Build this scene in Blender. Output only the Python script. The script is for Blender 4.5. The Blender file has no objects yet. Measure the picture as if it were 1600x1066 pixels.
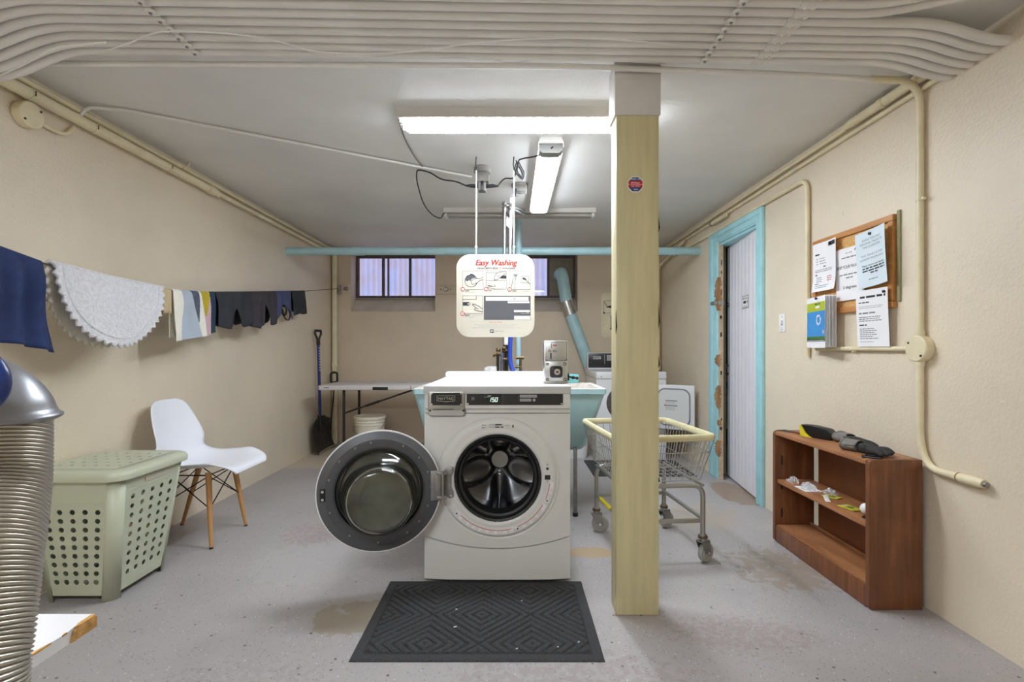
import bpy, bmesh, math, random
from mathutils import Vector, Matrix, noise
random.seed(7)
PI = math.pi
SC = bpy.context.scene
COL = SC.collection
V = Vector
CAMZ = 1.10
F = 770.0

def P(px, py, Y):
    """photo position at distance Y from the camera wall -> point in the room"""
    return V(((px - 799) * Y / F, Y, CAMZ - (py - 545) * Y / F))

def PZ(px, py, Z):
    Y = (CAMZ - Z) * F / (py - 545)
    return V(((px - 799) * Y / F, Y, Z))

# ------------------------------------------------------------------ materials
def lin(c):
    c = c / 255.0
    return c / 12.92 if c <= 0.04045 else ((c + 0.055) / 1.055) ** 2.4

def L(rgb, k=1.0):
    return tuple(min(1.0, lin(c) * k) for c in rgb) + (1.0,)

def nodes(name):
    m = bpy.data.materials.new(name)
    m.use_nodes = True
    nt = m.node_tree
    return m, nt, nt.nodes['Principled BSDF']

def mixc(nt, fac, a, b, blend='MIX'):
    n = nt.nodes.new('ShaderNodeMix')
    n.data_type = 'RGBA'
    n.blend_type = blend
    for i, v in ((0, fac), (6, a), (7, b)):
        if hasattr(v, 'is_output'):
            nt.links.new(v, n.inputs[i])
        else:
            n.inputs[i].default_value = v
    return n.outputs[2]

def ramp(nt, src, stops, interp='LINEAR'):
    n = nt.nodes.new('ShaderNodeValToRGB')
    n.color_ramp.interpolation = interp
    els = n.color_ramp.elements
    while len(els) < len(stops):
        els.new(0.5)
    for e, (p, c) in zip(els, stops):
        e.position = p
        e.color = c if len(c) == 4 else tuple(c) + (1,)
    nt.links.new(src, n.inputs[0])
    return n.outputs[0]

def g(v):
    return (v, v, v, 1)

def tex_noise(nt, co, scale, detail=3.0, rough=0.55, dist=0.0):
    n = nt.nodes.new('ShaderNodeTexNoise')
    n.inputs['Scale'].default_value = scale
    n.inputs['Detail'].default_value = detail
    n.inputs['Roughness'].default_value = rough
    n.inputs['Distortion'].default_value = dist
    nt.links.new(co, n.inputs['Vector'])
    return n.outputs['Fac']

def coords(nt, kind='Object', scale=None):
    t = nt.nodes.new('ShaderNodeTexCoord')
    o = t.outputs[kind]
    if scale:
        mp = nt.nodes.new('ShaderNodeMapping')
        mp.inputs['Scale'].default_value = scale
        nt.links.new(o, mp.inputs['Vector'])
        o = mp.outputs[0]
    return o

def bump(nt, bsdf, h, strength, dist):
    b = nt.nodes.new('ShaderNodeBump')
    b.inputs['Strength'].default_value = strength
    b.inputs['Distance'].default_value = dist
    nt.links.new(h, b.inputs['Height'])
    nt.links.new(b.outputs[0], bsdf.inputs['Normal'])

def pm(name, rgb, rough=0.5, metal=0.0, var=0.06, vs=7.0, bs=0.0, bst=0.2, bd=0.004, spec=0.5, scale=None, coat=0.0, k=1.0):
    m, nt, b = nodes(name)
    co = coords(nt, 'Object', scale)
    n = tex_noise(nt, co, vs)
    c = L(rgb, k)
    lo = tuple(x * (1 - var) for x in c[:3]) + (1,)
    hi = tuple(min(1, x * (1 + var)) for x in c[:3]) + (1,)
    nt.links.new(ramp(nt, n, [(0.3, lo), (0.7, hi)]), b.inputs['Base Color'])
    b.inputs['Roughness'].default_value = rough
    b.inputs['Metallic'].default_value = metal
    b.inputs['Specular IOR Level'].default_value = spec
    b.inputs['Coat Weight'].default_value = coat
    if bs:
        bump(nt, b, tex_noise(nt, co, bs, 4.0), bst, bd)
    return m

def wood(name, dark, light, rough=0.45, axis=1, freq=14.0, k=1.0):
    m, nt, b = nodes(name)
    s = [freq, freq, freq]
    s[axis] = freq * 0.09
    co = coords(nt, 'Object', tuple(s))
    n = tex_noise(nt, co, 2.2, 6.0, 0.6, 0.6)
    c = ramp(nt, n, [(0.28, L(dark, k)), (0.55, L([(a + c2) / 2 for a, c2 in zip(dark, light)], k)), (0.75, L(light, k))])
    co2 = coords(nt, 'Object')
    sc = tex_noise(nt, co2, 38.0, 6.0, 0.7)
    worn = ramp(nt, sc, [(0.66, g(0)), (0.74, g(1))])
    nt.links.new(mixc(nt, ramp(nt, tex_noise(nt, co2, 5.0), [(0.45, g(0)), (0.8, g(0.35))]), c, L(light, k * 1.2)), b.inputs['Base Color'])
    b.inputs['Roughness'].default_value = rough
    bump(nt, b, n, 0.12, 0.003)
    return m

def emit(name, rgb, strength):
    m, nt, b = nodes(name)
    b.inputs['Base Color'].default_value = L(rgb)
    b.inputs['Emission Color'].default_value = L(rgb)
    b.inputs['Emission Strength'].default_value = strength
    return m

def wall_mat(name, rgb, rough=0.42, k=1.0, bst=0.45, grime=0.25):
    m, nt, b = nodes(name)
    co = coords(nt)
    c0 = L(rgb, k)
    dark = tuple(x * 0.86 for x in c0[:3]) + (1,)
    base = mixc(nt, ramp(nt, tex_noise(nt, co, 1.3, 4.0), [(0.35, g(0)), (0.75, g(1))]), c0, dark)
    sp = tex_noise(nt, co, 30.0, 2.0, 0.4)
    base = mixc(nt, ramp(nt, sp, [(0.77, g(0)), (0.8, g(grime))]), base, L((120, 105, 75)))
    nt.links.new(base, b.inputs['Base Color'])
    b.inputs['Roughness'].default_value = rough
    h1 = tex_noise(nt, co, 85.0, 3.0, 0.5)
    bump(nt, b, h1, bst, 0.006)
    return m

def floor_mat():
    m, nt, b = nodes('painted_concrete')
    co = coords(nt)
    base = mixc(nt, ramp(nt, tex_noise(nt, co, 1.6, 5.0), [(0.3, g(0)), (0.7, g(1))]), L((160, 155, 154)), L((175, 169, 167)))
    # flakes strewn in the paint
    v = nt.nodes.new('ShaderNodeTexVoronoi')
    v.inputs['Scale'].default_value = 62.0
    nt.links.new(co, v.inputs['Vector'])
    d = v.outputs['Distance']
    sz = ramp(nt, d, [(0.10, g(1)), (0.17, g(0))])
    sep = nt.nodes.new('ShaderNodeSeparateColor')
    nt.links.new(v.outputs['Color'], sep.inputs[0])
    darkpick = ramp(nt, sep.outputs[0], [(0.36, g(1)), (0.38, g(0))])
    lightpick = ramp(nt, sep.outputs[0], [(0.74, g(0)), (0.76, g(1))])
    def mul(a, c):
        n = nt.nodes.new('ShaderNodeMath'); n.operation = 'MULTIPLY'
        for i, q in enumerate((a, c)):
            if hasattr(q, 'is_output'):
                nt.links.new(q, n.inputs[i])
            else:
                n.inputs[i].default_value = q
        return n.outputs[0]
    base = mixc(nt, mul(sz, darkpick), base, L((88, 84, 84)))
    base = mixc(nt, mul(sz, lightpick), base, L((222, 222, 220)))
    v3 = nt.nodes.new('ShaderNodeTexVoronoi')
    v3.inputs['Scale'].default_value = 120.0
    nt.links.new(co, v3.inputs['Vector'])
    s3 = nt.nodes.new('ShaderNodeSeparateColor')
    nt.links.new(v3.outputs['Color'], s3.inputs[0])
    base = mixc(nt, mul(ramp(nt, v3.outputs['Distance'], [(0.18, g(1)), (0.3, g(0))]), ramp(nt, s3.outputs[0], [(0.3, g(0.7)), (0.32, g(0))])), base, L((104, 98, 98)))
    v2 = nt.nodes.new('ShaderNodeTexVoronoi')
    v2.inputs['Scale'].default_value = 19.0
    nt.links.new(co, v2.inputs['Vector'])
    s2 = nt.nodes.new('ShaderNodeSeparateColor')
    nt.links.new(v2.outputs['Color'], s2.inputs[0])
    base = mixc(nt, mul(ramp(nt, v2.outputs['Distance'], [(0.07, g(1)), (0.12, g(0))]), ramp(nt, s2.outputs[0], [(0.4, g(0.9)), (0.42, g(0))])), base, L((70, 66, 66)))
    # patches where the paint has worn off: a soft disc broken up by noise
    def patch(cx, cy, rx, ry, col, thr, sc, fac=1.0):
        nonlocal base
        mp = nt.nodes.new('ShaderNodeMapping')
        mp.vector_type = 'POINT'
        mp.inputs['Scale'].default_value = (1 / rx, 1 / ry, 1)
        mp.inputs['Location'].default_value = (-cx / rx, -cy / ry, 0)
        nt.links.new(co, mp.inputs['Vector'])
        ln = nt.nodes.new('ShaderNodeVectorMath'); ln.operation = 'LENGTH'
        nt.links.new(mp.outputs[0], ln.inputs[0])
        soft = ramp(nt, ln.outputs['Value'], [(0.25, g(1)), (1.0, g(0))])
        nz = tex_noise(nt, co, sc, 5.0, 0.6, 0.3)
        f = mul(soft, nz)
        base = mixc(nt, ramp(nt, f, [(thr, g(0)), (thr + 0.03, g(fac))]), base, L(col))
    patch(-0.60, 2.02, 0.36, 0.24, (146, 134, 110), 0.27, 7, 0.7)
    patch(0.43, 2.66, 0.24, 0.12, (176, 152, 116), 0.27, 14, 0.85)
    patch(1.22, 3.25, 0.55, 0.45, (176, 162, 140), 0.33, 9, 0.5)
    patch(1.35, 2.45, 0.6, 0.6, (146, 128, 102), 0.42, 16, 0.55)
    patch(-1.95, 5.0, 0.75, 0.62, (198, 184, 160), 0.14, 3, 0.8)
    patch(1.70, 3.75, 0.22, 0.45, (150, 124, 96), 0.2, 5, 0.7)
    patch(-1.15, 2.95, 0.6, 0.5, (156, 126, 116), 0.45, 34, 0.4)
    patch(-1.0, 2.55, 0.6, 0.5, (182, 178, 176), 0.30, 16, 0.35)
    patch(0.9, 1.9, 0.8, 0.35, (148, 128, 122), 0.46, 40, 0.35)
    patch(-0.9, 1.6, 0.8, 0.4, (136, 128, 124), 0.46, 40, 0.25)
    patch(0.2, 1.65, 1.2, 0.4, (140, 122, 118), 0.47, 30, 0.3)
    nt.links.new(base, b.inputs['Base Color'])
    b.inputs['Roughness'].default_value = 0.44
    bump(nt, b, tex_noise(nt, co, 45.0, 4.0), 0.18, 0.004)
    return m

def clear(name, rgb, rough=0.03, ior=1.45, alpha=None):
    m, nt, b = nodes(name)
    co = coords(nt)
    nt.links.new(ramp(nt, tex_noise(nt, co, 9.0), [(0.3, L(rgb, 0.94)), (0.7, L(rgb))]), b.inputs['Base Color'])
    b.inputs['Transmission Weight'].default_value = 1.0
    b.inputs['Roughness'].default_value = rough
    b.inputs['IOR'].default_value = ior
    return m

def pane_mat(name):
    m = bpy.data.materials.new(name); m.use_nodes = True
    nt = m.node_tree
    for n in list(nt.nodes): nt.nodes.remove(n)
    out = nt.nodes.new('ShaderNodeOutputMaterial')
    tr = nt.nodes.new('ShaderNodeBsdfTransparent'); tr.inputs[0].default_value = (0.95, 0.96, 0.97, 1)
    gl = nt.nodes.new('ShaderNodeBsdfGlossy'); gl.inputs['Roughness'].default_value = 0.05
    mx = nt.nodes.new('ShaderNodeMixShader')
    n = tex_noise(nt, coords(nt), 3.0)
    nt.links.new(ramp(nt, n, [(0.3, g(0.04)), (0.7, g(0.09))]), mx.inputs[0])
    nt.links.new(tr.outputs[0], mx.inputs[1]); nt.links.new(gl.outputs[0], mx.inputs[2])
    nt.links.new(mx.outputs[0], out.inputs[0])
    return m

def bowl_mat(name):
    m = bpy.data.materials.new(name); m.use_nodes = True
    nt = m.node_tree
    for n in list(nt.nodes): nt.nodes.remove(n)
    out = nt.nodes.new('ShaderNodeOutputMaterial')
    tr = nt.nodes.new('ShaderNodeBsdfTransparent'); gl = nt.nodes.new('ShaderNodeBsdfGlossy'); gl.inputs['Roughness'].default_value = 0.06
    nt.links.new(ramp(nt, tex_noise(nt, coords(nt), 6.0), [(0.3, (0.80, 0.81, 0.78)), (0.7, (0.88, 0.89, 0.87))]), tr.inputs[0])
    lw = nt.nodes.new('ShaderNodeLayerWeight'); lw.inputs[0].default_value = 0.22
    mx = nt.nodes.new('ShaderNodeMixShader')
    nt.links.new(ramp(nt, lw.outputs['Fresnel'], [(0.0, g(0.03)), (1.0, g(0.9))]), mx.inputs[0])
    nt.links.new(tr.outputs[0], mx.inputs[1]); nt.links.new(gl.outputs[0], mx.inputs[2]); nt.links.new(mx.outputs[0], out.inputs[0])
    return m

def film_mat(name):
    m = bpy.data.materials.new(name); m.use_nodes = True
    nt = m.node_tree
    b = nt.nodes['Principled BSDF']; out = nt.nodes['Material Output']
    b.inputs['Base Color'].default_value = L((226, 226, 226)); b.inputs['Roughness'].default_value = 0.18
    tr = nt.nodes.new('ShaderNodeBsdfTransparent'); mx = nt.nodes.new('ShaderNodeMixShader')
    n = tex_noise(nt, coords(nt), 40.0)
    nt.links.new(ramp(nt, n, [(0.35, g(0.28)), (0.7, g(0.55))]), mx.inputs[0])
    nt.links.new(tr.outputs[0], mx.inputs[1]); nt.links.new(b.outputs[0], mx.inputs[2]); nt.links.new(mx.outputs[0], out.inputs[0])
    return m

def well_mat():
    m = bpy.data.materials.new('well_cover'); m.use_nodes = True
    nt = m.node_tree
    for n in list(nt.nodes): nt.nodes.remove(n)
    out = nt.nodes.new('ShaderNodeOutputMaterial')
    co = coords(nt, 'Object', (1, 1, 0.12))
    n = tex_noise(nt, co, 9.0, 4.0)
    col = ramp(nt, n, [(0.34, L((224, 204, 222))), (0.5, L((222, 214, 240))), (0.66, L((208, 212, 250)))])
    n2 = tex_noise(nt, coords(nt), 3.2, 2.0)
    col = mixc(nt, ramp(nt, n2, [(0.5, g(0)), (0.62, g(0.35))]), col, L((224, 186, 184)))
    tl = nt.nodes.new('ShaderNodeBsdfTranslucent')
    nt.links.new(col, tl.inputs[0])
    nt.links.new(tl.outputs[0], out.inputs[0])
    return m

M = {}
M['wall'] = wall_mat('cream_plaster', (227, 213, 190), 0.40)
M['wallb'] = wall_mat('cream_plaster_back', (218, 200, 176), 0.5, bst=0.3)
M['ceil'] = wall_mat('grey_ceiling_paint', (226, 224, 220), 0.6, bst=0.15, grime=0.0)
M['floor'] = floor_mat()
M['sill'] = pm('sill_plaster', (196, 186, 172), 0.7, var=0.12, vs=5, bs=40, bst=0.2)
M['condgrey'] = pm('grey_painted_steel', (226, 223, 218), 0.45, var=0.07, vs=4, bs=25, bst=0.08)
M['creampipe'] = pm('cream_painted_pipe', (224, 212, 178), 0.4, var=0.08, vs=9, bs=30, bst=0.12)
M['post'] = pm('cream_painted_wood', (200, 190, 148), 0.45, var=0.10, vs=5, bs=12, bst=0.12, scale=(6, 6, 0.6))
M['postside'] = M['post']
M['postcap'] = pm('grey_painted_cap', (205, 201, 196), 0.5, var=0.05)
M['teal'] = pm('teal_paint', (172, 206, 211), 0.38, var=0.06, vs=9, bs=25, bst=0.08)
M['tealtrim'] = pm('teal_trim_paint', (166, 214, 220), 0.42, var=0.08, vs=8, bs=30, bst=0.15)
M['tealdk'] = pm('teal_soap_paint', (120, 190, 194), 0.45)
M['rawwood'] = wood('raw_splintered_wood', (120, 82, 50), (196, 158, 112), 0.8, 2, 20)
M['jamb'] = pm('worn_tan_jamb', (196, 176, 146), 0.7, var=0.2, vs=20, bs=40, bst=0.3)
M['white'] = pm('white_enamel', (226, 226, 226), 0.22, var=0.015, vs=3, coat=0.3)
M['whitefront'] = pm('pale_grey_enamel', (216, 215, 212), 0.3, var=0.02, vs=3)
M['whitetop'] = pm('white_lid_enamel', (238, 238, 240), 0.25, var=0.01)
M['lip'] = pm('grey_lid_lip', (196, 196, 196), 0.35, var=0.02)
M['doorplastic'] = pm('charcoal_door_plastic', (86, 87, 90), 0.42, var=0.06, vs=9)
M['doorplastic2'] = pm('charcoal_door_inner', (76, 77, 80), 0.42, var=0.06, vs=9)
M['rubber'] = pm('black_rubber', (26, 26, 27), 0.5, var=0.1)
M['black'] = pm('black_plastic', (20, 20, 22), 0.35, var=0.1)
M['panel'] = pm('black_control_panel', (34, 34, 36), 0.3, var=0.04)
M['panel2'] = pm('charcoal_display', (22, 23, 25), 0.15, var=0.02)
M['steel'] = pm('brushed_steel', (205, 205, 207), 0.28, 1.0, var=0.06, vs=30)
M['drum'] = pm('stainless_drum', (190, 190, 192), 0.2, 1.0, var=0.04, vs=20)
M['drumplate'] = pm('drum_back_steel', (150, 150, 152), 0.3, 1.0, var=0.06, vs=12)
M['hub'] = pm('hub_disc_steel', (235, 235, 235), 0.5, 0.2, var=0.03)
M['chrome'] = pm('chrome', (215, 215, 215), 0.14, 1.0, var=0.03)
M['nickel'] = pm('satin_nickel', (176, 174, 166), 0.34, 0.9, var=0.06)
M['galv'] = pm('galvanised_steel', (150, 148, 146), 0.4, 0.8, var=0.15, vs=30)
M['wire'] = pm('chrome_wire', (188, 186, 182), 0.28, 0.9, var=0.1)
M['darkmetal'] = pm('dark_iron', (58, 54, 50), 0.5, 0.5, var=0.2)
M['brass'] = pm('tarnished_brass', (110, 92, 66), 0.45, 0.7, var=0.2)
M['plate'] = pm('coin_plate_steel', (190, 190, 188), 0.33, 0.75, var=0.05, vs=14)
M['glass'] = bowl_mat('bowl_glass')
M['bowlback'] = pm('smoked_door_window', (112, 110, 98), 0.25, var=0.3, vs=8)
M['plasticclear'] = film_mat('clear_plastic')
M['lensfill'] = emit('fill_diffuser', (235, 244, 255), 19.0)  # glow of the added light out of view behind the viewer
M['sinkin'] = pm('speckled_sink_inside', (214, 206, 196), 0.5, var=0.14, vs=40)
M['sign'] = pm('ivory_sign_plastic', (206, 199, 182), 0.35, var=0.015)
M['ink'] = pm('black_ink', (40, 40, 42), 0.6)
M['inkg'] = pm('grey_ink', (120, 120, 122), 0.6)
M['inkl'] = pm('pale_grey_ink', (178, 176, 172), 0.6)
M['red'] = pm('red_ink', (186, 36, 30), 0.5)
M['blue'] = pm('blue_ink', (48, 62, 126), 0.45)
M['signdark'] = pm('dark_grey_print', (84, 84, 88), 0.4)
M['paper'] = pm('white_paper', (235, 233, 234), 0.7, var=0.015)
M['paperb'] = pm('pale_blue_paper', (214, 226, 232), 0.7, var=0.02)
M['cork'] = pm('cork', (212, 164, 102), 0.85, var=0.18, vs=60, bs=120, bst=0.3)
M['corkframe'] = wood('cork_frame_wood', (172, 114, 60), (206, 152, 92), 0.5, 1, 16)
M['strip'] = pm('grey_green_strip', (150, 146, 108), 0.6, var=0.15)
M['leafgreen'] = pm('print_lime', (176, 186, 52), 0.6)
M['printblue'] = pm('print_sky_blue', (62, 142, 205), 0.6, var=0.12, vs=4)
M['printgreen'] = pm('print_grass_green', (70, 110, 52), 0.6, var=0.3, vs=30)
M['cabinetwood'] = wood('brown_bookcase_wood', (92, 54, 32), (142, 90, 56), 0.42, 2, 13)
M['cabinetwoodh'] = wood('brown_shelf_wood', (126, 78, 46), (182, 128, 86), 0.45, 1, 13)
M['cabinetback'] = wood('brown_hardboard', (114, 68, 40), (138, 88, 54), 0.5, 1, 4)
M['sage'] = pm('sage_plastic', (188, 192, 168), 0.4, var=0.02)
M['tag'] = pm('pinkish_label', (206, 190, 170), 0.5)
M['chairwhite'] = pm('white_shell_plastic', (236, 237, 243), 0.35, var=0.01)
M['beech'] = wood('beech_leg_wood', (176, 124, 70), (204, 156, 98), 0.45, 2, 22)
M['blackwire'] = pm('black_steel_wire', (24, 23, 22), 0.45, 0.4)
M['navy'] = pm('navy_cotton', (32, 48, 92), 0.85, var=0.2, vs=18, bs=140, bst=0.3)
M['ruglace'] = pm('white_tufted_cotton', (228, 227, 230), 0.95, var=0.10, vs=70, bs=95, bst=0.9, bd=0.012)
M['rugback'] = pm('rug_back_cotton', (206, 200, 188), 0.95, var=0.06, vs=40, bs=95, bst=0.5)
M['beige'] = pm('beige_cotton', (198, 178, 140), 0.95, var=0.06)
M['tw_white'] = pm('towel_white', (232, 228, 214), 0.95, bs=160, bst=0.5)
M['tw_blue'] = pm('towel_pale_blue', (178, 188, 200), 0.95, var=0.06, bs=160, bst=0.5)
M['tw_slate'] = pm('towel_slate', (84, 90, 106), 0.95, var=0.3, vs=60, bs=160, bst=0.5)
M['tw_mustard'] = pm('towel_mustard', (190, 166, 40), 0.95, var=0.1, bs=160, bst=0.5)
M['tw_pink'] = pm('towel_pink', (206, 170, 178), 0.95, bs=160, bst=0.5)
M['tw_teal'] = pm('towel_dark_teal', (38, 58, 74), 0.95, var=0.15, bs=160, bst=0.5)
M['cl_black'] = pm('black_jersey', (46, 46, 52), 0.85, var=0.15, vs=14)
M['cl_plum'] = pm('plum_black_jersey', (56, 51, 57), 0.85, var=0.15, vs=14)
M['cl_navy'] = pm('slate_navy_jersey', (66, 72, 104), 0.85, var=0.12, vs=14)
M['cl_char'] = pm('charcoal_jersey', (44, 45, 48), 0.85, var=0.2, vs=14)
M['rope'] = pm('twine', (96, 84, 68), 0.9, var=0.2, vs=60)
M['whiterope'] = pm('white_cord', (236, 234, 228), 0.7)
M['cordgrey'] = pm('grey_cord', (112, 108, 102), 0.6)
M['ductmetal'] = pm('silver_flex_duct', (198, 193, 182), 0.34, 0.8, var=0.08)
M['dome'] = pm('silver_painted_dome', (150, 151, 156), 0.33, 0.6, var=0.03)
M['bluecap'] = pm('blue_plastic', (30, 54, 124), 0.3, var=0.1)
M['laminate'] = pm('white_laminate', (238, 237, 238), 0.35, var=0.01)
M['chip'] = pm('particle_board', (200, 154, 92), 0.9, var=0.3, vs=60, bs=90, bst=0.6)
M['mat'] = pm('black_mat_fibre', (62, 62, 63), 0.95, var=0.35, vs=160, bs=220, bst=0.8, bd=0.006)
M['matgroove'] = pm('dark_groove_rubber', (24, 24, 25), 0.7)  # rubber base between the ridges, groove shade put into its dark colour
M['matspeck'] = pm('lint_white', (225, 225, 225), 0.9)
M['cartrim'] = pm('cream_cart_rim', (214, 204, 164), 0.45, var=0.06)
M['wheel'] = pm('grey_wheel_rubber', (168, 166, 158), 0.55, var=0.08)
M['yellow'] = pm('yellow_tape', (214, 196, 40), 0.5)
M['tabletop'] = pm('white_folding_top', (214, 208, 206), 0.4, var=0.03)
M['tableleg'] = pm('dark_bronze_leg', (48, 44, 40), 0.45, 0.3)
M['bucket'] = pm('white_bucket_plastic', (226, 218, 198), 0.4, var=0.05)
M['bluehandle'] = pm('blue_shovel_handle', (42, 52, 128), 0.35)
M['shovel'] = pm('black_shovel_plastic', (34, 33, 33), 0.4, var=0.15)
M['fixture'] = pm('white_fixture_steel', (214, 210, 204), 0.4, var=0.04)
M['lens'] = emit('lit_diffuser', (235, 244, 255), 12.5)
M['lens2'] = emit('lit_diffuser_far', (235, 244, 255), 14.5)
M['endcap'] = pm('grey_end_cap', (120, 118, 114), 0.5)
M['boxgrey'] = pm('dull_grey_box', (136, 132, 126), 0.6, var=0.12, vs=20)
M['lensoff'] = pm('unlit_diffuser', (170, 166, 160), 0.4, var=0.05)
M['whiteplastic'] = pm('white_switch_plastic', (236, 234, 230), 0.35)
M['doorwhite'] = pm('white_board_door', (226, 224, 230), 0.4, var=0.03)
M['dark'] = pm('closet_shade_dark', (70, 62, 54), 0.9)  # shade inside the closet is put into this wall colour
M['glove'] = pm('black_work_glove', (46, 45, 44), 0.8, var=0.25, vs=40, bs=120, bst=0.4)
M['glovecuff'] = pm('grey_glove_cuff', (122, 118, 112), 0.9, var=0.15, vs=40, bs=150, bst=0.5)
M['winframe'] = pm('dark_window_frame', (88, 78, 74), 0.6, var=0.25, vs=20)
M['winframe2'] = pm('grey_window_frame', (150, 140, 132), 0.6, var=0.15, vs=20)
M['ventpanel'] = pm('grey_vent_panel', (140, 132, 118), 0.7, var=0.15, vs=12)
M['foil'] = pm('foil_tape', (190, 190, 188), 0.25, 0.9, var=0.1, vs=40)
M['led'] = emit('led_digits', (225, 245, 235), 0.35)
M['button'] = pm('grey_button', (170, 172, 174), 0.45)
M['bluehose'] = pm('blue_hose', (40, 72, 176), 0.4)
M['blackfoam'] = pm('black_pipe_foam', (42, 40, 36), 0.8)
M['pane'] = pane_mat('window_pane')
M['well'] = well_mat()
M['gasketline'] = pm('grey_seal', (130, 132, 138), 0.5)
M['bulb'] = pm('white_bulb', (236, 236, 234), 0.25)
M['packet'] = pm('yellow_packet', (190, 176, 60), 0.4, var=0.35, vs=30)

# ------------------------------------------------------------------ mesh builder
class MB:
    def __init__(s, mat=None):
        s.v, s.f, s.mi, s.mats = [], [], [], []
        s.T = None
        s.cur = 0
        s.smooth = True
        s.sm = []
        if mat: s.mat(mat)
    def mat(s, m):
        m = M[m] if isinstance(m, str) else m
        if m not in s.mats: s.mats.append(m)
        s.cur = s.mats.index(m)
        return s
    def add(s, vs, fs, mi=None):
        b = len(s.v)
        T = s.T
        for p in vs:
            s.v.append((T @ V(p)) if T is not None else V(p))
        for i, f in enumerate(fs):
            s.f.append([b + j for j in f])
            s.mi.append(s.cur if mi is None else mi[i])
            s.sm.append(s.smooth)
        return s
    def box(s, lo, hi, bev=0.0, seg=2):
        x0, y0, z0 = lo; x1, y1, z1 = hi
        vs = [(x0, y0, z0), (x1, y0, z0), (x1, y1, z0), (x0, y1, z0), (x0, y0, z1), (x1, y0, z1), (x1, y1, z1), (x0, y1, z1)]
        fs = [(0, 3, 2, 1), (4, 5, 6, 7), (0, 1, 5, 4), (1, 2, 6, 5), (2, 3, 7, 6), (3, 0, 4, 7)]
        if bev <= 0:
            return s.add(vs, fs)
        return s.bevadd(vs, fs, bev, seg)
    def bevadd(s, vs, fs, bev, seg=2):
        bm = bmesh.new()
        bv = [bm.verts.new(p) for p in vs]
        for f in fs: bm.faces.new([bv[i] for i in f])
        bmesh.ops.recalc_face_normals(bm, faces=bm.faces)
        es = [e for e in bm.edges if len(e.link_faces) == 2 and e.calc_face_angle(0) > 0.6]
        bmesh.ops.bevel(bm, geom=es, offset=bev, segments=seg, profile=0.5, affect='EDGES')
        bm.verts.index_update()
        s.add([v.co.copy() for v in bm.verts], [[v.index for v in f.verts] for f in bm.faces])
        bm.free()
        return s
    def obox(s, c, u, v, n, su, sv, sn, bev=0.0):
        """box centred at c along axes u v n with full sizes"""
        old = s.T
        T = Matrix((u, v, n)).transposed().to_4x4(); T.translation = V(c)
        s.T = T if old is None else old @ T
        s.box((-su / 2, -sv / 2, -sn / 2), (su / 2, sv / 2, sn / 2), bev)
        s.T = old
        return s
    def prism(s, poly, O, u, v, n, d0, d1, bev=0.0):
        O, u, v, n = V(O), V(u), V(v), V(n)
        k = len(poly)
        vs = [O + u * a + v * b + n * d0 for a, b in poly] + [O + u * a + v * b + n * d1 for a, b in poly]
        fs = [list(range(k))[::-1], list(range(k, 2 * k))] + [(i, (i + 1) % k, k + (i + 1) % k, k + i) for i in range(k)]
        return s.bevadd(vs, fs, bev) if bev else s.add(vs, fs)
    def tube(s, pts, r, seg=10, caps=True, closed=False):
        pts = [V(p) for p in pts]
        n = len(pts)
        rs = r if isinstance(r, (list, tuple)) else [r] * n
        ts = []
        for i in range(n):
            a = pts[(i - 1) % n] if (closed or i > 0) else pts[i]
            b = pts[(i + 1) % n] if (closed or i < n - 1) else pts[i]
            t = (b - a)
            ts.append(t.normalized() if t.length > 1e-9 else V((0, 0, 1)))
        up = V((0, 0, 1)) if abs(ts[0].z) < 0.9 else V((1, 0, 0))
        nrm = (up - ts[0] * up.dot(ts[0])).normalized()
        vs = []
        for i in range(n):
            if i: nrm = (nrm - ts[i] * nrm.dot(ts[i])).normalized()
            bn = ts[i].cross(nrm)
            for k in range(seg):
                a = 2 * PI * k / seg
                vs.append(pts[i] + (nrm * math.cos(a) + bn * math.sin(a)) * rs[i])
        fs = []
        for i in range(n if closed else n - 1):
            j = (i + 1) % n
            for k in range(seg):
                k2 = (k + 1) % seg
                fs.append((i * seg + k, i * seg + k2, j * seg + k2, j * seg + k))
        if caps and not closed:
            fs.append(list(range(seg))[::-1]); fs.append([(n - 1) * seg + k for k in range(seg)])
        return s.add(vs, fs)
    def lathe(s, prof, O, axis=(0, 0, 1), seg=32, a0=0.0, a1=2 * PI, ref=None, mis=None):
        """profile of (radius, height along axis)"""
        O = V(O); ax = V(axis).normalized()
        if ref is None:
            ref = V((1, 0, 0)) if abs(ax.x) < 0.9 else V((0, 1, 0))
        e1 = (V(ref) - ax * ax.dot(V(ref))).normalized(); e2 = ax.cross(e1)
        full = abs(a1 - a0 - 2 * PI) < 1e-6
        na = seg if full else seg + 1
        vs, fs, mi = [], [], []
        for r, h in prof:
            for k in range(na):
                a = a0 + (a1 - a0) * k / seg
                vs.append(O + ax * h + (e1 * math.cos(a) + e2 * math.sin(a)) * max(r, 1e-5))
        for i in range(len(prof) - 1):
            for k in range(seg):
                k2 = (k + 1) % na
                fs.append((i * na + k, i * na + k2, (i + 1) * na + k2, (i + 1) * na + k))
                mi.append(s.cur if mis is None else mis[i])
        return s.add(vs, fs, mi)
    def cyl(s, a, b, r, seg=20, r2=None, bev=0.0):
        a, b = V(a), V(b)
        h = (b - a).length
        r2 = r if r2 is None else r2
        if bev:
            pr = [(0, 0), (r - bev, 0), (r, bev), (r2, h - bev), (r2 - bev, h), (0, h)]
        else:
            pr = [(0, 0), (r, 0), (r2, h), (0, h)]
        return s.lathe(pr, a, b - a, seg)
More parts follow.
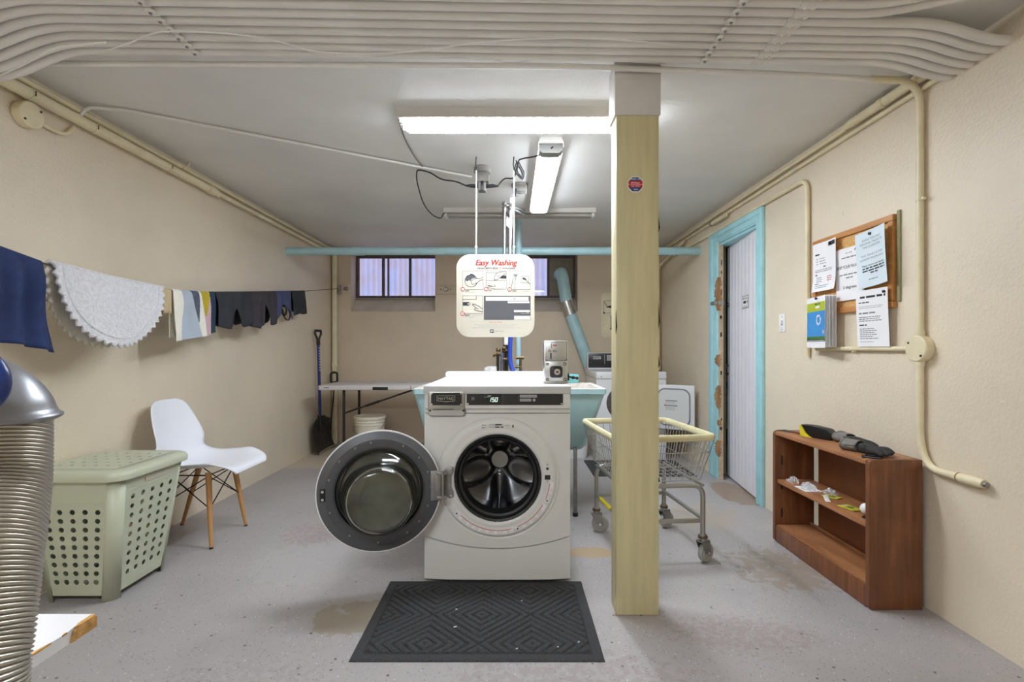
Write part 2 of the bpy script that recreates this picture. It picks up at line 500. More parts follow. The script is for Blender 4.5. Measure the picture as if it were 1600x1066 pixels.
    def ball(s, c, r, seg=20, rings=12, scale=(1, 1, 1)):
        vs, fs = [], []
        for i in range(rings + 1):
            t = PI * i / rings
            for k in range(seg):
                a = 2 * PI * k / seg
                vs.append(V(c) + V((r * scale[0] * math.sin(t) * math.cos(a), r * scale[1] * math.sin(t) * math.sin(a), r * scale[2] * math.cos(t))))
        for i in range(rings):
            for k in range(seg):
                k2 = (k + 1) % seg
                fs.append((i * seg + k, (i + 1) * seg + k, (i + 1) * seg + k2, i * seg + k2))
        return s.add(vs, fs)
    def surf(s, fn, nu, nv, mf=None, closed_u=False):
        vs, fs, mi = [], [], []
        for j in range(nv + 1):
            for i in range(nu + 1):
                vs.append(fn(i / nu, j / nv))
        for j in range(nv):
            for i in range(nu):
                fs.append((j * (nu + 1) + i, j * (nu + 1) + i + 1, (j + 1) * (nu + 1) + i + 1, (j + 1) * (nu + 1) + i))
                mi.append(s.cur if mf is None else mf((i + 0.5) / nu, (j + 0.5) / nv))
        return s.add(vs, fs, mi)
    def loft(s, loops, caps=True):
        k = len(loops[0]); vs = [p for l in loops for p in l]; fs = []
        for i in range(len(loops) - 1):
            for j in range(k):
                j2 = (j + 1) % k
                fs.append((i * k + j, i * k + j2, (i + 1) * k + j2, (i + 1) * k + j))
        if caps:
            fs.append(list(range(k))[::-1]); fs.append([(len(loops) - 1) * k + j for j in range(k)])
        return s.add(vs, fs)
    def build(s, name, parent=None, origin=None, sharp=38, recalc=True, solid=0.0, sub=0, weld=False):
        if parent is not None:
            org = ORG[parent.name]
        elif origin is not None:
            org = V(origin)
        else:
            xs = [p.x for p in s.v]; ys = [p.y for p in s.v]; zs = [p.z for p in s.v]
            org = V(((min(xs) + max(xs)) / 2, (min(ys) + max(ys)) / 2, min(zs)))
        me = bpy.data.meshes.new(name)
        me.from_pydata([tuple(p - org) for p in s.v], [], s.f)
        for m in s.mats: me.materials.append(m)
        me.polygons.foreach_set('material_index', s.mi)
        me.polygons.foreach_set('use_smooth', s.sm)
        if recalc or weld:
            bm = bmesh.new(); bm.from_mesh(me)
            if weld: bmesh.ops.remove_doubles(bm, verts=bm.verts, dist=1e-5)
            if recalc: bmesh.ops.recalc_face_normals(bm, faces=bm.faces)
            bm.to_mesh(me); bm.free()
        me.update()
        me.set_sharp_from_angle(angle=math.radians(sharp))
        if not all(s.sm) and len(s.sm) == len(me.polygons): me.polygons.foreach_set('use_smooth', s.sm)
        o = bpy.data.objects.new(name, me)
        COL.objects.link(o)
        if parent is not None:
            o.parent = parent
        else:
            o.location = org
        ORG[o.name] = org
        if solid:
            md = o.modifiers.new('solid', 'SOLIDIFY'); md.thickness = solid; md.offset = 0
        if sub:
            md = o.modifiers.new('sub', 'SUBSURF'); md.levels = sub; md.render_levels = sub
        return o

def split_build(mb, name, parent, **kw):
    """one object per connected piece"""
    par = list(range(len(mb.v)))
    def find(i):
        while par[i] != i:
            par[i] = par[par[i]]; i = par[i]
        return i
    for f in mb.f:
        r = find(f[0])
        for j in f[1:]: par[find(j)] = r
    groups = {}
    for k, f in enumerate(mb.f): groups.setdefault(find(f[0]), []).append(k)
    out = []
    for ks in groups.values():
        m2 = MB(); m2.mats = list(mb.mats); mp = {}
        for k in ks:
            nf = []
            for j in mb.f[k]:
                if j not in mp: mp[j] = len(m2.v); m2.v.append(mb.v[j])
                nf.append(mp[j])
            m2.f.append(nf); m2.mi.append(mb.mi[k]); m2.sm.append(mb.sm[k])
        used = sorted(set(m2.mi)); m2.mats = [mb.mats[u] for u in used]; m2.mi = [used.index(u) for u in m2.mi]
        out.append(m2.build(name, parent, **kw))
    return out

ORG = {}
def tag(o, label=None, cat=None, group=None, kind=None):
    if label: o['label'] = label
    if cat: o['category'] = cat
    if group: o['group'] = group
    if kind: o['kind'] = kind
    return o
def thing(name, label, cat, loc=(0, 0, 0), group=None):
    o = bpy.data.objects.new(name, None)
    o.empty_display_size = 0.1
    COL.objects.link(o)
    o.location = loc
    ORG[o.name] = V(loc)
    return tag(o, label, cat, group)
def struct(o, label, cat):
    return tag(o, label, cat, None, 'structure')
def copy_tree(o, parent=None):
    c = o.copy(); COL.objects.link(c)
    if parent is not None: c.parent = parent
    for ch in list(o.children): copy_tree(ch, c)
    return c
def fillet(pts, r, n=6):
    pts = [V(p) for p in pts]
    out = [pts[0]]
    for i in range(1, len(pts) - 1):
        p, a, b = pts[i], pts[i - 1], pts[i + 1]
        da, db = (a - p), (b - p)
        ra = min(r, da.length * 0.49); rb = min(r, db.length * 0.49)
        A, B = p + da.normalized() * ra, p + db.normalized() * rb
        for k in range(n + 1):
            t = k / n
            out.append(A * (1 - t) ** 2 + p * 2 * t * (1 - t) + B * t * t)
    out.append(pts[-1])
    return out
def smoothpath(pts, n=8):
    pts = [V(p) for p in pts]
    out = []
    for i in range(len(pts) - 1):
        p0 = pts[max(i - 1, 0)]; p1 = pts[i]; p2 = pts[i + 1]; p3 = pts[min(i + 2, len(pts) - 1)]
        for k in range(n):
            t = k / n
            out.append(0.5 * ((2 * p1) + (p2 - p0) * t + (2 * p0 - 5 * p1 + 4 * p2 - p3) * t * t + (3 * p1 - p0 - 3 * p2 + p3) * t ** 3))
    out.append(pts[-1])
    return out
def rrect(x0, y0, x1, y1, r, n=6):
    out = []
    for cx, cy, a in ((x1 - r, y0 + r, -PI / 2), (x1 - r, y1 - r, 0), (x0 + r, y1 - r, PI / 2), (x0 + r, y0 + r, PI)):
        for k in range(n + 1):
            t = a + PI / 2 * k / n
            out.append((cx + r * math.cos(t), cy + r * math.sin(t)))
    return out

_TXT = {}
def text_mesh(s, shear=0.0, bold=0.0, spacing=1.0):
    key = (s, shear, bold, spacing)
    if key in _TXT: return _TXT[key]
    cu = bpy.data.curves.new('t', 'FONT')
    cu.body = s; cu.size = 1.0; cu.shear = shear; cu.offset = bold; cu.space_character = spacing
    cu.resolution_u = 3
    ob = bpy.data.objects.new('t', cu); COL.objects.link(ob)
    dg = bpy.context.evaluated_depsgraph_get(); dg.update()
    me = bpy.data.meshes.new_from_object(ob.evaluated_get(dg))
    vs = [(v.co.x, v.co.y) for v in me.vertices]; fs = [list(p.vertices) for p in me.polygons]
    bpy.data.objects.remove(ob); bpy.data.curves.remove(cu); bpy.data.meshes.remove(me)
    _TXT[key] = (vs, fs)
    return vs, fs

class Print:
    """flat printing on a panel: frame O,u,v,n; layers lie a hair apart; warp bends a sheet"""
    def __init__(s, mb, O, u, v, n, warp=None, step=0.0004):
        s.mb, s.O, s.u, s.v, s.n, s.warp, s.step = mb, V(O), V(u), V(v), V(n), warp, step
        s.rot = 0.0
    def pt(s, a, b, lay):
        if s.rot:
            c, d = math.cos(s.rot), math.sin(s.rot)
            a, b = a * c - b * d, a * d + b * c
        w = s.warp(a, b) if s.warp else 0.0
        return s.O + s.u * a + s.v * b + s.n * (w + s.step * lay)
    def poly(s, pts, mat, lay=1):
        s.mb.mat(mat); s.mb.add([s.pt(a, b, lay) for a, b in pts], [list(range(len(pts)))])
    def rect(s, x, y, w, h, mat, lay=1, sub=1):
        s.mb.mat(mat)
        s.mb.surf(lambda i, j: s.pt(x + w * i, y + h * j, lay), sub, sub)
    def circle(s, x, y, r, mat, lay=1, n=20):
        s.poly([(x + r * math.cos(2 * PI * k / n), y + r * math.sin(2 * PI * k / n)) for k in range(n)], mat, lay)
    def stroke(s, pts, w, mat, lay=2, closed=False):
        s.mb.mat(mat)
        k = len(pts)
        for i in range(k if closed else k - 1):
            (x0, y0), (x1, y1) = pts[i], pts[(i + 1) % k]
            dx, dy = x1 - x0, y1 - y0
            l = math.hypot(dx, dy) or 1
            ex, ey = dx / l * w / 2, dy / l * w / 2
            nx, ny = -ey, ex
            s.mb.add([s.pt(*q, lay) for q in ((x0 - ex + nx, y0 - ey + ny), (x0 - ex - nx, y0 - ey - ny), (x1 + ex - nx, y1 + ey - ny), (x1 + ex + nx, y1 + ey + ny))], [(0, 1, 2, 3)])
    def frame(s, x, y, w, h, t, mat, lay=2):
        s.stroke([(x, y), (x + w, y), (x + w, y + h), (x, y + h)], t, mat, lay, True)
    def bars(s, x, y, w, n, gap, h, mat, lay=2, ragged=0.25, align='l'):
        for i in range(n):
            ww = w * (1 - ragged * random.random())
            x0 = x if align == 'l' else x - ww / 2
            end = x0 + ww
            while x0 < end - 1e-6:
                l = min(end - x0, h * random.uniform(2.5, 6))
                s.rect(x0, y - i * gap, l, h, mat, lay)
                x0 += l + h * 0.9
    def text(s, t, x, y, h, mat, lay=3, align='c', width=None, shear=0.0, bold=0.0, spacing=1.0):
        vs, fs = text_mesh(t, shear, bold, spacing)
        if not vs: return
        k = h / 0.70
        xs = [a for a, b in vs]; x0, x1 = min(xs), max(xs)
        kx = (width / (x1 - x0)) if width else k
        off = {'c': (x0 + x1) / 2, 'l': x0, 'r': x1}[align]
        s.mb.mat(mat)
        s.mb.add([s.pt(x + (a - off) * kx, y + b * k, lay) for a, b in vs], fs)
WORLD = 0.29
EXPO = 2.06
# ------------------------------------------------------------------ the room
XL, XR, YB, YF, ZC = -2.10, 1.76, 5.79, -1.60, 2.285
X3, Y3, Z3 = V((1, 0, 0)), V((0, 1, 0)), V((0, 0, 1))

b = MB('floor'); b.box((XL - 0.12, YF - 0.1, -0.1), (3.2, YB + 0.25, 0.0))
struct(b.build('floor', origin=(0, 0, 0)), 'grey painted concrete floor with dark flecks and worn tan patches', 'floor')
b = MB('ceil'); b.box((XL - 0.12, YF - 0.1, ZC), (3.2, YB + 0.25, ZC + 0.1))
struct(b.build('ceiling', origin=(0, 0, 0)), 'flat grey painted ceiling of the laundry room', 'ceiling')
b = MB('wall'); b.box((XL - 0.12, YF, 0), (XL, YB + 0.25, ZC))
struct(b.build('wall_left', origin=(0, 0, 0)), 'cream rough plaster wall behind the clothesline', 'wall')
b = MB('wall'); b.box((XL - 0.12, YF - 0.1, 0), (3.2, YF, ZC))
struct(b.build('wall_front', origin=(0, 0, 0)), 'cream wall behind the camera', 'wall')
DY0, DY1, DZ = 3.50, 4.15, 1.985
b = MB('wall')
b.box((XR, YF, 0), (XR + 0.12, DY0, ZC)); b.box((XR, DY1 + 0.165, 0), (XR + 0.12, YB + 0.25, ZC)); b.box((XR, DY1, DZ), (XR + 0.12, DY1 + 0.165, ZC)); b.box((XR, DY0, DZ), (XR + 0.12, DY1, ZC))
struct(b.build('wall_right', origin=(0, 0, 0)), 'cream rough plaster wall with the notice board and white door', 'wall')
# back wall with two window recesses
W1 = (-1.887, -0.895); W2 = (-0.22, 0.778); SZ, HZ = 1.536, 2.235
b = MB('wallb')
YW = YB + 0.25
for x0, x1 in ((XL - 0.1, W1[0]), (W1[1], W2[0]), (W2[1], XR + 0.12)):
    b.box((x0, YB, 0), (x1, YW, ZC))
for x0, x1 in (W1, W2):
    b.box((x0, YB, 0), (x1, YW, SZ)); b.box((x0, YB, HZ), (x1, YW, ZC))
struct(b.build('wall_back', origin=(0, 0, 0)), 'cream plaster far wall with two small basement windows', 'wall')
# unlit room beyond the white door, its darkness put into the wall colour
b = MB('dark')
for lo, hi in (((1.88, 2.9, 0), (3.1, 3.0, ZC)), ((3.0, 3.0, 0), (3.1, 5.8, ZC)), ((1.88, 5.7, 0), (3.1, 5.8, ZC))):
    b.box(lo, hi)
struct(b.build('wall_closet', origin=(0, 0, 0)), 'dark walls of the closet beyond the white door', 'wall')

def window(name, x0, x1, lab, panes, bars, panel=None):
    t = thing(name, lab, 'window', ((x0 + x1) / 2, YW - 0.05, SZ))
    tag(t, kind='structure')
    s = MB('sill'); y0, y1 = YB + 0.004, YW - 0.045
    s.prism([(y0, SZ), (y1, SZ), (y1, SZ + 0.17)], (0, 0, 0), (0, 1, 0), (0, 0, 1), (1, 0, 0), x0 + 0.001, x1 - 0.001)
    s.build('window_sill', t)
    f = MB('winframe'); ya, yb = YW - 0.06, YW - 0.015
    f.box((x0 + 0.001, ya, 1.706), (x1 - 0.001, yb, 1.742)); f.box((x0 + 0.001, ya, 2.2), (x1 - 0.001, yb, HZ))
    f.box((x0 + 0.001, ya, 1.742), (x0 + 0.035, yb, 2.2)); f.box((x1 - 0.03, ya, 1.742), (x1 - 0.001, yb, 2.2))
    f.mat('winframe2').box((x0 + 0.001, ya - 0.012, 1.69), (x1 - 0.001, ya + 0.01, 1.715), 0.003)
    f.mat('winframe')
    for bx0, bx1 in bars: f.box((bx0, ya, 1.742), (bx1, yb, 2.2))
    f.build('window_frame', t)
    for px0, px1 in panes:
        p = MB('pane'); p.box((px0, YW - 0.04, 1.742), (px1, YW - 0.036, 2.2)); p.build('pane', t)
    if panel:
        p = MB('ventpanel'); p.box((panel[0], YW - 0.055, 1.745), (panel[1], YW - 0.03, 2.2), 0.004)
        p.mat('winframe2').box((panel[0] + 0.01, YW - 0.062, 1.965), (panel[1] - 0.01, YW - 0.054, 1.972))
        p.build('vent_panel', t)
    w = MB('well')
    def corr(u, v):
        return V((x0 - 0.25 + (x1 - x0 + 0.5) * u, YW + 0.22 + 0.012 * math.sin(u * 2 * PI * 22), 1.45 + 1.1 * v))
    w.surf(corr, 176, 1); w.build('well_cover', t, recalc=False)
    return t
window('window_1', W1[0], W1[1], 'three pane basement window with lilac light above the folding table', [(-1.852, -1.572), (-1.545, -1.245), (-1.218, -0.925)],
       [(-1.572, -1.545), (-1.505, -1.490), (-1.245, -1.218)])
window('window_2', W2[0], W2[1], 'basement window half hidden by the hanging sign with grey vent panel', [(-0.185, 0.09), (0.115, 0.436)],
       [(0.09, 0.115), (0.436, 0.462)], (0.462, 0.748))

# ------------------------------------------------------------------ door on the right
d = thing('door_1', 'white beadboard door standing ajar in a chipped teal frame', 'door', (XR, 3.5, 0)); tag(d, kind='structure')
b = MB('tealtrim'); XF = 1.733
def casing(y0, y1, z0, z1, horiz=False):
    b.box((XF + 0.006, y0, z0), (XR + 0.001, y1, z1), 0.004)
casing(3.418, 3.498, 0, 2.083); casing(DY1 + 0.001, 4.333, 0, 2.083); casing(3.498, DY1 + 0.001, DZ + 0.001, 2.083)
# raised mouldings along the casing
b.box((XF, DY1 + 0.005, 0.0), (XR, DY1 + 0.05, 2.0), 0.006); b.box((XF, 4.25, 0.0), (XR, 4.335, 2.085), 0.008); b.box((XF + 0.002, 4.10 + 0.10, 0), (XR, 4.235, 2.04), 0.005)
b.box((XF - 0.001, 3.413, 2.045), (XR - 0.0005, 4.337, 2.09), 0.008); b.box((XF + 0.002, 3.48, 2.0), (XR, 4.2, 2.035), 0.005)
b.box((XF, 3.415, 0), (XR - 0.0003, 3.45, 2.07), 0.006); b.box((XF, 3.475, 0), (XR - 0.0003, 3.50, 2.0), 0.005)
b.mat('jamb').box((XF + 0.012, DY1 - 0.022, 0), (XR + 0.016, DY1 + 0.004, DZ))
b.mat('tealtrim').box((XF + 0.02, DY0 - 0.004, 0), (XR + 0.12, DY0 + 0.018, DZ))
b.box((XF + 0.02, DY0, DZ - 0.02), (XR + 0.12, DY1, DZ + 0.004))
# splintered places on the far casing
rnd = random.Random(3)
def chip(z0, z1, w):
    n = 23
    pts = [(DY1 - 0.024, z0)] + [(DY1 - 0.02 + w * (0.35 + 0.65 * rnd.random() ** 0.7) * math.sin(PI * (i + 0.6) / (n + 0.2)) ** 0.5, z0 + (z1 - z0) * i / (n - 1)) for i in range(n)] + [(DY1 - 0.024, z1)]
    b.mat('rawwood').prism(pts, (0, 0, 0), (0, 1, 0), (0, 0, 1), (-1, 0, 0), -XF - 0.01, -XF + 0.0025)
    # bare wood on the reveal that faces the room
    pts2 = [(XF - 0.001, z0 + 0.01)] + [(XF + 0.012 + 0.022 * rnd.random(), z0 + (z1 - z0) * i / (n - 1)) for i in range(n)] + [(XF - 0.001, z1 - 0.01)]
    b.prism(pts2, (0, DY1 - 0.022, 0), (1, 0, 0), (0, 0, 1), (0, -1, 0), -0.001, 0.0025)
for z0, z1, w in ((1.42, 1.70, 0.085), (0.96, 1.05, 0.075), (0.60, 0.79, 0.085), (0.20, 0.33, 0.085), (0.46, 0.50, 0.02)):
    chip(z0, z1, w)
for z in (1.8, 1.73, 1.55, 1.35, 1.2, 0.88, 0.5, 0.42):
    b.mat('darkmetal').box((XF + 0.014 + 0.01 * rnd.random(), DY1 - 0.0245, z), (XF + 0.03, DY1 - 0.021, z + 0.02 + 0.03 * rnd.random()))
b.build('door_frame', d)
h = MB('nickel')
h.box((XF - 0.006, DY1 + 0.03, 1.475), (XF + 0.003, DY1 + 0.13, 1.505), 0.002); h.box((XF - 0.004, DY1 - 0.026, 1.468), (XF + 0.05, DY1 - 0.021, 1.50), 0.001)
h.mat('tealdk').cyl((XF - 0.008, DY1 + 0.045, 1.49), (XF, DY1 + 0.045, 1.49), 0.006); h.cyl((XF - 0.008, DY1 + 0.11, 1.49), (XF, DY1 + 0.11, 1.49), 0.006)
h.build('hasp', d)
# the slab, swung a little into the dark room
ang = math.radians(7.2); hx, hy = 1.772, 3.522
du = V((math.sin(ang), math.cos(ang), 0)); dn = V((-math.cos(ang), math.sin(ang), 0))
DW, TH = 0.715, 0.03
prof = []
NB = 9
pw = DW / NB
for i in range(NB):
    a = i * pw
    prof += [(a, 0.0), (a + 0.003, 0.006), (a + pw - 0.016, 0.006), (a + pw - 0.013, 0.002), (a + pw - 0.010, 0.006), (a + pw - 0.003, 0.006)]
prof += [(DW, 0.0), (DW, -TH), (0, -TH)]
s = MB('doorwhite')
s.prism(prof, (hx, hy, 0), du, dn, Z3, 0.018, 1.965)
slab = s.build('door_slab', d, sharp=25)
pl = MB('plate'); O = V((hx, hy, 1.46)) + du * 0.27 + dn * 0.0065
pr = Print(pl, O, -du, Z3, dn)
pl.obox(O + dn * 0.001, -du, Z3, dn, 0.15, 0.10, 0.002)
pr.O = O + dn * 0.002
pr.rect(-0.07, -0.045, 0.14, 0.09, 'inkl', 1); pr.rect(-0.065, -0.04, 0.13, 0.08, 'paper', 2)
pr.bars(-0.035, -0.012, 0.09, 1, 0.02, 0.02, 'ink', 3, 0.0); pr.bars(-0.06, 0.022, 0.12, 1, 0.02, 0.008, 'inkg', 3, 0.0); pr.bars(-0.05, -0.035, 0.1, 1, 0.02, 0.004, 'red', 3, 0.0)
pl.build('name_plate', slab)
hd = MB('darkmetal')
for z, du0 in ((1.475, 0.69), (0.955, 0.695), (0.885, 0.695)):
    q = V((hx, hy, z)) + du * du0
    hd.obox(q + dn * 0.008, du, Z3, dn, 0.016, 0.034 if z > 1.4 else 0.016, 0.012, 0.003)
hd.mat('nickel').cyl(V((hx, hy, 1.475)) + du * 0.66, V((hx, hy, 1.475)) + du * 0.66 + dn * 0.02, 0.006)
hd.build('door_handle', slab)
# closet shelf and what stands on it
t = thing('closet_shelf', 'pale shelf seen through the gap of the white door', 'shelf', (2.15, 4.9, 0))
b = MB('whiteplastic'); b.box((1.95, 4.6, 0.60), (2.6, 5.3, 0.66)); b.mat('bucket').box((1.95, 4.6, 0.0), (1.98, 5.3, 0.6)); b.box((2.57, 4.6, 0.0), (2.6, 5.3, 0.6)); b.box((1.98, 4.62, 0.35), (2.57, 4.64, 0.6)); b.build('shelf_board', t)
t = thing('plastic_jug', 'pale blue jug in the dark gap of the door', 'jug', (2.09, 4.78, 0.66))
b = MB('tw_blue'); b.lathe([(0, 0), (0.07, 0), (0.075, 0.02), (0.075, 0.14), (0.06, 0.2), (0.025, 0.24), (0.022, 0.26), (0, 0.26)], (2.09, 4.78, 0.66)); b.build('body', t)
b = MB('printblue'); b.lathe([(0.0755, 0.05), (0.0765, 0.05), (0.0765, 0.12), (0.0755, 0.12)], (2.09, 4.78, 0.66)); b.build('label_band', t)
b = MB('whiteplastic'); b.cyl((2.09, 4.78, 0.92), (2.09, 4.78, 0.95), 0.026); b.build('cap', t)

# ------------------------------------------------------------------ conduits under the ceiling
ORD = ['first', 'second', 'third', 'fourth', 'fifth', 'sixth', 'seventh', 'eighth', 'ninth']
def cy(i, X): return 1.932 + 0.025 * X - 0.0462 * i
ZT = CAMZ + 1.150
for i in range(9):
    lab = 'grey painted conduit under the ceiling, %s in the bundle counted from the far side' % ORD[i]
    t = thing('conduit', lab, 'conduit', (0, cy(i, 0), ZT - 0.02), 'parallel grey conduits across the ceiling')
    R = 0.0170
    pts = [(XL - 0.02, cy(i, -2.1), ZT - 0.115), (-1.93, cy(i, -1.93), ZT - 0.115), (-1.68 + 0.006 * i, cy(i, -1.68), ZT)]
    if i < 6:
        pts += [(1.50, cy(i, 1.5), ZT), (1.69, cy(i, 1.69), ZT - 0.058), (XR + 0.02, cy(i, 1.76) + 0.0, ZT - 0.058)]
    else:
        pts += [(1.26 - 0.02 * (i - 6), cy(i, 1.3), ZT), (XR + 0.02, cy(i, 1.76) - 0.22, ZT)]
    b = MB('condgrey'); b.tube(fillet(pts, 0.10, 8), R, 14); b.build('pipe', t, recalc=False)
    b = MB('condgrey'); x = 0.985
    b.tube([(x - 0.028, cy(i, x - .028), ZT), (x + 0.028, cy(i, x + .028), ZT)], R + 0.0035, 16)
    cp = b.build('coupling', t)
    for q in (-0.012, 0.014):
        b = MB('condgrey'); b.cyl((x + q, cy(i, x), ZT - R - 0.002), (x + q, cy(i, x), ZT - R - 0.009), 0.005, 8); b.build('screw', cp)
    for x in (-1.207, 0.757):
        b = MB('condgrey')
        b.tube([(x - 0.009, cy(i, x), ZT), (x + 0.009, cy(i, x), ZT)], R + 0.0025, 14)
        yy = cy(i, x) - 0.0225
        b.cyl((x, yy, ZT + 0.03), (x, yy, ZT - R - 0.003), 0.0016, 8)
        b.cyl((x, yy, ZT - R - 0.003), (x, yy, ZT - R - 0.010), 0.0155, 14, 0.0125)
        b.mat('galv').cyl((x, yy, ZT - R - 0.009), (x, yy, ZT - R - 0.013), 0.0055, 8)
        b.build('strap', t)
# thin telephone wires sagging below the bundle
def ceilwire(pix, z, name, lab, r, mat):
    b = MB(mat); b.tube(smoothpath([PZ(px, py, z) for px, py in pix], 6), r, 6); return tag(b.build(name), lab, 'wire')
ceilwire([(160, 82), (200, 68), (250, 50), (330, 51), (390, 56), (440, 66), (490, 80), (560, 84), (650, 80), (720, 70), (790, 63), (870, 60), (960, 62), (1060, 70)], ZT - 0.036, 'telephone_wire', 'thin grey wire wandering below the ceiling conduits', 0.0028, 'condgrey')
ceilwire([(0, 118), (40, 100), (85, 76), (130, 70), (165, 66)], ZT - 0.142, 'telephone_wire', 'thin grey wire below the conduit bends at the upper left corner', 0.0025, 'condgrey')
ceilwire([(700, 92), (760, 92), (800, 98), (850, 92), (920, 94), (980, 96), (1040, 100)], ZT + 0.005, 'telephone_wire', 'thin grey wire between the conduit bundle and the post cap', 0.0025, 'condgrey')

# single conduit on the far side of the bundle, turning down the right wall
t = thing('wall_conduit', 'conduit crossing the ceiling then dropping down the right wall to a round box', 'conduit', (1.735, 2.1, 0.6))
b = MB('condgrey'); zc = CAMZ + 1.137
b.tube(fillet([(-1.95, 1.965, zc), (0.2, 1.982, zc), (1.2, 2.045, zc), (1.52, 2.085, zc + 0.004)], 0.2, 6), 0.0115, 12); b.build('ceiling_run', t, recalc=False)
b = MB('creampipe')
b.tube(fillet([(1.52, 2.085, zc + 0.004), (1.742, 2.10, zc + 0.004), (1.742, 2.10, CAMZ + 0.05)], 0.11, 10), 0.0142, 14)
b.tube(fillet([(1.742, 2.10, CAMZ - 0.05), (1.742, 2.10, 0.60), (1.742, 1.90, 0.60)], 0.17, 10), 0.0142, 14); b.build('wall_run', t, recalc=False)
b = MB('creampipe'); b.tube([(1.742, 1.93, 0.60), (1.742, 1.86, 0.60), (1.742, 1.815, 0.60)], [0.019, 0.019, 0.016], 14)
b.mat('galv').tube([(1.742, 1.815, 0.60), (1.742, 1.803, 0.60)], 0.010, 10); b.mat('rawwood').tube([(1.742, 1.918, 0.60), (1.742, 1.912, 0.60)], 0.0198, 14); b.build('end_fitting', t)
b = MB('creampipe')
for z in (CAMZ + 0.062, CAMZ - 0.062): b.tube([(1.742, 2.10, z + 0.014), (1.742, 2.10, z - 0.014)], 0.018, 14)
split_build(b, 'fitting', t)
b = MB('creampipe')
b.cyl((1.742, 2.10, 1.73), (1.742, 2.10, 1.745), 0.0165, 14); b.cyl((1.742, 2.075, 1.735), (1.73, 2.075, 1.735), 0.006, 8); b.build('strap', t)
b = MB('creampipe'); b.cyl((XR, 2.10, CAMZ + 0.0), (1.72, 2.10, CAMZ + 0.0), 0.056, 28, bev=0.004); rb = b.build('junction_box', t)
b = MB('darkmetal'); b.cyl((1.7205, 2.135, 1.125), (1.7175, 2.135, 1.125), 0.004, 8); b.cyl((1.7205, 2.07, 1.07), (1.7175, 2.07, 1.07), 0.005, 8); split_build(b, 'screw', rb)
b = MB('creampipe'); b.tube([(1.745, 2.14, 1.1), (1.745, 2.82, 1.1)], 0.0115, 12); b.tube([(1.745, 2.5, 1.1), (1.745, 2.515, 1.1)], 0.0135, 12); b.cyl((1.735, 2.507, 1.085), (1.76, 2.507, 1.085), 0.005, 8); b.build('side_run', t)

b = MB('creampipe'); b.tube(fillet([(1.742, 5.5, 2.103), (1.742, 2.90, 2.103), (1.742, 2.90, 1.06)], 0.085, 8), 0.0135, 12)
tag(b.build('wall_conduit', recalc=False), 'thin cream conduit running above the door and down left of the notice board', 'conduit')
b = MB('creampipe'); b.tube([(1.728, 1.98, 2.246), (1.728, 2.5, 2.246), (1.728, 2.56, 2.246)], [0.022, 0.022, 0.012], 14); b.tube([(1.728, 2.28, 2.246), (1.728, 2.31, 2.246)], 0.025, 14)
b.tube([(1.735, 2.55, 2.24), (1.735, 5.7, 2.225)], 0.012, 10)
tag(b.build('water_pipe', recalc=False), 'cream pipe tucked under the ceiling along the right wall', 'pipe')
b = MB('creampipe'); b.tube([(1.748, 1.98, 2.207), (1.748, 5.7, 2.19)], 0.0115, 10)
tag(b.build('water_pipe', recalc=False), 'slim cream pipe just below the top pipe of the right wall', 'pipe')
t = thing('pipe_stub', 'short cream pipe stub with open end above the teal pipe at right', 'pipe', (1.71, 4.1, 2.17))
b = MB('creampipe'); b.tube([(1.72, 3.95, 2.172), (1.72, 4.22, 2.172)], 0.016, 12); b.build('pipe', t)
b = MB('galv'); b.tube([(1.72, 4.22, 2.172), (1.72, 4.24, 2.172)], 0.02, 12); b.mat('rubber').tube([(1.72, 4.24, 2.172), (1.72, 4.242, 2.172)], 0.014, 12); b.build('collar', t)

# left wall pipes
t = thing('water_pipe', 'thick cream pipe along the top of the left wall', 'pipe', (-2.06, 3.5, 2.15))
b = MB('creampipe'); b.tube([(-2.06, 1.7, 2.19), (-2.06, 3.36, 2.19)], 0.0255, 16); b.build('pipe', t)
for y0, w in ((2.42, 0.02), (2.95, 0.02), (2.1, 0.014)):
    b = MB('creampipe'); b.tube([(-2.06, y0, 2.19), (-2.06, y0 + w, 2.19)], 0.0285, 16); b.mat('darkmetal').box((-2.035, y0 + 0.004, 2.18), (-2.030, y0 + 0.008, 2.20)); b.build('hanger', t)
b = MB('creampipe'); b.tube([(-2.06, 3.34, 2.19), (-2.06, 3.40, 2.19), (-2.06, 3.46, 2.19)], [0.032, 0.032, 0.02], 16); b.cyl((-2.06, 3.41, 2.19), (-2.02, 3.41, 2.15), 0.01); b.build('coupling', t)
b = MB('creampipe'); b.tube([(-2.06, 3.44, 2.19), (-2.06, 5.69, 2.19)], 0.016, 12); b.build('thin_pipe', t)
b = MB('creampipe'); b.tube([(-2.075, 1.9, 2.243), (-2.075, 5.74, 2.243)], 0.014, 12); b.tube([(-2.075, 3.1, 2.243), (-2.075, 3.13, 2.243)], 0.018, 12)
b.tube(fillet([(-2.075, 3.12, 2.24), (-2.04, 3.12, 2.262), (-2.04, 3.12, 2.284)], 0.02), 0.006, 8)
tag(b.build('water_pipe', recalc=False), 'slim cream pipe above the thick pipe of the left wall', 'pipe')
t = thing('junction_box', 'round cream junction box at the top of the left wall', 'junction box', (-2.08, 2.12, 2.05))
b = MB('creampipe'); b.cyl((XL, 2.12, 2.105), (-2.058, 2.12, 2.105), 0.056, 28, bev=0.004); b.build('box', t)
b = MB('darkmetal')
for y, z in ((2.085, 2.075), (2.155, 2.135)): b.cyl((-2.0585, y, z), (-2.055, y, z), 0.005, 8)
split_build(b, 'screw', t)
b = MB('creampipe'); b.tube(fillet([(-2.085, 2.17, 2.10), (-2.085, 2.30, 2.09), (-2.085, 2.35, 2.158)], 0.06), 0.0085, 10); b.build('elbow', t)

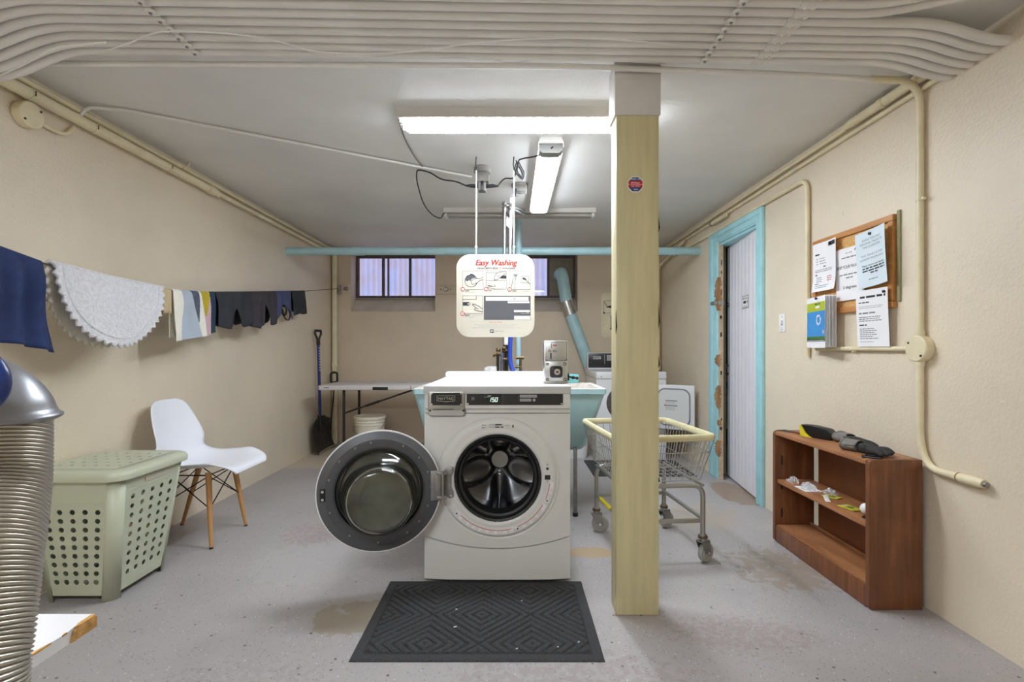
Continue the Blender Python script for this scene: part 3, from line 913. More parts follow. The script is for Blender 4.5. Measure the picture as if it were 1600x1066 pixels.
b = MB('condgrey'); b.tube(fillet([(-2.075, 2.36, 2.17), (-2.06, 2.37, 2.262), (-1.9, 2.42, 2.272), (-0.27, 3.36, 2.272)], 0.05), 0.0085, 10)
tag(b.build('ceiling_conduit', recalc=False), 'thin grey conduit running diagonally over the ceiling to the outlet box', 'conduit')

# ------------------------------------------------------------------ teal pipes, corner pipes
t = thing('drain_pipe', 'long horizontal teal pipe spanning the room in front of the windows', 'pipe', (0, 4.6, 1.97))
b = MB('teal'); b.tube([(XL - 0.01, 4.6, 2.01), (XR + 0.01, 4.6, 2.01)], 0.037, 20); b.build('pipe', t)
b = MB('teal')
for x in (-1.42, 0.065): b.tube([(x - 0.05, 4.6, 2.01), (x + 0.05, 4.6, 2.01)], 0.0405, 20)
split_build(b, 'coupling', t)
t = thing('drain_pipe', 'vertical pale teal pipe behind the hanging sign', 'pipe', (0.065, 4.6, 0))
b = MB('teal'); b.tube([(0.065, 4.53, 0), (0.065, 4.53, ZC)], 0.0245, 16); b.build('pipe', t)
b = MB('teal'); b.tube([(0.065, 4.53, 0.95), (0.065, 4.53, 1.0)], 0.03, 16); b.tube([(0.065, 4.53, 1.93), (0.065, 4.53, 2.08)], 0.03, 16); split_build(b, 'collar', t)
t = thing('riser_pipe', 'cream pipe standing in the far left corner', 'pipe', (-2.06, 5.735, 0))
b = MB('creampipe'); b.tube([(-2.058, 5.74, 0.3), (-2.058, 5.74, 2.19)], 0.031, 16); b.tube([(-2.058, 5.74, 0), (-2.058, 5.74, 0.3)], 0.036, 16); b.build('pipe', t)
b = MB('creampipe'); b.tube([(-2.058, 5.74, 0.88), (-2.058, 5.74, 0.93)], 0.037, 16); b.cyl((-2.058, 5.74, 0.9), (-2.02, 5.7, 0.9), 0.012); b.build('collar', t)
t = thing('riser_pipe', 'cream pipe with fittings in the far right corner behind the post', 'pipe', (1.72, 5.72, 0.85))
b = MB('creampipe'); b.tube([(1.70, 5.7, 0.9), (1.70, 5.7, 2.06)], 0.019, 14); b.tube([(1.70, 5.7, 0.86), (1.70, 5.7, 0.95)], 0.026, 14); b.build('pipe', t)
b = MB('creampipe'); b.tube([(1.70, 5.7, 2.02), (1.70, 5.7, 2.1)], 0.028, 14); b.tube([(1.70, 5.79, 2.06), (1.70, 5.6, 2.06)], 0.022, 14); b.ball((1.70, 5.7, 2.06), 0.034); b.tube([(1.70, 5.6, 2.06), (1.72, 4.9, 2.17)], 0.013, 10); b.build('fitting', t)

def hookboard(x0, x1, z0, z1, lab, knob=None, hooks=False):
    t = thing('wall_board', lab, 'board', ((x0 + x1) / 2, YB, z0))
    b = MB('wallb'); b.box((x0, YB - 0.022, z0), (x1, YB, z1), 0.004); b.build('board', t)
    if knob:
        b = MB('galv'); b.lathe([(0, 0.02), (0.022, 0.02), (0.026, 0.012), (0.026, 0)], (knob[0], YB - 0.022, knob[1]), (0, -1, 0)); b.mat('darkmetal')
        for dx in (-0.06, 0.055): b.cyl((knob[0] + dx, YB - 0.021, knob[1]), (knob[0] + dx, YB - 0.026, knob[1]), 0.006)
        b.build('knob', t)
    if hooks:
        b = MB('galv'); b.tube(fillet([(x0 + 0.03, YB - 0.022, 1.83), (x0 + 0.03, YB - 0.06, 1.83), (x0 + 0.05, YB - 0.07, 1.80), (x0 + 0.02, YB - 0.06, 1.77)], 0.02), 0.007, 8)
        b.ball((x0 + 0.10, YB - 0.035, 1.80), 0.026); b.box((x0 + 0.0, YB - 0.06, 1.74), (x0 + 0.04, YB - 0.02, 1.77), 0.006); b.build('hook', t)
hookboard(-2.03, W1[0] - 0.005, 1.755, 1.865, 'cream board with metal hooks left of the three pane window', hooks=True)
hookboard(W1[1] + 0.005, W2[0] - 0.005, 1.74, 1.84, 'cream board with round knob between the two windows', knob=(-0.765, 1.795))

# ------------------------------------------------------------------ support post
t = thing('support_post', 'square cream painted post with grey top in front of the laundry cart', 'post', (0.52, 2.08, 0))
b = MB('post'); b.box((0.432, 2.03, 0.0), (0.609, 2.132, ZC - 0.2), 0.006)
b.mat('postcap')
b.build('shaft', t)
b = MB('postcap'); b.box((0.424, 2.022, 2.06), (0.614, 2.14, ZC - 0.001), 0.004); b.build('cap', t)
b = MB('post'); rn = random.Random(5)
b.prism([(-0.012, 0.0), (0.0, 0.0), (0.0, 0.07), (-0.006, 0.05), (-0.010, 0.02)], (0.4325, 0, 0.0), Y3 * -1, Z3, X3 * -1, -2.045 * 0, 0.004)
b.v = [p + V((0, 2.034, 0)) for p in b.v]
b.mat('rubber')
for z, h, sx in ((1.18, 0.11, 0.609), (1.58, 0.06, 0.609), (1.02, 0.05, 0.609), (0.55, 0.02, 0.609), (1.16, 0.10, 0.4325)):
    b.prism([(-0.006, 0), (0.0, 0.3 * h), (-0.003, 0.7 * h), (-0.005, h), (-0.0055, 0.6 * h)], (sx + (0.0035 if sx < 0.5 else 0.0035), 2.030, z), (1, 0, 0), (0, 0, 1), (0, -1, 0), -0.004, 0.0006)
split_build(b, 'paint_chip', t)
b = MB('red'); pr = Print(b, (0.511, 2.0296, 1.777), X3, Z3, -Y3)
R8 = 0.0315
octo = [(R8 * math.cos(PI / 8 + k * PI / 4), R8 * math.sin(PI / 8 + k * PI / 4)) for k in range(8)]
pr.poly([(a * 1.12, c * 1.12) for a, c in octo], 'tw_white', 0.5)
pr.poly(octo, 'blue', 1); pr.rect(-0.029, -0.0125, 0.058, 0.0265, 'red', 2)
pr.text('24 Hour', 0, 0.0025, 0.0075, 'paper', 3, bold=0.01); pr.bars(-0.02, 0.019, 0.04, 1, 0.01, 0.005, 'tw_blue', 3, 0.0)
pr.rect(-0.029, -0.0015, 0.058, 0.0012, 'tw_white', 3); pr.bars(-0.018, -0.009, 0.036, 1, 0.01, 0.0035, 'tw_pink', 3, 0.0); pr.bars(-0.008, -0.023, 0.018, 1, 0.01, 0.004, 'tw_blue', 3, 0.0)
b.build('sticker', t, recalc=False)
tag(bpy.data.objects['sticker'], 'small octagonal blue and red sticker')

# ------------------------------------------------------------------ ceiling lights
t = thing('ceiling_light', 'lit tube light across the ceiling, its right end behind the post', 'light', (0.05, 2.5, ZC), 'tube lights')
b = MB('fixture'); x0, x1 = -0.565, 0.66; yc = 2.505
b.prism([(-0.082, 0), (0.082, 0), (0.086, -0.048), (0.080, -0.048), (0.076, -0.03), (-0.076, -0.03), (-0.080, -0.048), (-0.086, -0.048)], (0, yc, ZC), Y3, Z3, X3, x0, x1)
b.build('housing', t)
b = MB('lens'); b.prism([(0.075, -0.031), (0.077, -0.047), (0.072, -0.058), (0.055, -0.062), (-0.055, -0.062), (-0.072, -0.058), (-0.077, -0.047), (-0.075, -0.031)], (0, yc, ZC), Y3, Z3, X3, x0 + 0.035, x1 - 0.03)
b.build('diffuser', t)
b = MB('fixture')
for yy in (yc - 0.045, yc + 0.045):
    b.box((x0 + 0.006, yy - 0.012, ZC - 0.06), (x0 + 0.026, yy + 0.012, ZC - 0.03), 0.003)
split_build(b, 'tube_socket', t)
t = thing('ceiling_light', 'lit tube light pointing away from the viewer, cord at its near end', 'light', (0.222, 3.4, ZC), 'tube lights')
b = MB('fixture'); b.prism([(-0.06, 0), (0.06, 0), (0.072, -0.035), (0.072, -0.060), (0.067, -0.060), (0.067, -0.034), (-0.067, -0.034), (-0.067, -0.060), (-0.072, -0.060), (-0.072, -0.035)], (0.222, 0, ZC), X3, Z3, Y3, 2.755, 4.02); b.build('housing', t)
b = MB('lens2'); b.prism([(-0.0665, -0.036), (0.0665, -0.036), (0.0665, -0.060), (0.063, -0.074), (0.05, -0.080), (-0.05, -0.080), (-0.063, -0.074), (-0.0665, -0.060)], (0.222, 0, ZC), X3, Z3, Y3, 2.84, 3.985); b.build('diffuser', t)
b = MB('endcap'); b.prism([(-0.05, -0.004), (0.05, -0.004), (0.07, -0.036), (0.066, -0.082), (0.05, -0.089), (-0.05, -0.089), (-0.066, -0.082), (-0.07, -0.036)], (0.222, 0, ZC), X3, Z3, Y3, 3.985, 4.015)
b.prism([(-0.062, -0.03), (0.062, -0.03), (0.0665, -0.070), (0.045, -0.084), (-0.045, -0.084), (-0.0665, -0.070)], (0.222, 0, ZC), X3, Z3, Y3, 2.77, 2.84); split_build(b, 'end_cap', t)
t = thing('ceiling_light', 'unlit tube light across the ceiling near the far wall', 'light', (0.07, 4.25, ZC), 'tube lights')
b = MB('fixture'); b.prism([(-0.06, 0), (0.06, 0), (0.07, -0.04), (-0.07, -0.04)], (0, 4.2, ZC), Y3, Z3, X3, -0.57, 0.71); b.build('housing', t)
b = MB('lensoff'); b.tube([(-0.54, 4.17, ZC - 0.055), (0.68, 4.17, ZC - 0.055)], 0.013, 12); b.tube([(-0.54, 4.235, ZC - 0.055), (0.68, 4.235, ZC - 0.055)], 0.013, 12); split_build(b, 'tube', t)
b = MB('fixture')
for x in (-0.56, 0.685):
    for y in (4.17, 4.235): b.box((x - 0.006, y - 0.014, ZC - 0.072), (x + 0.016, y + 0.014, ZC - 0.038), 0.003)
split_build(b, 'tube_socket', t)
# added fill light, unseen behind the viewer, brightens fronts and the left wall
t = thing('ceiling_light', 'added unseen tube light behind the viewer, brightening the room', 'light', (-0.8, -0.5, ZC), 'tube lights')
b = MB('fixture'); b.prism([(-0.075, 0), (0.075, 0), (0.085, -0.03), (-0.085, -0.03)], (0, -0.5, ZC), Y3, Z3, X3, -1.5, -0.2); b.build('housing', t)
b = MB('lensfill'); b.prism([(0.078, -0.031), (0.072, -0.052), (-0.072, -0.052), (-0.078, -0.031)], (0, -0.5, ZC), Y3, Z3, X3, -1.47, -0.23); b.build('diffuser', t)

# outlet boxes and cords on the ceiling
t = thing('outlet_box', 'grey ceiling outlet box with two black plugs above the sign', 'outlet', (-0.19, 3.25, ZC - 0.05))
b = MB('boxgrey'); b.cyl((-0.19, 3.22, ZC), (-0.19, 3.22, ZC - 0.04), 0.055, 20, bev=0.004); b.box((-0.235, 3.18, ZC - 0.105), (-0.145, 3.26, ZC - 0.04), 0.006); b.build('box', t)
b = MB('boxgrey'); b.box((-0.215, 3.185, ZC - 0.16), (-0.165, 3.25, ZC - 0.105), 0.004); b.build('socket', t)
b = MB('black'); b.tube([(-0.215, 3.2, ZC - 0.13), (-0.26, 3.2, ZC - 0.128), (-0.30, 3.2, ZC - 0.125)], [0.013, 0.012, 0.005], 10); b.tube([(-0.165, 3.2, ZC - 0.13), (-0.12, 3.2, ZC - 0.128), (-0.085, 3.2, ZC - 0.13)], [0.013, 0.012, 0.005], 10)
b.box((-0.198, 3.178, ZC - 0.165), (-0.180, 3.187, ZC - 0.10), 0.003); b.build('plug', t)
t = thing('outlet_box', 'small plain grey ceiling box beside the galvanised pipes', 'outlet', (0.06, 3.55, ZC - 0.05))
b = MB('boxgrey'); b.cyl((0.06, 3.55, ZC), (0.06, 3.55, ZC - 0.02), 0.06, 20); b.box((0.01, 3.51, ZC - 0.06), (0.11, 3.59, ZC - 0.018), 0.006); b.build('box', t)
b = MB('black'); b.tube([(0.03, 3.5, ZC - 0.05), (0.03, 3.5, ZC - 0.10)], 0.012, 10); b.build('plug', t)
def cord(pts, r, mat, lab, name='power_cord', n=8):
    b = MB(mat); b.tube(smoothpath(pts, n), r, 8); return tag(b.build(name, recalc=False), lab, 'cord')
cord([(-0.298, 3.2, 2.16), (-0.36, 3.2, 2.185), P(690, 280, 3.2), P(672, 270, 3.22), P(655, 266, 3.25), P(651, 272, 3.3), P(653, 290, 3.4), P(662, 318, 3.6), P(675, 335, 3.85), P(688, 341, 4.0), P(693, 334, 4.12), P(697, 333, 4.18)], 0.0045, 'black', 'dark cord looping from the outlet box to the unlit tube light')
cord([P(623, 184, 2.43), P(632, 215, 2.75), P(648, 245, 3.02), P(662, 262, 3.2)], 0.0045, 'cordgrey', 'grey cord from the left end of the lit light to the diagonal conduit')
b = MB('black')
b.tube(smoothpath([(-0.087, 3.2, 2.155), P(783, 284, 3.2), P(790, 279, 3.18), P(802, 278, 3.14), P(807, 266, 3.1), P(810, 252, 3.0), P(817, 248, 2.95), P(838, 244, 2.85), P(855, 237, 2.79), P(864, 229, 2.765)], 8), 0.0045, 8)
for k, (dx, dz) in enumerate(((0.0, 0), (0.008, 0.006), (-0.007, 0.01))):
    q = [P(809, 256, 3.02), P(806, 268, 3.03), P(811, 276, 3.03), P(817, 280, 3.03), P(817, 272, 3.04), P(811, 260, 3.04), P(808, 253, 3.03)]
    b.tube(smoothpath([p + V((dx, 0, dz)) for p in q], 6), 0.004, 6)
tag(b.build('power_cord', recalc=False), 'black bundled cord feeding the lit light that points away', 'cord')
t = thing('pull_cord', 'white pull cord with paper tag beside the galvanised pipes', 'cord', P(800, 345, 3.55))
b = MB('whiterope'); b.tube([P(801, 312, 3.55), P(799, 350, 3.55), P(797, 400, 3.55)], 0.005, 8); b.mat('whiteplastic').box(P(797, 318, 3.55) + V((0, -0.01, 0)), P(804, 309, 3.55) + V((0, 0.02, 0))); b.build('cord', t)
b = MB('paper'); q = [P(792, 338, 3.53), P(799, 346, 3.53), P(799, 359, 3.53), P(791, 352, 3.53)]
b.add(q + [p + V((0, 0.0015, 0)) for p in q], [(0, 1, 2, 3), (7, 6, 5, 4), (0, 4, 5, 1), (1, 5, 6, 2), (2, 6, 7, 3), (3, 7, 4, 0)]); b.build('paper_tag', t)
# galvanised supply pipes to the sink
for k, (px0, lab) in enumerate(((788.0, 'left galvanised water pipe dropping from the ceiling behind the sign'), (796.5, 'right galvanised water pipe dropping from the ceiling behind the sign'))):
    x = P(px0, 545, 3.86).x
    b = MB('galv'); b.tube(fillet([(x + 0.16 - 0.05 * k, 4.06, 2.235 - 0.03 * k), (x, 3.86, 2.235 - 0.03 * k), (x, 3.86, 0.99)], 0.05), 0.0125, 12)
    b.tube([(x, 3.86, 2.17 - 0.03 * k), (x, 3.86, 2.21 - 0.03 * k)], 0.018, 12)
    b.ball((x, 3.86, 2.235 - 0.03 * k), 0.019, 12, 8)
    tag(b.build('water_pipe', recalc=False), lab, 'pipe')
# ------------------------------------------------------------------ the washer
WX0, WX1, WY, WT = -0.4085, 0.2765, 2.318, 0.926
wcx = (WX0 + WX1) / 2
CX, CZ = -0.0635, 0.496
t = thing('washing_machine', 'white front loading washer with its round door swung open, middle of the room', 'washing machine', (wcx, WY + 0.35, 0.0))
b = MB('whitefront')
b.box((WX0, WY + 0.01, 0.02), (WX0 + 0.02, 3.03, WT - 0.035)); b.box((WX1 - 0.02, WY + 0.01, 0.02), (WX1, 3.03, WT - 0.035)); b.box((WX0 + 0.02, 3.01, 0.02), (WX1 - 0.02, 3.03, WT - 0.035))
b.box((WX0 + 0.02, WY + 0.03, 0.02), (WX1 - 0.02, 3.01, 0.05)); b.build('cabinet', t)
b = MB('rubber')
for x in (WX0 + 0.06, WX1 - 0.06):
    for y in (WY + 0.08, 2.95): b.cyl((x, y, 0.0), (x, y, 0.02), 0.022, 14)
b.build('foot', t)
# front panel: a sheet with the round hole, its lower edge an arc
b = MB('whitefront')
RH = 0.284
ZP0, ZP1 = 0.165, 0.795
N = 72
def arc_low(x):
    q = (x - wcx) / ((WX1 - WX0) / 2)
    return 0.166 + 0.055 * q * q
ins, outs = [], []
for k in range(N):
    a = 2 * PI * k / N
    c, s_ = math.cos(a), math.sin(a)
    ins.append((CX + RH * c, CZ + RH * s_))
    tx = ((WX1 if c > 0 else WX0) - CX) / c if abs(c) > 1e-6 else 1e9
    tz = ((ZP1 if s_ > 0 else ZP0) - CZ) / s_ if abs(s_) > 1e-6 else 1e9
    tt = min(tx, tz)
    ox, oz = CX + tt * c, CZ + tt * s_
    if s_ < 0 and oz < arc_low(ox): oz = arc_low(ox)
    outs.append((ox, oz))
# corner points so that the sheet fills the rectangle
cors = [(WX1, ZP1), (WX0, ZP1), (WX0, arc_low(WX0)), (WX1, arc_low(WX1))]
for cxz in cors:
    a = math.atan2(cxz[1] - CZ, cxz[0] - CX) % (2 * PI)
    k = int(round(a / (2 * PI) * N)) % N
    outs[k] = cxz
def bulge(x):
    q = (x - wcx) / ((WX1 - WX0) / 2)
    return -0.012 * (1 - q * q) if abs(q) < 1 else 0.0
vs = [(x, WY + bulge(x), z) for x, z in ins] + [(x, WY + bulge(x), z) for x, z in outs] + [(x, WY + 0.02, z) for x, z in outs]
fs = [(k, (k + 1) % N, N + (k + 1) % N, N + k) for k in range(N)] + [(N + k, N + (k + 1) % N, 2 * N + (k + 1) % N, 2 * N + k) for k in range(N)]
b.add(vs, fs)
yo = WY - 0.012
AX = (0, -1, 0)
b.lathe([(RH + 0.001, -0.012), (RH + 0.001, 0.000), (RH - 0.003, -0.003), (RH - 0.006, -0.003), (RH - 0.010, 0.004), (RH - 0.018, 0.009), (0.262, 0.011), (0.240, 0.011), (0.232, 0.008), (0.226, 0.010), (0.214, 0.010), (0.206, 0.007), (0.201, -0.002), (0.199, -0.03)], (CX, yo, CZ), AX, 96)
b.build('front_panel', t, sharp=50)
pf = bpy.data.objects['front_panel']
# printed strips round the opening
b = MB('paper')
wl = []
def arcstrip(r0, r1, a0, a1, mat, d, n=24):
    b.mat(mat); a0, a1 = math.radians(a0), math.radians(a1)
    vs = []
    for k in range(n + 1):
        a = a0 + (a1 - a0) * k / n
        for r in (r0, r1): vs.append((CX + r * math.cos(a), yo - d, CZ + r * math.sin(a)))
    b.add(vs, [(2 * k, 2 * k + 1, 2 * k + 3, 2 * k + 2) for k in range(n)])
D0 = 0.0116
for a0, a1 in ((219, 287), (290, 331), (334, 356)):
    b = MB('paper')
    arcstrip(0.2405, 0.262, a0, a1, 'paper', D0)
    arcstrip(0.2415, 0.2445, a0 + (6 if a0 < 230 else 2), a1 - 1.5, 'red', D0 + 0.0003)
    k = a0 + 2.5
    while k < a1 - 4:
        w = random.uniform(4, 9)
        for rr in (0.2475, 0.2525, 0.2575):
            arcstrip(rr, rr + 0.0016, k, min(k + w * random.uniform(.6, 1), a1 - 1), 'inkl', D0 + 0.0003, 6)
        k += w + 1.5
    arcstrip(0.2475, 0.2565, a0 + 0.8, a0 + 2.2, 'ink', D0 + 0.0004, 3)
    b.build('warning_label', pf, recalc=False)
b = MB('ink')
pr = Print(b, (CX, yo - D0, CZ), X3, Z3, -Y3)
pr.bars(-0.075, 0.246, 0.02, 2, 0.012, 0.003, 'ink', 1, .2); pr.bars(-0.04, 0.248, 0.03, 2, 0.01, 0.0025, 'inkg', 1, .3)
pr.bars(-0.012, 0.247, 0.04, 2, 0.011, 0.0055, 'ink', 1, .1); pr.bars(0.035, 0.245, 0.03, 1, 0.01, 0.0025, 'inkg', 1); pr.rect(0.068, 0.236, 0.006, 0.013, 'ink', 1)
pr.circle(0.2315, 0.045, 0.0062, 'ink', 1); pr.circle(0.2315, 0.064, 0.003, 'inkg', 1); pr.rect(0.219, -0.006, 0.026, 0.021, 'ink', 1); pr.rect(0.225, 0.0, 0.014, 0.010, 'panel', 2)
pr.circle(0.2315, -0.013, 0.003, 'inkg', 1)
b.build('front_print', pf, recalc=False)
# rubber gasket and drum
b = MB('rubber')
b.lathe([(0.204, 0.006), (0.200, 0.010), (0.192, 0.006), (0.184, -0.012), (0.174, -0.016), (0.168, -0.03), (0.170, -0.09), (0.20, -0.11)], (CX, yo, CZ), AX, 72)
b.tube([(CX - 0.012, yo - 0.008, CZ - 0.199), (CX - 0.009, yo - 0.008, CZ - 0.203)], 0.004, 8); b.tube([(CX + 0.012, yo - 0.008, CZ - 0.199), (CX + 0.009, yo - 0.008, CZ - 0.203)], 0.004, 8)
b.build('gasket', t)
b = MB('drum')
DD = 0.44
prof = [(0.19, -0.095), (0.23, -0.10), (0.25, -0.13)]
for k in range(12): prof += [(0.25 - (0.006 if k % 2 else 0), -0.14 - k * 0.023)]
prof += [(0.25, -DD)]
b.lathe(prof, (CX, yo, CZ), AX, 72); b.build('drum', t, sharp=60)
dr = bpy.data.objects['drum']
b = MB('drumplate')
def plate(u, v):
    a = 2 * PI * u; r = 0.25 * v
    h = 0.0
    q = 0
    for ra in (-PI / 2, PI / 6, 5 * PI / 6):
        da = (a - ra + PI) % (2 * PI) - PI
        arcd = abs(da) * max(r, 0.03)
        h = max(h, 0.05 * math.exp(-(arcd / 0.038) ** 2) * (0.4 + 0.6 * v) * min(1.0, (r / 0.085) ** 2))
    for pa in (PI / 2, -PI / 6, 7 * PI / 6):
        da = (a - pa + PI) % (2 * PI) - PI
        d2 = ((r * math.cos(da) - 0.150) / 0.105) ** 2 + ((r * math.sin(da)) / 0.062) ** 2
        if d2 < 1: h -= 0.012 * (1 - d2)
        h += 0.016 * math.exp(-((d2 - 1.15) / 0.18) ** 2)
    h += 0.045 * math.exp(-(r / 0.05) ** 4)
    return V((CX + r * math.cos(a), yo + DD - h, CZ + r * math.sin(a)))
b.surf(plate, 144, 44); b.build('drum_back', dr, sharp=60)
b = MB('hub'); b.cyl((CX, yo + DD - 0.047, CZ), (CX, yo + DD - 0.056, CZ), 0.046, 28, bev=0.002); b.build('hub', dr)
b = MB('drum')
for ra in (-PI / 2, PI / 6, 5 * PI / 6):
    e = V((math.cos(ra), 0, math.sin(ra))); f = V((-math.sin(ra), 0, math.cos(ra)))
    def baf(u, v, e=e, f=f):
        w = (u - 0.5) * 2
        return V((CX, yo, CZ)) + e * (0.252 - 0.065 * (1 - abs(w) ** 2.5) * (0.65 + 0.35 * v)) + f * (w * 0.045) + V((0, 0.15 + 0.28 * v, 0))
    b = MB('drum'); b.surf(baf, 14, 8); b.build('baffle', dr, recalc=False)
# apron under the arc
b = MB('whitefront')
def apron(u, v):
    x = WX0 + (WX1 - WX0) * u; q = 2 * u - 1
    z0 = 0.022; z1 = arc_low(x) - 0.004
    return V((x, WY - 0.016 * (1 - q ** 4) - 0.004 + 0.006 * v, z0 + (z1 - z0) * v))
lo = [apron(i / 24, 0) for i in range(25)]
b.surf(apron, 24, 8)
b.surf(lambda u, v: apron(u, 1) + V((0, 0.02 * v, 0.0)), 24, 1); b.surf(lambda u, v: apron(u, 0) + V((0, 0.03 * v, 0)), 24, 1)
b.build('kick_panel', t)
b = MB('rubber'); b.surf(lambda u, v: V((WX0 + 0.003 + (WX1 - WX0 - 0.006) * u, WY + 0.008, arc_low(WX0 + (WX1 - WX0) * u) - 0.012 + 0.016 * v)), 24, 1); b.build('seam', t)
# control head and lid
b = MB('whitefront')
b.box((WX0, WY - 0.004, 0.797), (WX1, WY + 0.06, WT - 0.034), 0.004)
b.prism([(0.0, 0.812), (-0.012, 0.822), (-0.012, WT - 0.036), (0.0, WT - 0.034)], (0, WY - 0.004, 0), Y3, Z3, X3, WX0 + 0.003, WX1 - 0.003)
b.build('control_head', t)
b = MB('lip'); b.box((WX0 - 0.002, WY - 0.022, WT - 0.038), (WX1 + 0.002, WY + 0.01, WT), 0.005, 3)
b.mat('whitetop').box((WX0 - 0.002, WY - 0.012, WT - 0.036), (WX1 + 0.002, 3.05, WT + 0.001), 0.004)
def ridge(u, v):
    pass
b.prism(rrect(-0.335, 0.0, 0.335, 0.040, 0.018), (wcx, 2.985, WT - 0.004), X3, Z3, Y3, 0.0, 0.045, 0.006)
b.prism([(-0.06, 0.0), (0.0, 0.012), (0.0, 0.0)], (0, 2.985, WT), Y3, Z3, X3, WX0 + 0.03, WX1 - 0.03)
b.build('lid', t)
FR = WY - 0.0165
b = MB('panel'); b.prism(rrect(-0.2085, 0.837, 0.2405, 0.8985, 0.003), (0, FR, 0), X3, Z3, -Y3, 0, 0.003)
pr = Print(b, (0, FR - 0.003, 0), X3, Z3, -Y3)
pr.rect(-0.152, 0.839, 0.108, 0.055, 'panel2', 1); pr.rect(-0.043, 0.84, 0.0012, 0.054, 'inkg', 2); pr.rect(-0.152, 0.8935, 0.108, 0.0012, 'inkg', 2)
# 1 5 0 on the display, slanted segments
def seg7(x, s_):
    w, h, q = 0.0088, 0.0180, 0.0016
    z = 0.853
    sh = lambda a, c: (x + a + 0.18 * c, z + c)
    S = {'a': ((0, h), (w, h)), 'b': ((w, h), (w, h / 2)), 'c': ((w, h / 2), (w, 0)), 'd': ((0, 0), (w, 0)), 'e': ((0, 0), (0, h / 2)), 'f': ((0, h / 2), (0, h)), 'g': ((0, h / 2), (w, h / 2))}
    for c in s_: pr.stroke([sh(*S[c][0]), sh(*S[c][1])], q, 'led', 3)
seg7(-0.106, 'bc'); seg7(-0.090, 'afgcd'); seg7(-0.0755, 'abcdef')
pr.bars(-0.128, 0.8735, 0.026, 1, 0.01, 0.002, 'tealdk', 3, 0); pr.rect(-0.110, 0.8775, 0.016, 0.005, 'inkl', 3)
pr.rect(-0.187, 0.860, 0.015, 0.0155, 'inkg', 2); pr.frame(-0.1845, 0.863, 0.0095, 0.0095, 0.001, 'panel', 3)
for r0, cells in ((0.872, 3), (0.854, 2)):
    for k in range(cells):
        pr.rect(0.0395 + k * 0.0268, r0, 0.0258, 0.0125, 'button', 2); pr.bars(0.0425 + k * 0.0268, r0 + 0.005, 0.018, 1, 0.01, 0.003, 'inkg', 3, 0)
pr.circle(0.106, 0.8602, 0.0068, 'button', 2); pr.circle(0.106, 0.8602, 0.0022, 'inkg', 3)
pr.rect(0.032, 0.846, 0.0008, 0.046, 'signdark', 2); pr.rect(0.121, 0.846, 0.0008, 0.046, 'signdark', 2)
for x in (-0.203, 0.235):
    for z in (0.8425, 0.893): pr.circle(x, z, 0.0042, 'chrome', 2, 12)
b.build('control_panel', t, recalc=False)
# coin slide plate with the maker's badge
b = MB('inkg'); b.prism(rrect(-0.388, 0.784, -0.216, 0.9015, 0.014), (0, FR + 0.006, 0), X3, Z3, -Y3, 0.0, 0.0075)
b.mat('nickel').prism(rrect(-0.3855, 0.7865, -0.2185, 0.899, 0.012), (0, FR + 0.006, 0), X3, Z3, -Y3, 0.0, 0.012, 0.002)
b.mat('panel').prism(rrect(-0.374, 0.8365, -0.231, 0.895, 0.003), (0, FR - 0.006, 0), X3, Z3, -Y3, 0, 0.003)
pr = Print(b, (0, FR - 0.009, 0), X3, Z3, -Y3)
pr.poly([(-0.347, 0.856), (-0.347, 0.8815), (-0.262, 0.8815), (-0.262, 0.856), (-0.304, 0.852)], 'nickel', 1)
pr.poly([(-0.345, 0.858), (-0.345, 0.8795), (-0.264, 0.8795), (-0.264, 0.858), (-0.304, 0.8545)], 'panel2', 2)
pr.text('MAYTAG', -0.3045, 0.8615, 0.0125, 'nickel', 3, width=0.072, bold=0.012)
for x in (-0.370, -0.235):
    for z in (0.8405, 0.891): pr.circle(x, z, 0.0036, 'chrome', 2, 12)
pr.O = V((0, FR - 0.0063, 0))
pr.rect(-0.366, 0.8155, 0.098, 0.003, 'ink', 1); pr.poly([(a, c) for a, c in rrect(-0.383, 0.788, -0.221, 0.813, 0.011)], 'inkl', 0.8)
pr.circle(-0.379, 0.8115, 0.005, 'ink', 1); pr.circle(-0.2235, 0.8115, 0.005, 'ink', 1)
b.build('coin_slide', t, recalc=False)
# coin meter on the lid
mx0, mx1, my, mz = 0.162, 0.279, 2.436, WT
b = MB('steel'); b.box((mx0, my, mz + 0.001), (mx1, my + 0.13, mz + 0.213), 0.003)
b.mat('nickel').box((mx0, my - 0.002, mz + 0.001), (mx1, my + 0.01, mz + 0.014), 0.001); b.build('coin_meter', t)
cm = bpy.data.objects['coin_meter']
b = MB('plate'); b.box((mx0 + 0.006, my - 0.004, mz + 0.114), (mx1 - 0.004, my + 0.002, mz + 0.209), 0.001)
pr = Print(b, ((mx0 + mx1) / 2 + 0.001, my - 0.0042, mz + 0.114), X3, Z3, -Y3)
pr.frame(-0.052, 0.002, 0.104, 0.091, 0.002, 'inkg', 1); pr.rect(-0.026, 0.062, 0.003, 0.024, 'ink', 1); pr.bars(-0.018, 0.074, 0.022, 1, 0.01, 0.005, 'red', 1, 0)
pr.circle(-0.032, 0.049, 0.007, 'ink', 1); pr.circle(-0.032, 0.049, 0.0045, 'chrome', 2); pr.bars(-0.018, 0.05, 0.02, 2, 0.007, 0.0035, 'ink', 1, 0.2)
pr.rect(-0.030, 0.013, 0.007, 0.026, 'ink', 1); pr.poly([(-0.034, 0.013), (-0.019, 0.013), (-0.022, 0.006), (-0.031, 0.006)], 'inkg', 2); pr.circle(-0.050, 0.004, 0.003, 'ink', 2); pr.circle(0.05, 0.004, 0.003, 'ink', 2)
b.build('coin_plate', cm, recalc=False)
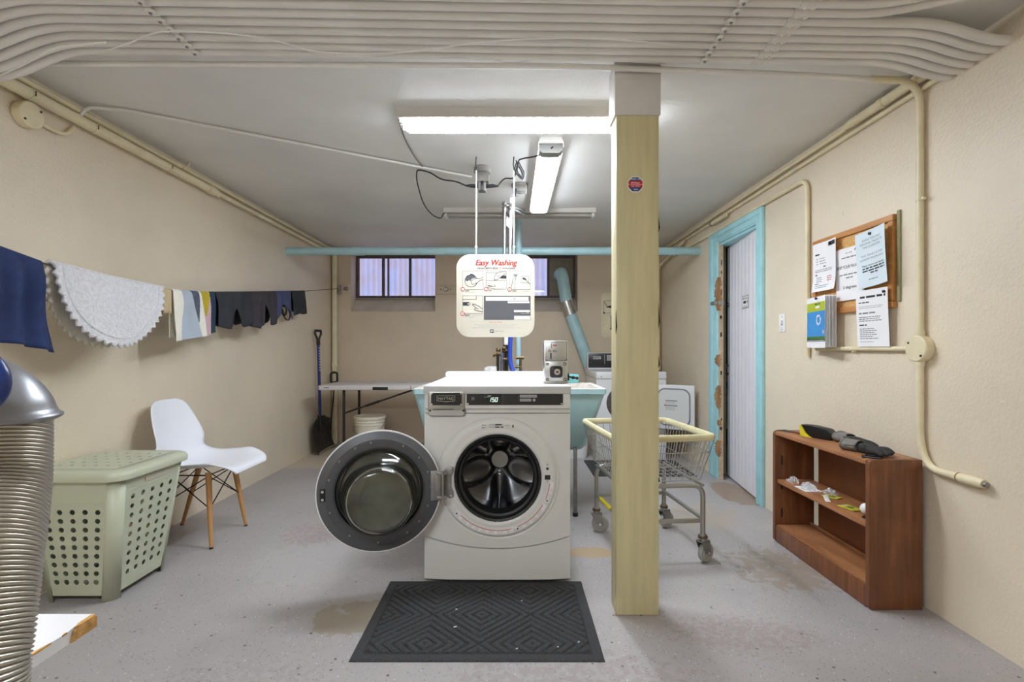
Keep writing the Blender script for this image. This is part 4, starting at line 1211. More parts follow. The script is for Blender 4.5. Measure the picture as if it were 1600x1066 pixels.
b = MB('plate'); b.box((mx0 + 0.006, my - 0.008, mz + 0.015), (mx1 - 0.002, my + 0.002, mz + 0.111), 0.002)
cxl, czl = (mx0 + mx1) / 2, mz + 0.060
b.mat('panel').prism(rrect(-0.031, -0.029, 0.031, 0.029, 0.014), (cxl, my - 0.008, czl), X3, Z3, -Y3, 0.0, 0.007, 0.002)
b.mat('chrome').cyl((cxl + 0.004, my - 0.015, czl), (cxl + 0.004, my - 0.02, czl), 0.0155, 20)
b.mat('ink').box((cxl, my - 0.0206, czl - 0.004), (cxl + 0.011, my - 0.0199, czl + 0.004))
for dx in (-0.043, 0.043):
    for dz in (-0.038, 0.039):
        b.mat('ink').cyl((cxl + dx, my - 0.008, czl + dz), (cxl + dx, my - 0.0095, czl + dz), 0.0075, 14); b.mat('chrome').cyl((cxl + dx, my - 0.0095, czl + dz), (cxl + dx, my - 0.0115, czl + dz), 0.0045, 12)
b.build('lock_plate', cm)
b = MB('darkmetal'); b.cyl((mx1, my + 0.03, mz + 0.036), (mx1 + 0.05, my + 0.03, mz + 0.026), 0.005, 10); b.ball((mx1 + 0.03, my + 0.03, mz + 0.03), 0.009); b.ball((mx1 + 0.05, my + 0.03, mz + 0.027), 0.008); b.box((mx1 - 0.002, my + 0.005, mz + 0.016), (mx1 + 0.008, my + 0.05, mz + 0.05), 0.002); b.build('lock_bolt', cm)
# the open door, leaning a little toward the room
da = math.radians(13.5)
du = V((math.cos(da), math.sin(da), 0)); dn = V((math.sin(da), -math.cos(da), 0))
DC = V((-0.5835, 2.188, 0.468))
RD = 0.271
b = MB('white')
b.lathe([(0, -0.062), (0.17, -0.06), (0.24, -0.048), (0.266, -0.025), (RD, -0.006), (RD - 0.001, 0.001), (RD - 0.006, 0.002)], DC, dn, 80, ref=du); b.build('door', t, sharp=50)
dor = bpy.data.objects['door']
b = MB('doorplastic')
b.lathe([(RD - 0.006, 0.0025), (RD - 0.010, 0.005), (0.236, 0.010), (0.232, 0.013)], DC, dn, 80, ref=du)
b.mat('doorplastic2').lathe([(0.232, 0.013), (0.205, 0.016), (0.193, 0.014), (0.189, 0.008)], DC, dn, 80, ref=du)
b.mat('black').lathe([(0.189, 0.008), (0.186, -0.004), (0.181, -0.004), (0.179, 0.004)], DC, dn, 80, ref=du)
b.build('inner_ring', dor, sharp=50)
b = MB('galv')
for a in (100, 63, 40, 20, 2, -20, -40, -58, -92, -125, -160, 163, 140, 118):
    a = math.radians(a); c = DC + (du * math.cos(a) + Z3 * math.sin(a)) * 0.222
    c = DC + (du * math.cos(a) + Z3 * math.sin(a)) * (0.222 if abs(math.cos(a)) < 2 else 0)
    b.cyl(c + dn * 0.012, c + dn * 0.0175, 0.0042, 12)
split_build(b, 'screw', dor)
b = MB('glass'); sag = 0.018
rows = [(0.182, 0.004), (0.178, 0.018), (0.168, 0.032), (0.156, 0.048), (0.150, 0.08), (0.146, 0.105), (0.136, 0.122), (0.120, 0.128), (0.07, 0.1285), (0.0, 0.1285)]
inner = [(0.0, 0.1215), (0.07, 0.1215), (0.118, 0.121), (0.129, 0.116), (0.139, 0.102), (0.143, 0.08), (0.149, 0.046), (0.161, 0.028), (0.172, 0.014), (0.176, 0.004), (0.182, 0.004)]
def gl(prof):
    vs = []
    for r, h in prof:
        for k in range(72):
            a = 2 * PI * k / 72
            vs.append(DC + dn * h + du * (r * math.cos(a)) + Z3 * (r * math.sin(a) - sag * min(1, h / 0.1)))
    return vs
pv = rows + inner
b.add(gl(pv), [(i * 72 + k, i * 72 + (k + 1) % 72, (i + 1) * 72 + (k + 1) % 72, (i + 1) * 72 + k) for i in range(len(pv) - 1) for k in range(72)])
b.build('glass_bowl', dor, weld=True, sharp=60)
b = MB('bowlback'); b.lathe([(0, -0.02), (0.15, -0.018), (0.183, -0.002)], DC, dn, 64, ref=du); b.build('outer_window', dor)
b = MB('black'); c = DC - du * 0.238 + dn * 0.009 + Z3 * 0.0; b.obox(c, du, Z3, dn, 0.024, 0.056, 0.012, 0.002)
b.mat('chrome').cyl(c + Z3 * 0.017 + dn * 0.005, c + Z3 * 0.017 + dn * 0.014, 0.006, 12); b.cyl(c - Z3 * 0.017 + dn * 0.005, c - Z3 * 0.017 + dn * 0.014, 0.006, 12); b.build('latch', dor)
b = MB('galv'); c = DC + du * 0.247 + dn * 0.012 + Z3 * 0.012
b.obox(c, du, Z3, dn, 0.052, 0.135, 0.014, 0.003); b.obox(c + du * 0.004 + dn * 0.006, du, Z3, dn, 0.026, 0.10, 0.006, 0.001)
hp = c + du * 0.028
b.cyl(hp - Z3 * 0.066 + dn * 0.008, hp + Z3 * 0.066 + dn * 0.008, 0.0075, 12)
for dz in (-0.055, 0.055): b.obox(hp + Z3 * dz + dn * 0.006 - du * 0.004, du, Z3, dn, 0.045, 0.016, 0.014, 0.003)
hx = hp.x + 0.03
b.prism([(-0.03, -0.035), (-0.005, -0.06), (0.02, -0.072), (0.036, -0.066), (0.037, -0.045), (0.026, -0.025), (0.026, 0.03), (0.037, 0.05), (0.036, 0.068), (0.022, 0.076), (-0.005, 0.06), (-0.03, 0.035)], (hp.x + 0.008, yo - 0.008, hp.z - 0.002), X3, Z3, -Y3, 0, 0.012, 0.002)
b.mat('chrome')
for dz in (-0.062, 0.064): b.cyl((hp.x + 0.034, yo - 0.02, hp.z + dz), (hp.x + 0.034, yo - 0.024, hp.z + dz), 0.0055, 12)
b.build('hinge', dor)
# small clear cup at the back of the lid
b = MB('plasticclear'); x0 = -0.165
b.box((x0, 2.99, WT + 0.0365), (x0 + 0.075, 3.025, WT + 0.060), 0.004); b.box((x0 + 0.012, 2.994, WT + 0.060), (x0 + 0.076, 3.02, WT + 0.066), 0.002)
tag(b.build('plastic_cup'), 'small clear plastic tray at the back of the white washer lid', 'tray')

# ------------------------------------------------------------------ hanging sign
sx0, sx1, sz0, sz1, sy = -0.338, 0.1425, 1.171, 1.681, 3.03
t = thing('hanging_sign', 'ivory rounded washing instructions sign hanging on two white ropes', 'sign', ((sx0 + sx1) / 2, sy, sz0))
b = MB('sign'); b.prism(rrect(sx0, sz0, sx1, sz1, 0.085, 10), (0, sy, 0), X3, Z3, -Y3, -0.005, 0.0, 0.0015)
k = 0.4805 / 906.0        # metres per step of the printed layout
pr = Print(b, (sx0, sy - 0.0003, sz1), X3, Z3, -Y3)
def q(x, y): return ((x - 92) * k, -(y - 57) * k)
def R(x0, y0, x1, y1, mat, lay=1):
    a, c = q(x0, y1); pr.rect(a, c, (x1 - x0) * k, (y1 - y0) * k, mat, lay)
def FRM(x0, y0, x1, y1, lay=2):
    R(x0, y0, x1, y1, 'sign', lay - 1); a, c = q(x0, y1); pr.frame(a, c, (x1 - x0) * k, (y1 - y0) * k, 0.0026, 'inkg', lay)
def S(pts, w=3.5, mat='ink', lay=3, closed=False): pr.stroke([q(*p) for p in pts], (w * 0.8 + 2.6) * k, mat, lay, closed)
def PO(pts, mat, lay=3): pr.poly([q(*p) for p in pts], mat, lay)
a, c = q(557, 185)
for dx, ly in ((-2.5, 2), (2.5, 2.4)): pr.text('Easy Washing', a + dx * k, c, 66 * k, 'red', ly, width=482 * k, shear=0.25, bold=0.012)
a, c = q(556, 230)
for dx, ly in ((0, 2),): pr.text('HIGH-EFFICIENCY WASHERS', a + dx * k, c, 21 * k, 'ink', ly, width=440 * k, bold=0.02)
S([(172, 140), (215, 132), (240, 140), (240, 215), (172, 218)], 2, 'inkl', 2, True); S([(172, 152), (240, 150)], 2, 'inkl', 2)
FRM(165, 253, 403, 466); FRM(437, 253, 672, 462); FRM(708, 253, 946, 466); FRM(165, 540, 395, 746)
# 1: a round opening, dark wash and a reaching hand
cir = [(263 + 72 * math.cos(i * PI / 14), 368 + 70 * math.sin(i * PI / 14)) for i in range(28)]
S(cir, 4, 'ink', 3, True)
PO([(196, 352), (203, 320), (222, 300), (240, 306), (252, 286), (275, 284), (298, 296), (318, 318), (322, 330), (285, 336), (262, 350), (240, 352), (222, 372), (200, 366)], 'signdark', 3)
PO([(400, 330), (360, 342), (318, 340), (285, 352), (262, 380), (270, 402), (292, 405), (330, 388), (372, 358), (400, 352)], 'tw_white', 4); S([(400, 330), (360, 342), (318, 340), (285, 352), (262, 380), (270, 402), (292, 405), (330, 388), (372, 358), (400, 352)], 3.5, 'ink', 5)
S([(240, 360), (256, 354), (262, 366)], 6, 'ink', 4)
# 2: a hand at the drawer
S([(440, 275), (560, 275)], 3, 'inkg'); S([(440, 362), (670, 362)], 3, 'inkg'); S([(440, 392), (670, 392)], 2, 'inkl'); PO([(604, 310), (670, 304), (670, 342), (600, 338)], 'ink', 3)
PO([(668, 258), (600, 262), (560, 280), (536, 308), (534, 358), (570, 348), (600, 325), (640, 296), (668, 280)], 'tw_white', 4); S([(668, 262), (600, 264), (560, 280), (536, 308), (534, 358), (570, 348), (600, 325), (640, 296), (668, 280)], 4, 'ink', 5); S([(560, 300), (575, 318), (598, 300)], 4, 'ink', 5)
PO([(450, 418), (512, 424), (512, 434), (460, 430)], 'ink', 3); S([(512, 430), (545, 432), (530, 415)], 3); S([(445, 440), (540, 456)], 3, 'inkg')
# 3: a coin chute and a key
S([(815, 258), (815, 464)], 3, 'inkl'); PO([(750, 288), (806, 288), (792, 318), (764, 318)], 'inkg', 3); S([(770, 318), (776, 350), (788, 318)], 4, 'inkg'); S([(752, 330), (724, 464)], 3.5, 'ink'); S([(776, 350), (762, 464)], 3, 'inkg')
FRM(842, 312, 926, 388, 4); PO([(856, 330), (880, 328), (908, 350), (898, 358), (876, 354), (862, 350)], 'ink', 5); S([(892, 352), (944, 402)], 4, 'ink', 6)
# 4: a finger at a button
S([(165, 582), (322, 582), (322, 542)], 4, 'ink'); R(168, 612, 244, 654, 'panel', 2); R(222, 624, 238, 642, 'inkl', 3); R(168, 660, 260, 666, 'inkl', 2); R(168, 690, 300, 694, 'inkl', 2)
for x in (258, 285, 310): S([(x, 622), (x, 640)], 4, 'inkg')
S([(392, 690), (345, 655), (290, 636), (278, 645), (318, 678), (300, 700), (330, 712), (392, 724)], 4.5, 'ink', 4); S([(318, 678), (345, 694)], 4, 'ink', 4)
# black table
R(410, 540, 952, 818, 'signdark', 2); R(432, 552, 928, 596, 'tw_white', 3); pr.bars(*q(440, 572), 480 * k, 1, 0.01, 6 * k, 'inkl', 4, 0); PO([(752, 566), (778, 566), (765, 588)], 'inkg', 4)
R(688, 602, 938, 624, 'tw_white', 3); R(760, 705, 944, 728, 'tw_white', 3); R(762, 772, 948, 816, 'tw_white', 3); R(905, 735, 932, 746, 'inkl', 3); pr.bars(*q(840, 748), 60 * k, 1, 0.01, 5 * k, 'inkl', 3, 0)
# numbered rings and captions
for n, (x, y), cap, in (('1', (166, 464), 'LOAD'), ('2', (437, 462), 'ADD'), ('3', (710, 466), 'INSERT'), ('4', (164, 747), 'SELECT')):
    a, c = q(x, y); pr.circle(a, c, 25 * k, 'red', 4); pr.circle(a, c, 17 * k, 'tw_white', 5); pr.text(n, a, c - 11 * k, 22 * k, 'red', 6, bold=0.02)
    a, c = q(x + 29, y + 24); pr.text(cap, a, c, 12 * k, 'ink', 2, align='l', bold=0.03)
    pr.bars(*q(x + 29 + 16 * len(cap), y + 22), 110 * k, 1, 0.01, 7 * k, 'inkl', 2, 0.1); pr.bars(*q(x + 29, y + 42), 120 * k, 1, 0.01, 7 * k, 'inkl', 2, 0.2)
a, c = q(553, 852); pr.text('For Your Safety', a, c, 15 * k, 'red', 2, width=150 * k)
R(250, 841, 460, 843, 'inkl', 2); R(645, 841, 852, 843, 'inkl', 2)
pr.bars(*q(555, 874), 600 * k, 3, 20 * k, 6 * k, 'inkl', 2, 0.35, 'c')
a, c = q(482, 968); pr.rect(a, c, 44 * k, 38 * k, 'ink', 2); pr.poly([(a + x * k, c + y * k) for x, y in ((9, 9), (9, 28), (16, 28), (22, 18), (28, 28), (36, 28), (36, 14), (31, 9), (31, 22), (22, 11), (14, 22), (14, 9))], 'tw_white', 3)
a, c = q(538, 958); pr.text('MAYTAG', a, c, 15 * k, 'inkg', 2, align='l', width=98 * k)
b.build('sign_panel', t, recalc=False)
for x, px in ((-0.2165, 745), (0.0155, 803)):
    b = MB('whiterope'); b.tube([(x, sy - 0.006, sz1 - 0.012), (x, sy, sz1 + 0.02), (x, sy + 0.01, 2.20)], 0.0042, 8)
    b.ball((x, sy, sz1 + 0.045), 0.009, 10, 8); b.tube([(x, sy - 0.006, sz1 - 0.008), (x, sy - 0.006, sz1 - 0.022), (x, sy + 0.003, sz1 - 0.012)], 0.003, 6)
    r = b.build('rope', t)
    b = MB('darkmetal'); b.tube([(x, sy + 0.01, 2.20), (x, sy + 0.02, 2.215), (x - 0.004, sy + 0.012, 2.235), (x, sy + 0.01, ZC)], 0.0035, 8); b.build('hook', r)

# ------------------------------------------------------------------ laundry sink
t = thing('laundry_sink', 'teal twin laundry sink on steel legs behind the washer', 'sink', (-0.01, 3.5, 0))
b = MB('teal')
def rect(x0, x1, y0, y1, z, r=0.03): return [V((a, c, z)) for a, c in rrect(x0, y0, x1, y1, r, 5)]
b.loft([rect(-0.53, 0.475, 3.26, 3.70, 0.432, 0.06), rect(-0.55, 0.50, 3.235, 3.73, 0.46, 0.06), rect(-0.633, 0.608, 3.205, 3.79, 0.80, 0.02), rect(-0.64, 0.618, 3.19, 3.80, 0.805, 0.02), rect(-0.64, 0.618, 3.19, 3.80, 0.838, 0.02)], False)
b.mat('sinkin'); b.loft([rect(-0.64, 0.618, 3.19, 3.80, 0.838, 0.02), rect(-0.60, 0.578, 3.235, 3.72, 0.839, 0.04), rect(-0.56, 0.54, 3.26, 3.70, 0.60, 0.06), rect(-0.5, 0.45, 3.3, 3.66, 0.45, 0.06), rect(-0.1, 0.1, 3.4, 3.5, 0.445, 0.03)], False)
b.mat('teal').add(rect(-0.53, 0.475, 3.26, 3.70, 0.432, 0.06), [list(range(24))])
b.build('basin', t, recalc=False)
b = MB('sinkin'); b.box((-0.03, 3.24, 0.5), (0.01, 3.71, 0.832), 0.005); b.build('divider', t)
for x in (-0.46, 0.42):
    for y in (3.24, 3.66):
        b = MB('galv'); b.box((x - 0.012, y - 0.012, 0.02), (x + 0.012, y + 0.012, 0.45), 0.002); b.mat('rubber').cyl((x, y, 0), (x, y, 0.022), 0.018, 12); b.build('leg', t)
b = MB('brass')
yy = 3.80
for x, z, r in ((-0.105, 1.06, 0.012), (-0.06, 1.1, 0.012)):
    b.tube(fillet([(x, yy, 0.84), (x, yy, z), (x + 0.005, yy - 0.05, z + 0.01)], 0.02), 0.011, 10)
b.tube([(-0.135, yy - 0.02, 1.055), (-0.06, yy - 0.02, 1.055)], 0.011, 10); b.tube([(-0.14, yy - 0.03, 1.055), (-0.125, yy - 0.03, 1.055)], 0.02, 12)
b.tube([(-0.075, yy - 0.02, 1.085), (-0.03, yy - 0.02, 1.085)], 0.010, 10); b.tube([(-0.08, yy - 0.03, 1.02), (-0.02, yy - 0.03, 1.02)], 0.012, 10)
b.tube([(0.035, yy - 0.02, 1.03), (0.095, yy - 0.02, 1.03)], 0.012, 10); b.tube([(0.07, yy - 0.02, 1.03), (0.07, yy - 0.02, 0.84)], 0.011, 10); b.tube([(0.03, yy - 0.02, 0.96), (0.08, yy - 0.02, 0.96)], 0.01, 10); b.ball((-0.1, yy - 0.02, 1.09), 0.018); b.ball((-0.055, yy - 0.02, 1.10), 0.017)
b.build('faucet', t)
def hose(pts, r, mat, lab): tag(MBtube(pts, r, mat), lab, 'hose')
def MBtube(pts, r, mat):
    b = MB(mat); b.tube(smoothpath(pts, 8), r, 12); return b.build('hose', recalc=False)
hose([(-0.005, 3.725, 1.22), (-0.008, 3.725, 1.0), (0.04, 3.685, 0.86), (0.07, 3.65, 0.70)], 0.017, 'bluehose', 'blue drain hose hooked down into the teal sink below the sign')
hose([(-0.098, 3.735, 1.05), (-0.107, 3.73, 0.95), (-0.117, 3.70, 0.86), (-0.12, 3.66, 0.72)], 0.009, 'rubber', 'thin black hose on the left faucet of the teal sink')
hose([(-0.072, 3.735, 1.07), (-0.073, 3.73, 0.95), (-0.072, 3.70, 0.86), (-0.07, 3.66, 0.72)], 0.011, 'tw_slate', 'grey fill hose beside the thin black hose in the teal sink')
b = MB('blackfoam'); xx = -0.042
b.tube([(xx, 3.82, 1.13), (xx, 3.82, 0.86)], 0.019, 14)
b.mat('whiterope').tube([(xx, 3.82, 1.19), (xx, 3.82, 1.13)], 0.0165, 14)
tag(b.build('foam_sleeve'), 'black foam pipe sleeve standing just left of the blue hose', 'pipe sleeve')
b = MB('tealdk'); b.box((0.43, 3.73, 0.839), (0.51, 3.79, 0.905), 0.006); b.box((0.425, 3.725, 0.880), (0.515, 3.795, 0.888), 0.002)
tag(b.build('soap_box'), 'small teal box on the sink rim right of the coin meter', 'box')

# ------------------------------------------------------------------ dryer, duct
t = thing('clothes_dryer', 'white dryer with dark round opening and its door swung open behind the cart', 'dryer', (1.18, 5.2, 0))
dx0, dx1, dy, dt = 0.837, 1.522, 4.85, 0.872
b = MB('white')
DCX, DCZ, DR = 1.16, 0.565, 0.225
N = 48
ins = [(DCX + DR * math.cos(2 * PI * i / N), DCZ + 0.19 * math.sin(2 * PI * i / N)) for i in range(N)]
outs = []
for i in range(N):
    a = 2 * PI * i / N; c, s_ = math.cos(a), math.sin(a)
    tt = min(((dx1 if c > 0 else dx0) - DCX) / c if abs(c) > 1e-6 else 9e9, ((0.80 if s_ > 0 else 0.03) - DCZ) / s_ if abs(s_) > 1e-6 else 9e9)
    outs.append([DCX + tt * c, DCZ + tt * s_])
for cxz in ((dx1, 0.80), (dx0, 0.80), (dx0, 0.03), (dx1, 0.03)):
    a = math.atan2(cxz[1] - DCZ, cxz[0] - DCX) % (2 * PI); outs[int(round(a / 2 / PI * N)) % N] = list(cxz)
b.add([(x, dy, z) for x, z in ins] + [(x, dy, z) for x, z in outs] + [(x, dy + 0.05, z) for x, z in ins], [(i, (i + 1) % N, N + (i + 1) % N, N + i) for i in range(N)] + [(i, (i + 1) % N, 2 * N + (i + 1) % N, 2 * N + i) for i in range(N)])
b.box((dx0, dy + 0.002, 0.03), (dx0 + 0.015, 5.55, 0.80)); b.box((dx1 - 0.015, dy + 0.002, 0.03), (dx1, 5.55, 0.80)); b.box((dx0, 5.53, 0.03), (dx1, 5.55, 0.8)); b.box((dx0, dy + 0.002, 0.0), (dx1, 5.55, 0.03))
b.build('cabinet', t, recalc=False)
b = MB('white'); b.box((dx0 - 0.004, dy - 0.012, 0.80), (dx1 + 0.004, 5.55, dt), 0.012, 3); b.mat('inkg').cyl((dx0 + 0.045, dy - 0.011, 0.825), (dx0 + 0.045, dy - 0.014, 0.825), 0.006); b.build('lid', t)
b = MB('drumplate'); b.lathe([(0.235, 0), (0.27, -0.05), (0.27, -0.55), (0, -0.56)], (DCX, dy + 0.04, DCZ), (0, -1, 0), 40); b.build('drum', t)
b = MB('white'); b.box((dx0, 5.40, dt), (dx1, 5.53, 1.055), 0.008)
b.mat('panel').box((dx0 + 0.006, 5.392, dt + 0.02), (dx1 - 0.006, 5.40, 1.05), 0.002)
pr = Print(b, (0, 5.3915, 0), X3, Z3, -Y3)
pr.rect(0.895, 0.985, 0.085, 0.03, 'inkl', 1); pr.text('MAYTAG', 0.9375, 0.992, 0.016, 'panel2', 2, width=0.074, bold=0.012)
pr.rect(1.018, 0.93, 0.004, 0.105, 'inkl', 1); pr.rect(1.045, 0.97, 0.06, 0.06, 'inkl', 1); pr.bars(1.05, 1.015, 0.05, 4, 0.012, 0.006, 'inkg', 2, 0.2); pr.circle(0.87, 0.945, 0.004, 'inkg', 1); pr.circle(1.3, 0.98, 0.035, 'inkg', 1)
b.build('console', t, recalc=False)
ha = math.atan2(4.60 - 4.83, 1.715 - 1.405)
eu = V((math.cos(ha), math.sin(ha), 0)); en = V((math.sin(ha), -math.cos(ha), 0))
DO = V((1.405, 4.825, 0.33))
b = MB('white'); b.prism(rrect(0, 0, 0.385, 0.425, 0.012), DO, eu, Z3, en, 0, 0.025, 0.004); b.build('door', t)
ddo = [c for c in t.children if c.name.startswith('door')][0]
b = MB('gasketline'); b.loft([[DO + eu * x + Z3 * z + en * 0.026 for x, z in rrect(0.035, 0.035, 0.35, 0.392, 0.075, 8)], [DO + eu * x + Z3 * z + en * 0.034 for x, z in rrect(0.038, 0.038, 0.347, 0.389, 0.073, 8)], [DO + eu * x + Z3 * z + en * 0.034 for x, z in rrect(0.046, 0.046, 0.339, 0.381, 0.066, 8)], [DO + eu * x + Z3 * z + en * 0.026 for x, z in rrect(0.048, 0.048, 0.337, 0.379, 0.065, 8)]], False)
b.mat('whitefront').prism(rrect(0.046, 0.046, 0.339, 0.381, 0.066, 8), DO, eu, Z3, en, 0.02, 0.031)
b.build('door_seal', ddo)
b = MB('ink'); pr = Print(b, DO + en * 0.0312, eu, Z3, en)
for z in (0.27, 0.225): pr.rect(0.115, z, 0.115, 0.006, 'ink', 1)
pr.bars(0.115, 0.255, 0.10, 2, 0.011, 0.005, 'inkl', 1, 0.1); pr.bars(0.115, 0.21, 0.10, 3, 0.012, 0.006, 'inkl', 1, 0.1); pr.rect(0.105, 0.222, 0.01, 0.012, 'red', 1)
b.build('warning_label', ddo, recalc=False)
t = thing('vent_duct', 'teal dryer vent duct slanting from the window panel to the floor', 'duct', (0.9, 5.66, 0.3))
b = MB('teal'); pth = fillet([(0.585, 5.985, 1.995), (0.585, 5.705, 1.985), (0.64, 5.70, 1.62), (1.00, 5.67, 0.62)], 0.09, 8)
b.tube(pth, 0.068, 20); b.build('pipe', t, recalc=False)
b = MB('foil'); p0, p1 = V((0.64, 5.70, 1.62)), V((1.00, 5.67, 0.62)); dd = (p1 - p0).normalized()
b.tube([p0 + dd * 0.0 + V((-0.006, 0, 0.03)), p0 + dd * 0.03, p0 + dd * 0.14], 0.0705, 20); b.build('foil_band', t)
b = MB('teal'); b.tube([(0.585, 5.99, 1.995), (0.585, 5.90, 1.993)], 0.074, 20); b.tube([p0 + V((-0.012, 0, 0.08)), p0 + V((-0.015, 0, 0.10))], 0.0715, 20); b.build('collar', t)
t = thing('plastic_tub', 'white plastic tub on the floor behind the teal sink leg', 'tub', (0.64, 5.05, 0))
b = MB('white'); b.loft([rect(0.50, 0.755, 4.93, 5.2, 0.0, 0.05), rect(0.49, 0.765, 4.92, 5.21, 0.03, 0.06), rect(0.48, 0.78, 4.91, 5.22, 0.40, 0.05)]); b.build('body', t)
b = MB('whitefront'); b.loft([rect(0.47, 0.79, 4.90, 5.23, 0.40, 0.05), rect(0.47, 0.79, 4.90, 5.23, 0.42, 0.05)]); b.build('lid', t)
# sign on the far wall behind the post
t = thing('wall_sign', 'faded cream instruction sign on the far wall, partly behind the post', 'sign', (1.22, YB, 1.2))
b = MB('creampipe'); b.prism(rrect(1.055, 1.22, 1.40, 1.775, 0.07, 8), (0, YB, 0), X3, Z3, -Y3, 0, 0.006, 0.001)
pr = Print(b, (0, YB - 0.0064, 0), X3, Z3, -Y3)
pr.frame(1.07, 1.235, 0.315, 0.525, 0.002, 'jamb', 1)
pr.frame(1.085, 1.52, 0.11, 0.14, 0.004, 'inkg', 1); pr.stroke([(1.09, 1.65), (1.13, 1.59), (1.19, 1.62)], 0.006, 'ink', 2); pr.poly([(1.11, 1.585), (1.15, 1.605), (1.19, 1.59), (1.19, 1.575)], 'ink', 2); pr.circle(1.088, 1.52, 0.011, 'ink', 2); pr.rect(1.165, 1.34, 0.012, 0.15, 'inkg', 2); pr.circle(1.172, 1.335, 0.012, 'ink', 2); pr.frame(1.22, 1.52, 0.11, 0.14, 0.004, 'inkg', 1)
b.build('sign_panel', t, recalc=False)

# ------------------------------------------------------------------ floor mats
def mat_surface(name, lab, x0, x1, y0, y1, nx, ny, specks):
    cx, cyy = (x0 + x1) / 2, (y0 + y1) / 2
    B = 0.038
    def hz(x, y):
        e = min(x - x0, x1 - x, y - y0, y1 - y)
        if e < 0.004: return 0.0015 + 0.003 * e / 0.004
        if e < B: return 0.0058
        if e < B + 0.005: return 0.0032
        qx = ((x - cx + 0.2) % 0.4) - 0.2; qy = ((y - cyy + 0.2) % 0.4) - 0.2
        d = (abs(qx) + abs(qy))
        f = (d / 0.04) % 1.0
        return 0.0022 + 0.0062 * min(1.0, max(0.0, 2.2 * math.sin(PI * f) - 0.55))
    b = MB('mat'); b.mat('matgroove'); b.mat('mat')
    b.surf(lambda u, v: V((x0 + (x1 - x0) * u, y0 + (y1 - y0) * v, 0.001 + hz(x0 + (x1 - x0) * u, y0 + (y1 - y0) * v))), nx, ny, lambda u, v: 1 if hz(x0 + (x1 - x0) * u, y0 + (y1 - y0) * v) < 0.0042 and 0.02 < u < 0.98 and 0.03 < v < 0.97 else 0)  # low faces take the darker rubber, which deepens the groove shade
    ring = [(x0, y0), (x1, y0), (x1, y1), (x0, y1)]
    b.add([(x, y, 0.0003) for x, y in ring] , [(0, 1, 2, 3)])
    b.add([(x, y, 0.0003) for x, y in ring] + [(x, y, 0.0026) for x, y in ring], [(i, (i + 1) % 4, 4 + (i + 1) % 4, 4 + i) for i in range(4)])
    if specks:
        b.mat('matspeck')
        for x, y, l in specks:
            l *= 0.6
            b.obox((x, y, 0.0105), V((0.9, 0.4, 0)).normalized(), V((-0.4, 0.9, 0)).normalized(), Z3, l, l * 0.4, 0.002)
    return tag(b.build(name, recalc=False), lab, 'mat')
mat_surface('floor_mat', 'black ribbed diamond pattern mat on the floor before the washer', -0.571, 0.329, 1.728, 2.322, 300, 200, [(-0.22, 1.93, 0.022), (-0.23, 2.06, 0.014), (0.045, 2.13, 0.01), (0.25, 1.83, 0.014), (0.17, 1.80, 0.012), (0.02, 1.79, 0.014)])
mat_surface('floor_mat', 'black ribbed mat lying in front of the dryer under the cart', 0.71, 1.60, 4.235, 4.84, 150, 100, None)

# ------------------------------------------------------------------ laundry cart
t = thing('laundry_cart', 'wire laundry cart with cream rim and grey casters behind the post', 'cart', (0.74, 2.78, 0))
FL, FRR, BR, BL = V((0.515, 2.43, 0.65)), V((1.03, 2.50, 0.65)), V((0.975, 3.10, 0.65)), V((0.45, 3.06, 0.65))
ring = [FL, FRR, BR, BL]
b = MB('cartrim')
cl = []
for i in range(4):
    p, a, c = ring[i], ring[i - 1], ring[(i + 1) % 4]
    A = p + (a - p).normalized() * 0.03; B_ = p + (c - p).normalized() * 0.03
    for k in range(5):
        s_ = k / 4; cl.append(A * (1 - s_) ** 2 + p * 2 * s_ * (1 - s_) + B_ * s_ * s_)
vs = []; n = len(cl); ctr = (FL + FRR + BR + BL) / 4
for i, p in enumerate(cl):
    t1 = (cl[(i + 1) % n] - cl[i - 1]).normalized(); o = V((t1.y, -t1.x, 0))
    for a, z in ((-0.008, -0.016), (0.010, -0.016), (0.014, -0.008), (0.014, 0.008), (0.008, 0.016), (-0.006, 0.016), (-0.010, 0.010), (-0.010, -0.010)):
        vs.append(p + o * a + V((0, 0, z)))
b.add(vs, [(i * 8 + k, i * 8 + (k + 1) % 8, ((i + 1) % n) * 8 + (k + 1) % 8, ((i + 1) % n) * 8 + k) for i in range(n) for k in range(8)])
b.build('rim', t)
b = MB('wire')
def lvl(f, ins_):
    out = []
    for p in ring:
        q_ = p + (ctr - p).normalized() * ins_; out.append(V((q_.x, q_.y, 0.645 - 0.225 * f)))
    return out
bot = lvl(1.0, 0.075)
for f in (0.33, 0.66, 1.0):
    l_ = lvl(f, 0.075 * f); b.tube(l_, 0.0028, 6, closed=True)
for i in range(4):
    p0, p1 = ring[i], ring[(i + 1) % 4]; q0, q1 = bot[i], bot[(i + 1) % 4]
    nw = 13 if i % 2 == 0 else 15
    for k in range(nw + 1):
        s_ = k / nw
        b.tube([p0.lerp(p1, s_) - V((0, 0, 0.012)), q0.lerp(q1, s_)], 0.0021, 6)
for k in range(1, 14):
    s_ = k / 14
    b.tube([bot[0].lerp(bot[1], s_), bot[3].lerp(bot[2], s_)], 0.0017, 6)
for k in range(1, 7):
    s_ = k / 7
    b.tube([bot[0].lerp(bot[3], s_), bot[1].lerp(bot[2], s_)], 0.0020, 6)
b.build('basket', t, recalc=False)
b = MB('nickel')
cast = [V((0.565, 2.50, 0)), V((0.985, 2.535, 0)), V((0.935, 3.02, 0)), V((0.512, 2.965, 0))]
r_ = 0.0125
cF, cR, cB, cLf = cast
